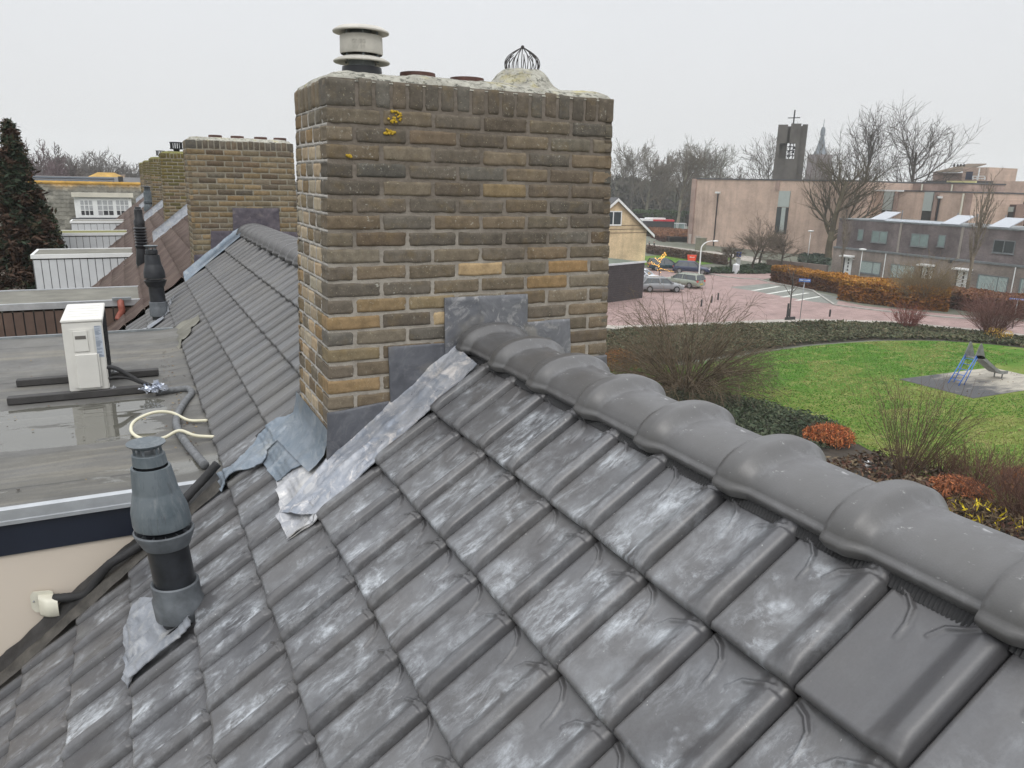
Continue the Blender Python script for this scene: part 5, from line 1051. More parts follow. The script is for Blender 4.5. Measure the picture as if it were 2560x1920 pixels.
# distant trees on the left skyline
GL = 'hazy trees on the left skyline'
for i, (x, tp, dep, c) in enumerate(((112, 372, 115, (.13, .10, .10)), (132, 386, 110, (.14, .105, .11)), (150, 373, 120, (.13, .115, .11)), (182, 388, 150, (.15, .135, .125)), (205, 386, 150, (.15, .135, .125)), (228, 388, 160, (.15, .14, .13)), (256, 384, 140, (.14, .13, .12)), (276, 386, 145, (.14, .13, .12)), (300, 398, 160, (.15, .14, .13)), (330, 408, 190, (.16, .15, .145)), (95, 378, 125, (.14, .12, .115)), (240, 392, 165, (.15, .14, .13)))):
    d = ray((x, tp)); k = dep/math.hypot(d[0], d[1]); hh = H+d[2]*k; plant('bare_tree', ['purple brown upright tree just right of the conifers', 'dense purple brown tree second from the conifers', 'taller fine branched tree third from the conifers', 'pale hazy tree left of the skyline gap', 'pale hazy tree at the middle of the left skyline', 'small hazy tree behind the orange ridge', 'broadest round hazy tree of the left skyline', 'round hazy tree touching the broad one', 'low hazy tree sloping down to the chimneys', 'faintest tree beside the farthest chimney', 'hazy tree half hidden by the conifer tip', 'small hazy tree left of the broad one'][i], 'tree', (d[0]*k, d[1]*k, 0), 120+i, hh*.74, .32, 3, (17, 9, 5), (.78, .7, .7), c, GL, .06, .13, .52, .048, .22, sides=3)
# a wood closing the horizon
def wood_band(name, a0, a1, dep, h, n, pal, seed, size=1.6):
    a = a0+(a1-a0)*rng.random(n); dd = dep*(1+.12*rng.random(n)); x = np.sin(a)*dd; y = np.cos(a)*dd; P3 = np.stack([x/40, y/40, 0*x], 1); hh = h*(.72+.5*vn(P3, 1., seed)+.25*vn(P3, 4, seed)); z = hh*rng.random(n)**.7
    return tag(leafmesh(name, np.stack([x, y, z], 1), size, pick(pal, n), M_LEAF, None, flat_=2.2, asp=3), kind='stuff')
wood_band('far_wood', math.radians(-10), math.radians(66), 330, 12.5, 26000, [(.12, .11, .10), (.14, .125, .115), (.10, .10, .09)], 3, 1.0)
wood_band('far_wood', math.radians(26), math.radians(40), 225, 14, 16000, [(.10, .09, .07), (.085, .085, .06)], 9, .6)
# ---------------------------------------------------------------- buildings beyond the square
GR_BR = brickmat('grey brown brick', (.26, .215, .185), (.20, .17, .15), (.28, .25, .23), 'X'); GR_BR2 = brickmat('purple grey brick', (.13, .108, .11), (.17, .14, .137), (.16, .15, .145), 'X', var=.5)
PINK = brickmat('pink brick', (.52, .375, .295), (.44, .315, .25), (.48, .40, .34), 'X', var=.24); PINK2 = brickmat('darker pink brick', (.34, .235, .195), (.29, .20, .165), (.33, .28, .25), 'X')
YEL = brickmat('yellow brick', (.66, .50, .29), (.54, .41, .24), (.58, .49, .36), 'Y'); DKBR = brickmat('dark plum brick', (.085, .045, .04), (.065, .038, .036), (.11, .09, .08), 'X')
M_PANEL = pm('pale grey panel', (.36, .40, .38), .5, 0, .08, 1); M_ROOFD = pm('dark roof sheet', (.075, .075, .078), .8, 0, .3, .8); M_FRAME = pm('grey window frame', (.15, .165, .17), .5); M_CONC = pm('stained concrete', (.095, .088, .078), .9, 0, .35, .35, .2)
M_SLOT = pm('dark slot', (.03, .03, .03), .6); M_YPAN = pm('pale yellow panel', (.70, .66, .32), .5, 0, .06, 1)
def xr(pa, pb, X): a, b = onX(pa, X), onX(pb, X); return (max(a[1], b[1]), min(a[1], b[1]), min(a[2], b[2]), max(a[2], b[2]))
FX = 77.3
def vert(base, name, X, y0, y1_, z0, z1_, mat, parent, t=.12):
    return MB().box((X-t, min(y0, y1_), z0), (X, max(y0, y1_), z1_)).obj(name, mat, parent)
GRH = 'flat roofed houses of the grey row'
yL = onX(z7(500, 1290), FX-2.0)[1]; yL = 66.4; yP1 = onX(z7(1045, 950), FX)[1]; yP2 = onX(z7(1552, 1000), FX)[1]; yR = 24.
ZG, ZT = 3.15, 6.45
seg = [(yL, yP1, 'grey house at the left end of the flat roofed row, door at its left'), (yP1, yP2, 'middle grey house of the flat roofed row, white door under a canopy at its right'), (yP2, yR, 'grey house of the flat roofed row nearest the right edge, door at its left')]
rows_ = []
for a, b_, lb in seg:
    h = thing('row_house', lb, 'house', (FX, (a+b_)/2, 0), 0, GRH); rows_.append(h)
    w = MB().box((FX, b_, 0), (FX+9, a, ZG)).obj('lower_wall', GR_BR, h); w2 = MB().box((FX+.35, b_, ZG), (FX+9, a, ZT)).obj('upper_wall', GR_BR2, h)
    MB().box((FX-.10, b_+.01, ZG-.14), (FX+.35, a-.01, ZG+.06)).obj('roof_ledge', M_FRAME, h); MB().box((FX+.28, b_+.01, ZT), (FX+9.05, a-.01, ZT+.14)).obj('roof_edge', M_FRAME, h)
    MB().box((FX+.30, b_-.12, ZG+.06), (FX+.36, b_+.14, ZT)).obj('pilaster', pm('pale pilaster', (.27, .245, .215), .85, 0, .15, 1), h)
def win(h, pa, pb, X, glass_, splits=(.5,), curtain=True, sill=True):
    y0, y1_, z0, z1_ = xr(pa, pb, X); f = MB(); t = .09
    f.box((X-.05, y1_, z0), (X+.02, y0, z0+t)).box((X-.05, y1_, z1_-t), (X+.02, y0, z1_)).box((X-.05, y1_, z0+t), (X+.02, y1_+t, z1_-t)).box((X-.05, y0-t, z0+t), (X+.02, y0, z1_-t))
    for s in splits: yy = y0+(y1_-y0)*s; f.box((X-.045, yy-.05, z0+t), (X+.02, yy+.05, z1_-t))
    w = f.obj('window', M_FRAME, h); MB().box((X-.02, y1_+t, z0+t), (X-.01, y0-t, z1_-t)).obj('pane', glass_, w)
    if curtain:
        b = MB(); n = int(abs(y0-y1_)/.13); 
        for i in range(n): yy = y1_+t+.05+i*(abs(y0-y1_)-2*t-.1)/max(n, 1); b.box((X-.024, yy, z0+t+.02), (X-.0205, yy+.06, z1_-t-.02))
        b.obj('blind', pm('vertical blind', (.42, .48, .46), .7, 0, .15, 3), w)
    if sill: MB().box((X-.10, y1_-.05, z0-.07), (X+.0, y0+.05, z0-.002)).obj('sill', M_FRAME, w)
    return w
U = FX+.35
for h, pa, pb, gl, sp_, cu in ((rows_[0], (718, 905), (752, 998), M_GLASSG, (), False), (rows_[0], (833, 915), (950, 1025), M_GLASSG, (.5,), False), (rows_[1], (1160, 938), (1290, 1058), M_GLASSG, (.5,), False), (rows_[1], (1383, 950), (1430, 1055), M_GLASSG, (), False), (rows_[2], (1845, 990), (2003, 1115), M_GLASS, (.5,), False)):
    win(h, z7(*pa), z7(*pb), U, gl, sp_, cu)
for h, pa, pb, sp_ in ((rows_[0], (737, 1163), (893, 1288), (.62,)), (rows_[1], (992, 1190), (1170, 1330), (.3,)), (rows_[2], (1712, 1275), (1942, 1438), (.68,)), (rows_[2], (2062, 1310), (2200, 1480), (.3,))):
    win(h, z7(*pa), z7(*pb), FX, M_GLASSG, sp_, True)
for h, pa, pb in ((rows_[0], (612, 1140), (652, 1280)), (rows_[1], (1255, 1215), (1312, 1375)), (rows_[2], (1550, 1248), (1618, 1412))):
    y0, y1_, z0, z1_ = xr(z7(*pa), z7(*pb), FX); z0 = .02
    d = MB().box((FX-.06, y1_, z0), (FX-.005, y0, z1_)).obj('door', M_WHITE, h); b = MB()
    for i in range(4): b.box((FX-.068, (y0+y1_)/2-.10, z0+.45+i*.4), (FX-.060, (y0+y1_)/2+.08, z0+.72+i*.4))
    b.obj('door_glass', M_SLOT, d); MB().box((FX-.075, y1_+.25, z0+.52), (FX-.061, y0-.25, z0+.58)).obj('letter_slot', M_STEEL, d)
    MB().box((FX-.03, y1_-.02, z0), (FX-.004, y1_+.0, z1_)).box((FX-.02, y0+.001, z0), (FX-.004, y0+.22, z1_)).obj('door_frame', M_SLOT, d)
    c = MB(); c.hexa([(FX-.9, y1_-.25, z1_+.12), (FX, y1_-.25, z1_+.12), (FX, y0+.25, z1_+.12), (FX-.9, y0+.25, z1_+.12), (FX-.92, y1_-.25, z1_+.27), (FX, y1_-.25, z1_+.32), (FX, y0+.25, z1_+.32), (FX-.92, y0+.25, z1_+.27)]); cc = c.obj('canopy', M_WHITE, h)
    MB().bar((FX-.7, y1_-.2, z1_+.12), (FX, y1_-.2, z1_-.15), .05).obj('canopy_bracket', M_WHITE, cc)
for h, p in ((rows_[0], (935, 1200)), (rows_[2], (2000, 1350))): yy = onX(z7(*p), FX)[1]; MB().tube([(FX-.07, yy, 0), (FX-.07, yy, ZG-.16)], .055, 8).obj('downpipe', M_WHITE, h)
MB().box((FX-.06, yP2+.35, ZG-.42), (FX-.0, yP2+.75, ZG-.145)).obj('overflow_box', M_SLOT, rows_[1])
GRS = 'white solar collectors on the grey row'
for i, (pa, lb) in enumerate((((925, 800), 'tilted white solar collector at the left end of the grey row roof'), ((1530, 845), 'tilted white solar collector in the middle of the grey row roof'), ((1935, 862), 'tilted white solar collector nearest the right edge on the grey row'))):
    c = onX(z7(*pa), FX+1.6); s = thing('solar_collector', lb, 'solar panel', (FX+1.6, c[1], ZT+.02), 0, GRS); b = MB(); y = c[1]
    b.hexa([(FX+.6, y+1.0, ZT+.16), (FX+3.2, y+1.0, ZT+1.05), (FX+3.2, y-1.0, ZT+1.05), (FX+.6, y-1.0, ZT+.16), (FX+.55, y+1.0, ZT+.24), (FX+3.15, y+1.0, ZT+1.13), (FX+3.15, y-1.0, ZT+1.13), (FX+.55, y-1.0, ZT+.24)]); b.obj('collector', pm('white collector', (.40, .42, .45), .7, 0, .05, 1), s)
    MB().bar((FX+3.3, y-1.1, ZT+.14), (FX+3.3, y-1.1, ZT+1.35), .08).bar((FX+3.3, y+1.1, ZT+.14), (FX+3.3, y+1.1, ZT+1.35), .08).bar((FX+.8, y-1.15, ZT+.2), (FX+3.2, y-1.15, ZT+.2), .08).obj('support_frame', M_STEEL, s)
for i in range(5):
    y = onX(z7(930+115*i, 852), FX+1)[1]; o = MB().hexa([(FX+.6, y+.8, ZT+.16), (FX+1.9, y+.8, ZT+.16), (FX+1.9, y-.7, ZT+.16), (FX+.6, y-.7, ZT+.16), (FX+.7, y+.7, ZT+.34), (FX+1.8, y+.7, ZT+.34), (FX+1.8, y-.6, ZT+.34), (FX+.7, y-.6, ZT+.34)]).obj('skylight', pm('milky skylight', (.42, .46, .50), .35, 0, .1, 1)); tag(o, ['first low white skylight right of the left collector', 'second low white skylight on the grey row', 'middle low white skylight of five on the grey row', 'fourth low white skylight on the grey row', 'low white skylight just left of the middle collector'][i], 'skylight', 'low skylights on the grey row')
# ---- the pink brick hall
A = np.array([89.84, 108.6]); B = np.array([94.9, 79.5]); dAB = (B-A)/np.linalg.norm(B-A); nAB = np.array([dAB[1], -dAB[0]]); nAB = nAB if nAB[0] > 0 else -nAB
hall = thing('church_hall', 'large windowless pink brick hall with a flat roof and a tall slot window', 'hall', (*A, 0)); ZH = 11.12
def wallbox(name, pa, pb, mat, parent, off=-.06, th=.1, z0=None, z1_=None):
    a, b_ = onL(pa, A, B), onL(pb, A, B); za, zb = (min(a[2], b_[2]) if z0 is None else z0), (max(a[2], b_[2]) if z1_ is None else z1_); ta, tb = (a[:2]-A)@dAB, (b_[:2]-A)@dAB
    P = [A+dAB*ta+nAB*off, A+dAB*tb+nAB*off]; Q = [p+nAB*th for p in P]
    return MB().hexa([(*P[0], za), (*P[1], za), (*Q[1], za), (*Q[0], za), (*P[0], zb), (*P[1], zb), (*Q[1], zb), (*Q[0], zb)]).obj(name, mat, parent)
P = [A, B, B+nAB*30, A+nAB*30]; MB().prism([(*p, 0) for p in P], (0, 0, ZH)).obj('wall', PINK, hall)
e_ = .12; P = [A-dAB*e_-nAB*e_, B-nAB*e_, B+nAB*30, A-dAB*e_+nAB*30]; MB().prism([(*p, ZH) for p in P], (0, 0, .22)).obj('roof_edge', M_ROOFD, hall)
P = [A-dAB*.5-nAB*.25, A+dAB*.45-nAB*.25, A+dAB*.45+nAB*.4, A-dAB*.5+nAB*.4]; MB().prism([(*p, 0) for p in P], (0, 0, ZH+.1)).obj('corner_pier', PINK2, hall)
wallbox('slot_panel', z6(1577, 762), z6(1660, 905), M_PANEL, hall, -.12, .1); wallbox('slot_window', z6(1556, 907), z6(1598, 1140), M_GLASS, hall, -.05, .04); wallbox('slot_frame', z6(1600, 907), z6(1608, 1140), M_PANEL, hall, -.1, .1)
wallbox('slot_recess', z6(1556, 905), z6(1632, 1145), M_SLOT, hall, -.03, .02); wallbox('pier', z6(1548, 668), z6(1573, 762), PINK2, hall, -.10, .1)
a = onL(z6(1040, 785), A, B); b_ = onL(z6(1003, 1240), A, B); q = a[:2]-nAB*.12
MB().tube([(*q, 0), (*q, a[2])], .10, 8).obj('downpipe', M_BLACK, hall); MB().box((q[0]-.35, q[1]-.35, a[2]), (q[0]+.2, q[1]+.35, a[2]+.3)).obj('hopper', M_WHITE, hall)
wallbox('service_door', z6(835, 1155), z6(880, 1250), pm('pink door', (.40, .34, .30), .6), hall, -.04, .05, 0.0); wallbox('side_door', z6(790, 1140), z6(808, 1222), pm('pink door', (.40, .34, .30), .6), hall, -.32, .05, 0.0)
q = onZ(z6(880, 1285)); tag(MB().box((q[0]-.6, q[1]-.6, 0), (q[0]+.6, q[1]+.6, 1.9)).box((q[0]-.65, q[1]-.65, 1.9), (q[0]+.65, q[1]+.65, 2.0)).obj('utility_cabinet', pm('olive cabinet', (.17, .17, .12), .7, 0, .2, 1)), 'olive green utility cabinet standing against the pink hall', 'utility cabinet')
# ---- long panelled wing to the right
XW = 101.; wing = thing('panelled_wing', 'long pink brick wing with tall pale panels behind the grey row', 'building', (XW, 60, 0)); tw = onX(z7(1650, 605), XW); y0 = 84; zt = tw[2]
MB().box((XW, tw[1], 0), (XW+12, y0, zt)).obj('wall', PINK, wing); MB().box((XW-.1, tw[1]-.1, zt), (XW+12, y0, zt+.18)).obj('roof_edge', M_ROOFD, wing)
for pa, pb, pc in (((690, 595), (762, 745), (740, 840)), ((935, 592), (998, 750), (985, 845)), ((1270, 597), (1325, 755), (1310, 850)), ):
    a0, a1, az0_, az1_ = xr(z7(*pa), z7(*pb), XW); w0 = max(.2, az0_-6)
    r = MB().box((XW-.02, a1-.25, 3), (XW-.005, a0, az0_)).obj('slot_window', M_SLOT, wing); MB().box((XW-.2, a1, az0_), (XW-.0, a0-.1, az1_)).obj('panel', M_PANEL, wing); MB().box((XW-.35, a1-.75, 0), (XW-.03, a1-.25, zt-.02)).obj('pier', PINK2, wing)
a0 = onX(z7(1395, 650), XW); MB().tube([(XW-.15, a0[1], 0), (XW-.15, a0[1], a0[2])], .13, 8).obj('downpipe', M_BLACK, wing); MB().box((XW-.35, a0[1]-.35, a0[2]), (XW, a0[1]+.35, a0[2]+.3)).obj('hopper', M_WHITE, wing)
a0 = onX(z7(1598, 610), XW); MB().tube([(XW-.2, a0[1], 0), (XW-.2, a0[1], a0[2])], .12, 8).obj('downpipe', M_IVORY, wing); MB().box((XW-.1, a0[1]-1.2, 0), (XW-.005, a0[1]-.3, zt-.02)).obj('pier', PINK2, wing)
a0, a1 = onX(z7(705, 580), XW), onX(z7(1100, 586), XW); MB().box((XW-.3, a1[1], a0[2]-.1), (XW-.12, a0[1], a0[2]+.12)).obj('white_rail', M_WHITE, wing)
X2 = 112.; a1 = onX(z7(1595, 530), X2); up_ = thing('upper_wing', 'long plain pink brick upper wall with white downpipes above the panelled wing', 'building', (X2, 70, 0)); MB().box((X2, a1[1], 0), (X2+10, 98, a1[2])).obj('wall', PINK2, up_); MB().box((X2-.1, a1[1]-.1, a1[2]), (X2+10, 98, a1[2]+.2)).obj('roof_edge', M_ROOFD, up_)
for p in ((797, 560), (1247, 560), (1495, 565)): yy = onX(z7(*p), X2)[1]; MB().tube([(X2-.12, yy, 0), (X2-.12, yy, a1[2]-.1)], .11, 8).obj('downpipe', M_IVORY, up_)
# ---- the stepped building at the right
def z8(x, y): return (2260+x/7.3733, 380+y/7.3733)
X3 = 128.; care = thing('stepped_building', 'stepped pink brick institution with stair tower, dark roofs and pale yellow awnings', 'building', (X3, 60, 0))
def bx(nm, pa, pb, X, dep, mat, z0=0., par_=care): y0, y1_, za, zb = xr(z8(*pa), z8(*pb), X); return MB().box((X, y1_, za if z0 is None else z0), (X+dep, y0, zb)).obj(nm, mat, par_)
bx('stair_tower', (545, 385), (1270, 520), X3+6, 10, PINK2); tw_ = bx('stair_tower', (1100, 285), (1535, 520), X3+5, 8, PINK)
a, b_, c, d_ = [onX(z8(*p), X3+5) for p in ((775, 275), (1120, 275), (990, 380), (545, 380))]; b = MB(); b.prism([(X3+11, a[1], a[2]+.6), (X3+11, b_[1], b_[2]+.6), (X3+5, c[1], c[2]), (X3+5, d_[1], d_[2])], (0, 0, .15)); b.obj('tower_roof', pm('mossy brown roof', (.12, .09, .06), .9, 0, .3, .5), care)
bx('stair_door', (1150, 362), (1245, 510), X3+4.9, .08, pm('navy door', (.012, .02, .05), .5), None); bx('lower_roof', (400, 525), (1780, 640), X3+1, 6, M_ROOFD); bx('wall', (1650, 535), (2212, 800), X3-1, 6, PINK)
bx('awning', (790, 530), (1310, 582), X3-.5, .4, M_YPAN, None); bx('awning', (1120, 582), (1260, 622), X3-.6, .4, M_YPAN, None); bx('awning', (1950, 815), (2300, 915), X3-14, .5, M_YPAN, None)
bx('wall', (1240, 640), (1660, 800), X3-.2, 6, PINK2)
for pa, pb in (((1265, 645), (1330, 740)), ((1345, 645), (1415, 740)), ((1425, 645), (1500, 740))): w = bx('window', (pa[0]-8, pa[1]-8), (pb[0]+8, pb[1]+8), X3-.35, .1, M_WHITE, None); bx('pane', pa, pb, X3-.40, .04, M_GLASS, None, w)
bx('window', (1130, 630), (1215, 730), X3-.4, .1, M_GLASS, None); bx('terrace_roof', (1240, 805), (2212, 935), X3-8, 7, M_ROOFD)
tag(bx('roof_unit', (1365, 765), (1750, 950), X3-15, 4, M_PANEL, None, None), 'boxy pale grey roof unit above the plum brick block', 'roof unit')
b = MB()
for x0_, x1_, yy in ((1265, 1500, 445), (1265, 1500, 490)): a, c = onX(z8(x0_, yy), X3+3), onX(z8(x1_, yy), X3+3); b.bar(a, c, .12)
for x0_ in (1270, 1345, 1490): a, c = onX(z8(x0_, 440), X3+3), onX(z8(x0_, 515), X3+3); b.bar(a, c, .12)
a, c = onX(z8(1395, 300), X3+3), onX(z8(1360, 520), X3+3); b.bar(a, (c[0], a[1], c[2]), .15); b.obj('railing', M_WHITE, care)
plum = thing('plum_block', 'dark plum brick block with pale panels behind the right part of the grey row', 'building', (X3-18, 40, 0))
bx('wall', (1200, 940), (2300, 1400), X3-18, 8, DKBR, 0., plum); bx('panel', (1220, 985), (1385, 1085), X3-18.2, .15, M_PANEL, None, plum); bx('panel', (1435, 985), (1485, 1085), X3-18.2, .15, M_PANEL, None, plum); bx('panel', (1860, 1005), (2005, 1105), X3-18.2, .15, M_PANEL, None, plum); bx('window', (1210, 1090), (1380, 1330), X3-18.1, .08, M_SLOT, None, plum); bx('window', (1840, 1110), (1985, 1240), X3-18.1, .08, M_GLASS, None, plum); bx('pier', (2080, 960), (2160, 1400), X3-18.4, .4, PINK2, 0., plum); bx('panel', (2170, 1030), (2212, 1130), X3-18.2, .15, M_PANEL, None, plum)
GC = 'row of dark cowls on the stair tower'
for i, x in enumerate((922, 985, 1040, 1100)): a, c = onX(z8(x, 190), X3+9), onX(z8(x, 275), X3+9); tag(MB().lathe([(.12, 0), (.16, .4*(a[2]-c[2])), (.22, .6*(a[2]-c[2])), (.10, .9*(a[2]-c[2])), (0, a[2]-c[2])], (c[0], c[1], c[2]-.2), 10).obj('roof_cowl', M_BLACK), 'dark roof cowl on the stair tower, %s of four' % ['leftmost', 'second', 'third', 'rightmost'][i], 'roof cowl', GC)
# ---- bell tower and spire
d0 = ray(z6(1640, 660)); k = 138/math.hypot(d0[0], d0[1]); tx, ty = d0[0]*k, d0[1]*k; vd = np.array([d0[0], d0[1]])/math.hypot(d0[0], d0[1]); vr = np.array([vd[1], -vd[0]])
bt = thing('bell_tower', 'dark concrete bell tower of tall slabs with an open belfry and a cross', 'tower', (tx, ty, 0)); zt = H+ray(z6(1650, 172))[2]*138/math.hypot(*ray(z6(1650, 172))[:2])
def tb(nm, u0, u1, w0, w1, z0, z1_, mat=M_CONC, par_=None, b=None):
    P = [np.array([tx, ty])+vr*u+vd*w for u, w in ((u0, w0), (u1, w0), (u1, w1), (u0, w1))]; b2 = b or MB(); b2.hexa([(*p, z0) for p in P]+[(*p, z1_) for p in P]); return b2
zo0, zo1 = H+ray(z6(1620, 480))[2]*138/math.hypot(*ray(z6(1620, 480))[:2]), H+ray(z6(1620, 345))[2]*138/math.hypot(*ray(z6(1620, 345))[:2])
b = MB(); tb('', -2.25, -.62, 0, 1.4, 0, zo0, b=b); tb('', -.62, 1.30, -.15, 1.4, 0, zo0, b=b); tb('', -2.25, -.75, 0, 1.4, zo1, zt-.15, b=b); tb('', -.28, 1.30, -.15, 1.3, zo1, zt, b=b); tb('', -2.25, -1.75, 0, 3.6, zo0, zo1, b=b); tb('', .75, 1.30, -.15, 1.3, zo0, zo1, b=b); tb('', 1.52, 2.35, .9, 3.4, 0, zt-.05, b=b); tb('', -.9, 1.5, .9, 1.6, zo1+.1, zt-.35, b=b); tb('', -2.2, 1.5, .9, 3.2, 0, zo0-.1, b=b); tb('', -1.75, -.55, 1.3, 3.4, zo0, zo1+.3, b=b)
tb('', 1.25, 1.6, .95, 1.7, 0, zt-.3, b=b); b.obj('tower_slab', M_CONC, bt)
b = MB(); 
for z in (.25, .55, .8): P_ = np.array([tx, ty])+vd*1.2; b.bar((*(P_-vr*.5), zo0+(zo1-zo0)*z), (*(P_+vr*.8), zo0+(zo1-zo0)*z), .14)
for u in (-.1, .45): P_ = np.array([tx, ty])+vd*1.2+vr*u; b.bar((*P_, zo0), (*P_, zo1), .10)
b.obj('bell_frame', M_BLACK, bt)
for i, (u, z, r) in enumerate(((-.15, .12, .34), (.5, .38, .28), (.62, .66, .3), (-.25, .42, .22))): P_ = np.array([tx, ty])+vd*1.1+vr*u; MB().lathe([(r, 0), (r*.8, .2*r*2), (r*.55, r), (r*.3, r*1.25), (0, r*1.3)], (*P_, zo0+(zo1-zo0)*z), 12).obj('bell', M_BLACK, bt, True)
zc = H+ray(z6(1662, 50))[2]*138/math.hypot(*ray(z6(1662, 50))[:2]); P_ = np.array([tx, ty])+vr*.05+vd*.4; MB().bar((*P_, zt-.5), (*P_, zc), .16).bar((*(P_-vr*.95), zc-1.25), (*(P_+vr*.95), zc-1.2), .13).obj('cross', M_BLACK, bt)
DS = 330; d0 = ray(z6(1918, 560)); k = DS/math.hypot(d0[0], d0[1]); sx_, sy_ = d0[0]*k, d0[1]*k; hz_ = lambda p: H+ray(p)[2]*DS/math.hypot(*ray(p)[:2])
spt = thing('church_spire', 'distant grey church tower with a thin pointed slate spire', 'church', (sx_, sy_, 0)); zb = hz_(z6(1918, 445)); zt = hz_(z6(1948, 205)); r = 3.2
MB().box((sx_-r, sy_-r, 0), (sx_+r, sy_+r, zb)).obj('tower', pm('far tower brick', (.16, .13, .13), .9, 0, .3, .2), spt); zk = hz_(z6(1940, 275)); MB().lathe([(2.7, 0), (1.9, 1.5), (.62, (zk-zb)*.98), (.95, (zk-zb)), (.85, (zk-zb)+2.), (.55, (zk-zb)+3), (.14, zt-zb), (.08, zt-zb+3)], (sx_, sy_, zb), 8).obj('spire', pm('far slate', (.13, .15, .17), .7, 0, .1, .2), spt)
# ---- yellow gabled house and its dark shed
GY = 81.44; e = onY(z6(460, 1155), GY); ap = onY(z6(145, 835), GY); xR = 60.1; xm = ap[0]; xl = 2*xm-xR; zE = e[2]; zA = ap[2]
yh = thing('gabled_house', 'yellow brick gabled house with white verge boards right of the chimney', 'house', (xm, GY, 0)); zW = zA-(zA-zE)*(xR-xm)/(e[0]-xm)
MB().prism([(xl, GY, 0), (xR, GY, 0), (xR, GY, zW), (xm, GY, zA-.1), (xl, GY, zW)], (0, 9, 0)).obj('wall', YEL, yh)
b = MB()
for s in (1, -1): xe = xm+s*(e[0]-xm); b.hexa([(xm, GY-.42, zA), (xe, GY-.42, zE), (xe, GY+9.3, zE), (xm, GY+9.3, zA), (xm, GY-.42, zA+.22), (xe+s*.05, GY-.42, zE+.22), (xe+s*.05, GY+9.3, zE+.22), (xm, GY+9.3, zA+.22)])
b.obj('roof', M_ROOFD, yh); b = MB()
for s in (1, -1): xe = xm+s*(e[0]-xm); b.hexa([(xm, GY-.5, zA-.22), (xe, GY-.5, zE-.22), (xe, GY-.425, zE-.22), (xm, GY-.425, zA-.22), (xm, GY-.5, zA+.12), (xe, GY-.5, zE+.12), (xe, GY-.425, zE+.12), (xm, GY-.425, zA+.12)])
b.obj('verge_board', M_WHITE, yh); b = MB()
for yy in (1065, 1098, 1130): z = onY(z6(250, yy), GY)[2]; b.box((xl+.02, GY-.035, z-.03), (xR-.02, GY-.002, z+.03))
b.obj('brick_band', pm('dark brown band', (.10, .07, .04), .9), yh)  # horizontal brick bands in an even dark brown
a, c = onY(z6(60, 938), GY), onY(z6(185, 1068), GY); w = MB().box((a[0], GY-.09, c[2]), (c[0], GY-.01, a[2])).obj('window', M_WHITE, yh); m_ = onY(z6(118, 1000), GY)[0]; MB().box((m_, GY-.10, c[2]+.18), (c[0]-.16, GY-.091, a[2]-.14)).box((a[0]+.16, GY-.10, c[2]+.18), (m_-.16, GY-.091, a[2]-.14)).obj('pane', M_GLASS, w)
P0, P1 = np.array([36.6, 54.4]), np.array([41.2, 55.8]); dv = (P1-P0)/np.linalg.norm(P1-P0); nv = np.array([-dv[1], dv[0]]); P0 = P0-dv*5; sh = thing('garden_shed', 'dark brown boarded shed with a flat green roof and pale edge', 'shed', (*P1, 0))
MB().prism([(*P0, 0), (*P1, 0), (*(P1+nv*5), 0), (*(P0+nv*5), 0)], (0, 0, 3.2)).obj('wall', pm('dark brown boards', (.040, .032, .034), .7, 0, .3, 2), sh); MB().prism([(*(P0-nv*.12), 3.2), (*(P1-nv*.12+dv*.1), 3.2), (*(P1-nv*.02+dv*.1), 3.2), (*(P0-nv*.02), 3.2)], (0, 0, .16)).obj('roof_edge', M_GREYW, sh); MB().prism([(*P0, 3.2), (*P1, 3.2), (*(P1+nv*5), 3.2), (*(P0+nv*5), 3.2)], (0, 0, .06)).obj('roof', pm('green felt', (.10, .12, .085), .9, 0, .3, 1), sh)
b = MB()
for i in range(16): b.box((P0[0]-nv[0]*.02, 0, 0), (P0[0], .01, .01)) if False else b.prism([(*(P0-nv*.015), .2*i+.17), (*(P1-nv*.015), .2*i+.17), (*(P1-nv*.002), .2*i+.17), (*(P0-nv*.002), .2*i+.17)], (0, 0, .015))
b.obj('board_gap', M_BLACK, sh)
# ---- white house far behind
WY_ = 205; wh = thing('white_house', 'long white rendered house with dark roof behind the bus stop', 'house', (100, WY_, 0)); a, c = onY(z6(225, 900), WY_), onY(z6(632, 990), WY_); t0 = onY(z6(230, 835), WY_); t1 = onY(z6(545, 825), WY_)
MB().box((a[0]-8, WY_, 0), (c[0], WY_+10, a[2])).obj('wall', M_WHITE, wh); MB().hexa([(a[0]-9, WY_-.5, a[2]), (c[0]+.3, WY_-.5, a[2]), (c[0]+.3, WY_+11, a[2]), (a[0]-9, WY_+11, a[2]), (a[0]-9, WY_+4, t0[2]+1), (t1[0], WY_+4, t1[2]+1), (t1[0], WY_+7, t1[2]+1), (a[0]-9, WY_+7, t0[2]+1)]).obj('roof', pm('far brown roof', (.10, .085, .08), .85, 0, .2, .3), wh)
g = onY(z6(365, 905), WY_); MB().prism([(t0[0], WY_-.9, a[2]-2.5), (g[0]+.5, WY_-.9, a[2]-2.5), (g[0], WY_-.9, a[2]), (t0[0], WY_-.9, t0[2])], (0, .4, 0)).obj('gable', M_WHITE, wh); w_ = onY(z6(248, 890), WY_); MB().box((w_[0]-.9, WY_-1.0, w_[2]-1.6), (w_[0]+.9, WY_-.92, w_[2]+.7)).obj('window', M_GLASSG, wh)
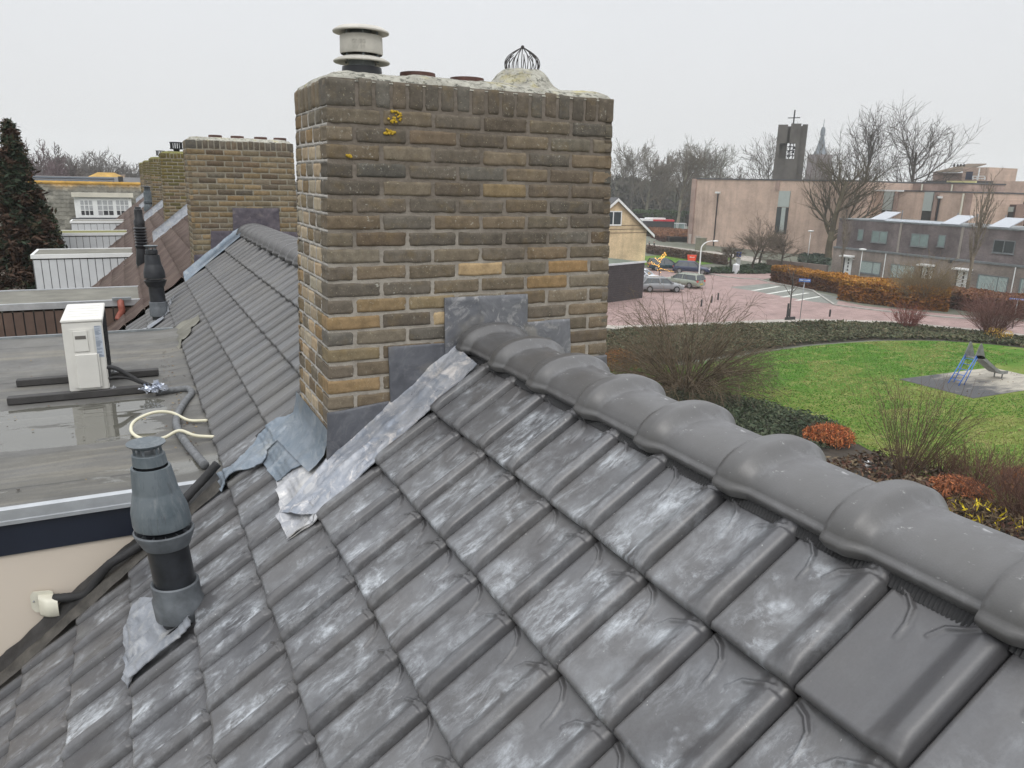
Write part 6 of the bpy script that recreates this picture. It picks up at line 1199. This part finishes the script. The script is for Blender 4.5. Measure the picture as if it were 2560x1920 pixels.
# ---- far crossing house with dormer on the left
XY = 63.; fh = thing('far_house', 'far house with mossy tiles, an orange lichened ridge and a white dormer', 'house', (-2, XY, 0)); zr = onY(z1(600, 520), XY)[2]; x0, x1 = -22, 9.5; ze = zr-3.4; b = MB(); xs = np.arange(x0, x1, .075); ys = []
for k in range(13): ys += [(k*.28, .0), (k*.28+.27, .05)]
G = []
for s, hh in ys: G.append(np.stack([xs, np.full(len(xs), XY-s), zr-s*.95+hh-.03+.025*np.sin(xs*2*math.pi/.3)], 1))
G = np.stack(G, 0); P3 = G.copy(); P3[..., 2] = 0; lich = np.clip(1.3-(XY-G[..., 1])/.25, 0, 1)*(vn(P3, .8, 4)+.55).clip(0, 1); ti = (np.sin(np.floor(G[..., 0]/.3)*12.9+np.floor((XY-G[..., 1])/.28)*78.2)*43758.5) % 1
col = np.array([.125, .12, .10])*(.7+.6*ti[..., None])*(1-lich[..., None])+np.array([.42, .25, .06])*lich[..., None]; b.grid(G, col=col.reshape(-1, 3)); b.obj('roof', pm('mossy tile', (1, 1, 1), .9, 0, .3, 1.5, attr=True, spec=.2), fh, False)
MB().box((x0, XY-3.3, 0), (x1, XY+3, ze+.0)).obj('wall', GR_BR, fh); b = MB(); 
for x in np.arange(x0, x1, .34): b.tube([(x, XY, zr+.03), (x+.35, XY, zr+.03)], [.13, .11], 8, col=(.42, .25, .06) if vn(np.array([[x, 0, 0]]), .6, 2)[0] > -.25 else (.16, .15, .12))
b.obj('ridge_tiles', pm('mossy tile', (1, 1, 1), .9, attr=True), fh); DY = XY-2.6
def dy(x, y): return onY(z1(x, y), DY)
a, c = dy(518, 585), dy(985, 765); dr = MB().box((a[0]+.1, DY+.05, c[2]-.1), (c[0]-.3, XY-.3, a[2]-.05)).obj('dormer', M_WHITE, fh); f1 = dy(985, 622); MB().box((a[0], DY-.25, f1[2]), (c[0], DY+.05, a[2])).obj('dormer_fascia', pm('stained cream board', (.55, .52, .44), .6, 0, .15, .8), dr)
w0, w1 = dy(562, 630), dy(968, 768); MB().box((w0[0], DY-.04, w1[2]), (w1[0], DY+.04, w0[2])).obj('window_frame', M_WHITE, dr); pn = MB(); bars = MB()
for xa, xb in ((578, 685), (702, 832), (838, 945)):
    p, q = dy(xa, 640), dy(xb, 752); pw = (q[0]-p[0])/3; ph = (p[2]-q[2])/3
    for i in range(3):
        for j in range(3): pn.box((p[0]+i*pw+.03, DY-.06, q[2]+j*ph+.03), (p[0]+(i+1)*pw-.03, DY-.045, q[2]+(j+1)*ph-.03), col=(.35, .36, .37) if j else ((.03, .03, .035) if random.random() < .8 else (.3, .3, .31)))
pn.obj('window_panes', pm('dormer pane', (1, 1, 1), .3, attr=True), dr); MB().box((w0[0]-.4, DY-.3, w1[2]-.35), (w1[0]+.3, DY+.1, w1[2]-.02)).obj('dormer_sill', M_ROOFD, dr)
X6 = onY(z1(650, 470), 100); bh = thing('far_house', 'low dark roof with long solar strips just behind the orange lichened ridge', 'house', (0, 100, 0)); b = MB(); b.hexa([(-34, 97, 0), (14, 97, 0), (14, 106, 0), (-34, 106, 0), (-34, 97, X6[2]-1), (14, 97, X6[2]-1), (14, 106, X6[2]-1), (-34, 106, X6[2]-1)]); b.obj('wall', GR_BR, bh)
MB().hexa([(-34, 96.6, X6[2]-1.1), (14, 96.6, X6[2]-1.1), (14, 102, X6[2]-1.1), (-34, 102, X6[2]-1.1), (-34, 100, X6[2]), (14, 100, X6[2]), (14, 100.3, X6[2]), (-34, 100.3, X6[2])]).obj('roof', pm('far tile roof', (.11, .11, .11), .8, 0, .2, .5), bh); b = MB()
for k in range(3): y = 99.4-.9*k; z = X6[2]-.18-.29*k; b.box((-30, y-.35, z-.05), (-1, y, z+.10))
b.obj('solar_strip', pm('blue grey strip', (.12, .14, .17), .4, 0, .1, .3), bh); MB().box((-.6, 98, X6[2]-.6), (-.1, 98.6, X6[2]+.1)).obj('chimney', M_BLACK, bh)
q = onY(z1(850, 455), 120); tag(MB().box((q[0]-1, 120, 0), (q[0]+1, 122, q[2])).obj('far_chimney', GR_BR), 'small square chimney on the far skyline right of the orange roof patch', 'chimney')
q = onY(z1(770, 440), 118); fo = thing('far_house', 'distant house whose orange roof top shows above the dark roofs', 'house', (q[0], 118, 0)); w_ = 4; MB().hexa([(q[0]-w_, 117, q[2]-1.5), (q[0]+w_, 117, q[2]-1.5), (q[0]+w_, 123, q[2]-1.5), (q[0]-w_, 123, q[2]-1.5), (q[0]-1, 119, q[2]), (q[0]+1, 119, q[2]), (q[0]+1, 121, q[2]), (q[0]-1, 121, q[2])]).obj('roof', pm('orange lichened roof', (.45, .28, .07), .9, 0, .3, 1), fo); MB().box((q[0]-w_+.3, 117.3, 0), (q[0]+w_-.3, 122.7, q[2]-1.5)).obj('wall', GR_BR, fo)
# low walls by the hall
ribbon('garden_wall', [Z6(1465, 1430), Z6(1700, 1455), Z6(1990, 1490)], .4, 0, 1.0, pm('low brick wall', (.17, .13, .11), .9, 0, .25, 1), None, 'low brick garden wall with pale coping before the pink hall', 'garden wall')
# ---------------------------------------------------------------- playground slide
m4_ = [(36.73, 26.11), (42.79, 25.98), (42.9, 21.85), (36.85, 22.01)]
def _mat():
    t = NT('play mat'); n = t.noise(1.0, 5, .6, src=t.map((.7, 2.2, 1), (0, 0, .2))); sp2 = t.n('ShaderNodeSeparateXYZ', i0=t.co); g = t.ramp(sp2.outputs[0], 38.4, 41.5, -.05, .38); f = t.ramp(t.math('ADD', n, g), .55, .9)
    c = t.mix(f, (.085, .085, .088), (.40, .37, .31)); c = t.mix(t.ramp(t.noise(40, 4, .6), .4, .8, 0, .4), c, (.05, .05, .05)); return t.fin(c, .9, 0, .2)
flat('play_surface', [(36.73, 26.11), (41.6, 26.0), (44.6, 25.9), (44.7, 21.85), (41, 21.95), (36.85, 22.01)], .03, _mat())
sl_ = thing('playground_slide', 'grey metal slide with blue ladder legs on the square play mat', 'slide', (39, 24.2, .03)); BL = pm('blue paint', (.05, .16, .52), .4, 0, .1, 3); MS = pm('weathered slide steel', (.20, .205, .205), .45, .3, .3, 3)
yA, yB, yC_, yD = 24.62, 24.32, 24.32, 23.72
for yy in (24.5, 23.92):
    MB().tube([(38.55, yy, .03), (39.62, yy, 1.55)], .028, 8).obj('ladder_leg', BL, sl_, True); MB().tube([(39.0, yy, .03), (39.72, yy, 1.45)], .024, 8).obj('ladder_leg', BL, sl_, True)
    MB().prism([(39.45, yy, 1.35), (39.72, yy, 1.98), (39.80, yy, 2.17), (39.90, yy, 2.2), (40.0, yy, 2.12), (40.45, yy, 1.33)], (0, .03, 0)).obj('side_panel', MS, sl_)
b = MB()
for i in range(5): x = 38.72+i*.19; z = .27+i*.27; b.tube([(x, 23.92, z), (x, 24.5, z)], .018, 6)
b.obj('rung', BL, sl_, True); b = MB(); P = curve([(39.55, 24.21, 1.42), (40.05, 24.21, 1.38), (40.45, 24.21, 1.22), (41.2, 24.21, .80), (41.9, 24.21, .42), (42.3, 24.21, .33), (42.75, 24.21, .31)], 30)
sec = [(-.29, .16), (-.27, .16), (-.265, .03), (-.2, 0), (.2, 0), (.265, .03), (.27, .16), (.29, .16), (.29, -.02), (-.29, -.02)]; G = np.stack([np.stack([P[:, 0], P[:, 1]+a, P[:, 2]+z], 1) for a, z in sec+[sec[0]]], 1); b.grid(G).obj('chute', MS, sl_, True, auto=True)
MB().bar((42.4, 24.0, .0), (42.4, 24.0, .3), .05).bar((42.4, 24.42, .0), (42.4, 24.42, .3), .05).obj('foot', MS, sl_)
# ---------------------------------------------------------------- street furniture
def lamp(name, label, base, top, arm, head=.9, r=.06):
    q, h = rel_h(base, top); t = thing(name, label, 'street lamp', (*q, 0), 0, 'white street lamps'); 
    if arm is not None:
        d = np.array([arm[0], arm[1]]); P = curve([(*q, 0), (*q, h*.5), (*q, h*.80), (*(q+d*.12), h*.9), (*(q+d*.5), h*.97), (*(q+d), h)], 30); MB().tube(P, np.linspace(r*1.3, r*.7, len(P)), 10).obj('pole', M_WHITE, t, True); e_ = q+d; u = d/np.linalg.norm(d); b = MB(); b.sphere((*(e_+u*head*.4), h-.02), .5, 10, (.9*head, .36, .16)); b.obj('lamp_head', M_WHITE, t, True)
    else: MB().tube([(*q, 0), (*q, h-.1)], [r, r*.6], 10).obj('pole', M_WHITE, t, True); MB().lathe([(.08, 0), (.30, .05), (.42, .12), (.40, .2), (0, .26)], (*q, h-.15), 16).obj('lamp_head', M_WHITE, t, True)
rt = np.array([CR[0], CR[1]])
lamp('street_lamp', 'white curved street lamp standing in the red parking court', y1(1015, 480), y1(1100, 8), rt*1.05, .85)
lamp('street_lamp', 'white street lamp with flat head before the pink hall beside the big tree', z7(295, 1150), z7(322, 920), None)
lamp('street_lamp', 'white street lamp in front of the left lower window of the grey row', z7(718, 1320), z7(748, 1072), None)
lamp('street_lamp', 'tiny white street lamp before the white house', z6(325, 985), z6(343, 800), None)
def street_sign(label, base, tl, br, pole_top):
    q, h = rel_h(base, pole_top); t = thing('street_sign', label, 'street sign', (*q, 0), 0, 'blue street name signs'); MB().tube([(*q, 0), (*q, h)], .03, 8).obj('pole', M_STEEL, t, True); dep = math.hypot(*q); sc = lambda p: (C0+ray(p)*dep/math.hypot(*ray(p)[:2])); a, c = sc(tl), sc(br)
    u = np.array([a[0], a[1]]); v = np.array([c[0], c[1]]); b = MB(); n_ = -np.array([q[0], q[1]])/dep*.04; b.prism([(*(u+n_), a[2]), (*(v+n_), a[2]), (*(v+n_), c[2]), (*(u+n_), c[2])], (n_[0], n_[1], 0)); b.obj('plate', pm('sign blue', (.10, .22, .58), .4), t)
    w = v-u; b = MB(); zz = a[2]-c[2]; s = .08
    while s < .9: l = random.uniform(.04, .09); b.prism([(*(u+n_*2.2+w*s), c[2]+zz*.42), (*(u+n_*2.2+w*(s+l)), c[2]+zz*.42), (*(u+n_*2.2+w*(s+l)), c[2]+zz*.68), (*(u+n_*2.2+w*s), c[2]+zz*.68)], (n_[0]*.2, n_[1]*.2, 0)); s += l+.03
    b.obj('plate_marking', M_WHITE, t)
street_sign('blue street name sign on a thin pole beside the young street tree', y1(2072, 822), y1(2065, 398), y1(2182, 438), y1(2120, 400)); street_sign('blue street name sign cut by the right edge of the view', y2(2075, 755), y2(2048, 432), y2(2300, 468), y2(2125, 440))
for i, p in enumerate((y2(182, 628), y1(1948, 790), y1(1222, 620), y1(1155, 650), y1(1050, 690))):
    q = onZ(p); hgt = .62 if i else .58; o = MB().lathe([(.075, 0), (.075, hgt-.04), (.05, hgt), (0, hgt)], (q[0], q[1], 0), 10).obj('bollard', M_RUBBER, None, True); tag(o, ['dark bollard alone on the red street edge above the lawn', 'dark bollard right beside the young tree trunk', 'dark bollard in the red court seen through the top right of the large bush', 'dark bollard seen through the upper middle of the large bush', 'dark bollard lowest of those seen through the large bush'][i], 'bollard', 'dark bollards along the street')
q, h = rel_h(y1(945, 262), y1(985, 158)); mb = thing('letter_box', 'orange red letter box on two grey legs beside the small lawn', 'letter box', (*q, 0)); dd = rt*.62; b = MB(); P0_ = q-dd; n_ = np.array([q[0], q[1]])/math.hypot(*q)*.45
for k in (0,): b.hexa([(*(P0_+rt*.12), h-.75), (*(q+dd-rt*.12), h-.75), (*(q+dd-rt*.12+n_), h-.75), (*(P0_+rt*.12+n_), h-.75), (*P0_, h), (*(q+dd), h), (*(q+dd+n_), h), (*(P0_+n_), h)])
b.obj('box', pm('letter box orange', (.80, .07, .02), .4), mb); b = MB(); b.prism([(*(q-rt*.3-n_*.02), h-.3), (*(q+rt*.35-n_*.02), h-.3), (*(q+rt*.35-n_*.02), h-.2), (*(q+rt*.05-n_*.02), h-.26), (*(q-rt*.25-n_*.02), h-.18)], (-n_[0]*.02, -n_[1]*.02, 0)); b.obj('emblem', M_WHITE, mb)
MB().bar((*(q-rt*.35), 0), (*(q-rt*.35), h-.75), .09).bar((*(q+rt*.35), 0), (*(q+rt*.35), h-.75), .09).obj('leg', M_STEEL, mb)
q, h = rel_h(y1(1425, 300), y1(1432, 122)); ps = thing('parking_sign', 'blue parking sign with a white plate below on a pole', 'road sign', (*q, 0)); MB().tube([(*q, 0), (*q, h)], .04, 8).obj('pole', M_STEEL, ps, True); n_ = -np.array([q[0], q[1]])/math.hypot(*q)*.05
def plate(nm, u0, u1, z0, z1_, mat, off=1.): MB().prism([(*(q+rt*u0+n_*off), z0), (*(q+rt*u1+n_*off), z0), (*(q+rt*u1+n_*off), z1_), (*(q+rt*u0+n_*off), z1_)], (n_[0]*.3, n_[1]*.3, 0)).obj(nm, mat, ps)
plate('sign_plate', -.3, .3, h-.62, h, pm('sign blue dark', (.04, .12, .50), .4)); plate('lower_plate', -.28, .28, h-1.6, h-.75, M_WHITE); plate('letter_mark', -.1, -.02, h-.52, h-.1, M_WHITE, 1.4); plate('letter_mark', -.02, .12, h-.32, h-.1, M_WHITE, 1.4)
q, h = rel_h(y1(1405, 348), y1(1410, 245)); tag(MB().box((q[0]-.28, q[1]-.28, 0), (q[0]+.28, q[1]+.28, h-.15)).hexa([(q[0]-.28, q[1]-.28, h-.15), (q[0]+.28, q[1]-.28, h-.15), (q[0]+.28, q[1]+.28, h-.15), (q[0]-.28, q[1]+.28, h-.15), (q[0]-.12, q[1]-.12, h), (q[0]+.12, q[1]-.12, h), (q[0]+.12, q[1]+.12, h), (q[0]-.12, q[1]+.12, h)]).obj('meter_post', M_GREYW), 'white box post in the ground cover under the blue parking sign', 'meter post')
q = onZ((2165, 1180)); tag(MB().box((q[0]-.1, q[1]-.08, .25), (q[0]+.10, q[1]+.08, .30)).box((q[0]-.02, q[1]-.02, 0), (q[0]+.02, q[1]+.02, .25)).box((q[0]-.09, q[1]-.085, .3), (q[0]+.09, q[1]+.05, .42)).obj('garden_light', M_WHITE), 'small white box at the foot of the sparse upright shrub', 'garden light')
# fairy light tree
q, h = rel_h(y1(610, 405), y1(640, 160)); R = np.random.default_rng(5); out = [[], []]; ft = thing('fairy_light_tree', 'small bare tree hung with warm fairy lights in the parking court', 'tree', (*q, 0)); grow(R, (0, 0, 0), (0, 0, 1), h*.9, .06, 0, 1, (7,), (1.35,), out, .04, .05, .75, .015, 8, .45)
for sg, nm in ((out[0], 'trunk'), (out[1], 'branches')): V, F = wood(sg, 4); quads_np(nm, V+np.array([*q, 0]), F, M_TWIG, np.repeat(wcol(len(sg), (.10, .07, .05)), 8, 0), ft)
em = bpy.data.materials.new('warm bulb'); em.use_nodes = True; em.node_tree.nodes['Principled BSDF'].inputs['Emission Color'].default_value = (1, .55, .10, 1); em.node_tree.nodes['Principled BSDF'].inputs['Emission Strength'].default_value = 2.2; em.node_tree.nodes['Principled BSDF'].inputs['Base Color'].default_value = (.9, .5, .1, 1)
b = MB()
for s in out[1]:
    for t in (.1, .6): p = np.array(s[:3])*(1-t)+np.array(s[4:7])*t+R.normal(0, .03, 3); b.sphere((p[0]+q[0], p[1]+q[1], p[2]), .032, 5)
for s in out[0][3:]:
    for t in (0., .5): p = np.array(s[:3])*(1-t)+np.array(s[4:7])*t+R.normal(0, .07, 3); b.sphere((p[0]+q[0], p[1]+q[1], p[2]), .045, 5)
b.obj('fairy_lights', em, ft)
# ---------------------------------------------------------------- vehicles
M_TYRE = pm('tyre', (.015, .015, .015), .8); M_CGL = pm('car glass', (.05, .06, .065), .08, 0, .2, 3, spec=.9)
def car(label, loc, rz, col, kind='hatch', group='cars parked in the red court', L_=4.3):
    t = thing('parked_car', label, 'car', (loc[0], loc[1], 0), 0, group); M_ = Matrix.Translation((loc[0], loc[1], 0)) @ Matrix.Rotation(rz, 4, 'Z')
    paint = pm('car paint '+'%.2f%.2f%.2f' % col, col, .25, 0, .05, 1, spec=.7); w = .86; k = L_/4.3
    def tr(o): o.data.transform(M_); return par(o, t)
    X = np.array([-2.15, -2.1, -1.95, -1.2, -.4, .5, 1.1, 1.7, 2.0, 2.12, 2.15])*k; top = [.55, .80, .90, .93, .93, .92, .88, .80, .70, .58, .45]; wd = [.62, .76, .82, .86, .87, .87, .86, .84, .78, .68, .56]
    th = np.linspace(0, 2*math.pi, 21); G = []
    for x, tz, ww in zip(X, top, wd):
        c, s = np.cos(th), np.sin(th); G.append(np.stack([np.full(21, x), ww*np.sign(c)*np.abs(c)**.35, (.25+tz)/2+(tz-.25)/2*np.sign(s)*np.abs(s)**.4], 1))
    b = MB(); b.grid(np.stack(G)); b.poly(G[0][:-1]); b.poly(G[-1][:-1][::-1]); tr(b.obj('body', paint, None, True, auto=True))
    ends = {'hatch': (-2.0, -1.55, .25, 1.0), 'wagon': (-2.08, -1.85, .2, 1.0), 'sedan': (-1.75, -1.0, .25, 1.05), 'van': (-2.12, -2.0, .6, 1.3)}[kind]; zt = 1.42 if kind != 'van' else 1.65
    def cab(z, f, wdt): x0, x1 = (ends[0]+(ends[1]-ends[0])*f)*k, (ends[3]+(ends[2]-ends[3])*f)*k; return [(x0, -wdt, z), (x1, -wdt, z), (x1, wdt, z), (x0, wdt, z)]
    zs = [.88, 1.0, zt-.10]; b = MB(); b.hexa(cab(.86, 0, .80)+cab(zt-.07, .88, .64)); tr(b.obj('windows', M_CGL, None)); b = MB(); b.hexa(cab(zt-.08, .86, .66)+cab(zt, 1.0, .58)); tr(b.obj('roof', paint, None, True, auto=True)); b = MB()
    c0, c1 = cab(.9, 0, .815), cab(zt-.06, .9, .655)
    for i in range(4): tr(MB().bar(c0[i], c1[i], .09, .07).obj('pillar', paint, None))
    for sgn in (-1, 1): tr(MB().bar((-.35*k, sgn*.815, .9), (-.38*k, sgn*.665, zt-.07), .08, .04).obj('pillar', paint, None))
    for sx in (-1.32*k, 1.32*k):
        for sy in (-1, 1): b = MB(); b.tube([(sx, sy*.70, .31), (sx, sy*.875, .31)], .31, 18); wh_ = tr(b.obj('wheel', M_TYRE, None)); b = MB(); b.tube([(sx, sy*.86, .31), (sx, sy*.885, .31)], .19, 12); r_ = b.obj('rim', M_STEEL, None); r_.data.transform(M_); par(r_, wh_)
    for sy in (-1, 1):
        b = MB(); b.box((-2.13*k, sy*.60-.13, .66), (-2.02*k, sy*.60+.13, .84)); tr(b.obj('tail_light', pm('tail light', (.5, .02, .02), .3), None)); b = MB(); b.box((1.98*k, sy*.56-.16, .55), (2.12*k, sy*.56+.16, .68)); tr(b.obj('headlight', pm('headlight', (.6, .62, .62), .15), None)); b = MB(); b.box((.72*k, sy*.95-.09, .9), (.88*k, sy*.95+.07, 1.02)); tr(b.obj('mirror', paint, None))
    b = MB(); b.box((-2.165*k, -.26, .42), (-2.14*k, .26, .53)); tr(b.obj('number_plate', pm('yellow plate', (.6, .45, .03), .5), None)); return t
ang = math.atan2(rt[1], rt[0])
car('dark teal estate car at the back of the court behind the fairy light tree', np.mean([Y1(590, 335), Y1(800, 315)], 0)+np.array([.5, 1.0]), ang+.05, (.008, .035, .045), 'wagon')
car('dark blue hatchback with red tail light beside the orange letter box', np.mean([Y1(800, 352), Y1(1100, 358)], 0)+np.array([.6, .8]), ang-.32, (.012, .022, .06), 'hatch')
car('silver green estate car nearest the street seen through the big bush', np.array([50.2, 61.2]), ang+2.3, (.26, .29, .24), 'wagon')
car('grey hatchback left of the silver green estate behind the bush twigs', np.array([45.6, 58.9]), ang+.10, (.24, .25, .26), 'hatch')
car('white car half hidden behind the dark shed corner', np.array([47.8, 65.2]), ang-.5, (.60, .64, .68), 'sedan')
q, h = rel_h(z6(495, 1128), z6(500, 1010)); bus = thing('city_bus', 'red white and black city bus passing in front of the white house', 'bus', (*q, 0)); u = rt; v = np.array([-rt[1], rt[0]]); hb_ = min(h, 3.1); wl = 7.5
def bb(nm, u0, u1, v0, v1, z0, z1_, mat, par_=None): P = [q+u*a+v*c for a, c in ((u0, v0), (u1, v0), (u1, v1), (u0, v1))]; return MB().hexa([(*p, z0) for p in P]+[(*p, z1_) for p in P]).obj(nm, mat, par_ or bus)
bb('body', -wl*.5, wl*.5, 0, 2.5, .35, .95, pm('bus red', (.50, .015, .03), .3)); bb('body', -wl*.5, wl*.5, 0, 2.5, .95, hb_-.45, pm('bus dark', (.02, .022, .03), .2)); bb('roof', -wl*.5, -wl*.12, -.03, 2.5, hb_-.45, hb_-.05, M_WHITE); bb('roof', -wl*.12, wl*.5, -.03, 2.5, hb_-.45, hb_-.12, pm('bus red', (.50, .015, .03), .3)); bb('roof_unit', -wl*.32, wl*.25, .3, 2.2, hb_-.1, hb_+.22, M_WHITE); bb('side_window', -wl*.40, wl*.42, -.04, -.02, 1.3, hb_-.75, M_GLASS); bb('front_stripe', -wl*.5-.02, -wl*.42, -.03, 2.5, .5, hb_-.45, pm('bus pale', (.45, .5, .55), .3))
for a in (-.33, .3): P_ = q+u*wl*a; MB().tube([(*(P_-v*.03), .45), (*(P_+v*.3), .45)], .45, 14).obj('wheel', M_TYRE, bus)
q, h = rel_h(z6(650, 1120), z6(650, 1048)); st = thing('bus_shelter', 'glass bus shelter with white frame beside the leaning pale tree', 'bus shelter', (*q, 0)); b = MB(); wl = 5.2
for a in (-.5, -.18, .15, .5):
    for c in (0, 1.5): P_ = q+u*wl*a+v*c; b.bar((*P_, 0), (*P_, h), .09)
for c in (0, 1.5): b.bar((*(q-u*wl*.5+v*c), h), (*(q+u*wl*.5+v*c), h), .14); b.bar((*(q-u*wl*.5+v*c), .15), (*(q+u*wl*.5+v*c), .15), .07)
b.obj('frame', M_GREYW, st); P_ = [q+u*wl*a+v*1.5 for a in (-.48, .48)]; MB().prism([(*P_[0], .2), (*P_[1], .2), (*P_[1], h-.1), (*P_[0], h-.1)], (v[0]*.03, v[1]*.03, 0)).obj('back_glass', M_GLASSG, st); P_ = [q+u*wl*a-v*.1 for a in (-.48, -.2)]; MB().prism([(*P_[0], .3), (*P_[1], .3), (*P_[1], h-.2), (*P_[0], h-.2)], (v[0]*.05, v[1]*.05, 0)).obj('poster_panel', M_GLASS, st)
# two people walking on the path
def person(label, loc, face, coat, legs, hair, hgt=1.72, seed=0):
    t = thing('person', label, 'person', (loc[0], loc[1], 0), face); k = hgt/1.72; me = bpy.data.meshes.new('body')
    J = {'pel': (0, 0, .95, .13), 'wai': (0, 0, 1.12, .125), 'che': (0, .01, 1.33, .145), 'nek': (0, .02, 1.48, .055), 'hd': (0, .035, 1.60, .085), 'ht': (0, .03, 1.68, .07)}
    for s, n in ((-1, 'l'), (1, 'r')):
        f = .18*s; J['h'+n] = (.09*s, 0, .90, .095); J['k'+n] = (.10*s, .10+f*.6, .50, .065); J['a'+n] = (.10*s, -.02+f*1.1, .09, .045); J['t'+n] = (.11*s, .12+f*1.1, .05, .035)
        J['s'+n] = (.18*s, .01, 1.40, .062); J['e'+n] = (.23*s, .0-f*.5, 1.13, .048); J['w'+n] = (.22*s, .10-f*.9, .92, .036); J['f'+n] = (.215*s, .12-f*.9, .83, .032)
    E_ = [('pel', 'wai'), ('wai', 'che'), ('che', 'nek'), ('nek', 'hd'), ('hd', 'ht')]
    for n in 'lr': E_ += [('pel', 'h'+n), ('h'+n, 'k'+n), ('k'+n, 'a'+n), ('a'+n, 't'+n), ('che', 's'+n), ('s'+n, 'e'+n), ('e'+n, 'w'+n), ('w'+n, 'f'+n)]
    ks = list(J); me.from_pydata([tuple(c*k for c in J[a][:3]) for a in ks], [(ks.index(a), ks.index(c)) for a, c in E_], []); o = bpy.data.objects.new('body', me); SC.collection.objects.link(o)
    sm_ = o.modifiers.new('s', 'SKIN'); sm_.use_smooth_shade = True; o.modifiers.new('d', 'SUBSURF').levels = 1; me.skin_vertices[0].data[0].use_root = True
    for i, a in enumerate(ks): me.skin_vertices[0].data[i].radius = (J[a][3]*k*1.05, J[a][3]*k*.9)
    bpy.context.view_layer.update(); m2 = bpy.data.meshes.new_from_object(o.evaluated_get(bpy.context.evaluated_depsgraph_get())); bpy.data.objects.remove(o)
    co_ = np.array([v.co[:] for v in m2.vertices])/k; z = co_[:, 2]; skin = (z > 1.47) | ((np.abs(co_[:, 0]) > .17) & (z < .93) & (z > .7)); C = np.where((z < .86)[:, None], legs, coat); C = np.where(skin[:, None], (.45, .28, .21), C); C = np.where((z < .10)[:, None], (.02, .02, .02), C); set_col(m2, C)
    bo = link('body', m2, pm('person cloth and skin', (1, 1, 1), .8, attr=True), None, True); bo.parent = t
    b = MB(); b.sphere((0, .025*k, 1.655*k), .105*k, 12, (1, 1.05, .82)); ho = b.obj('hair', pm('hair '+str(seed), hair, .8), None, True); ho.parent = t
    b = MB(); b.sphere((-.03, .125*k, 1.61*k), .012, 6).sphere((.03, .125*k, 1.61*k), .012, 6); b.add([(-.012, .12*k, 1.6*k), (.012, .12*k, 1.6*k), (0, .145*k, 1.575*k), (0, .12*k, 1.56*k)], [(0, 1, 2), (1, 3, 2), (0, 2, 3)]); fo = b.obj('face', pm('face mark', (.25, .14, .11), .7), None); fo.parent = t; return t
p1_, p2_ = onZ((1622, 630)), onZ((1634, 632))
person('person in a dark brown coat walking on the path, left of the other walker', p1_, 1.2, (.045, .03, .025), (.03, .03, .035), (.25, .22, .2), 1.66, 1)
person('person in a black coat walking on the path beside the hedge, right one of two', p2_, 1.2, (.012, .012, .016), (.02, .02, .03), (.20, .17, .15), 1.74, 2)
# ---------------------------------------------------------------- air
hz_o = MB().box((-1000, -400, -1.2), (1600, 1700, 75)).obj('haze', [], None); tag(hz_o, kind='stuff'); hm = bpy.data.materials.new('haze'); hm.use_nodes = True; hm.node_tree.nodes.clear(); pv_ = hm.node_tree.nodes.new('ShaderNodeVolumePrincipled'); pv_.inputs['Density'].default_value = .00055; pv_.inputs['Color'].default_value = (.93, .94, .95, 1); pv_.inputs['Anisotropy'].default_value = 0.
ou = hm.node_tree.nodes.new('ShaderNodeOutputMaterial'); hm.node_tree.links.new(pv_.outputs[0], ou.inputs['Volume']); hz_o.data.materials.append(hm); hz_o.data.polygons
SC.cycles.volume_bounces = 1; SC.cycles.max_bounces = 5; SC.cycles.diffuse_bounces = 3
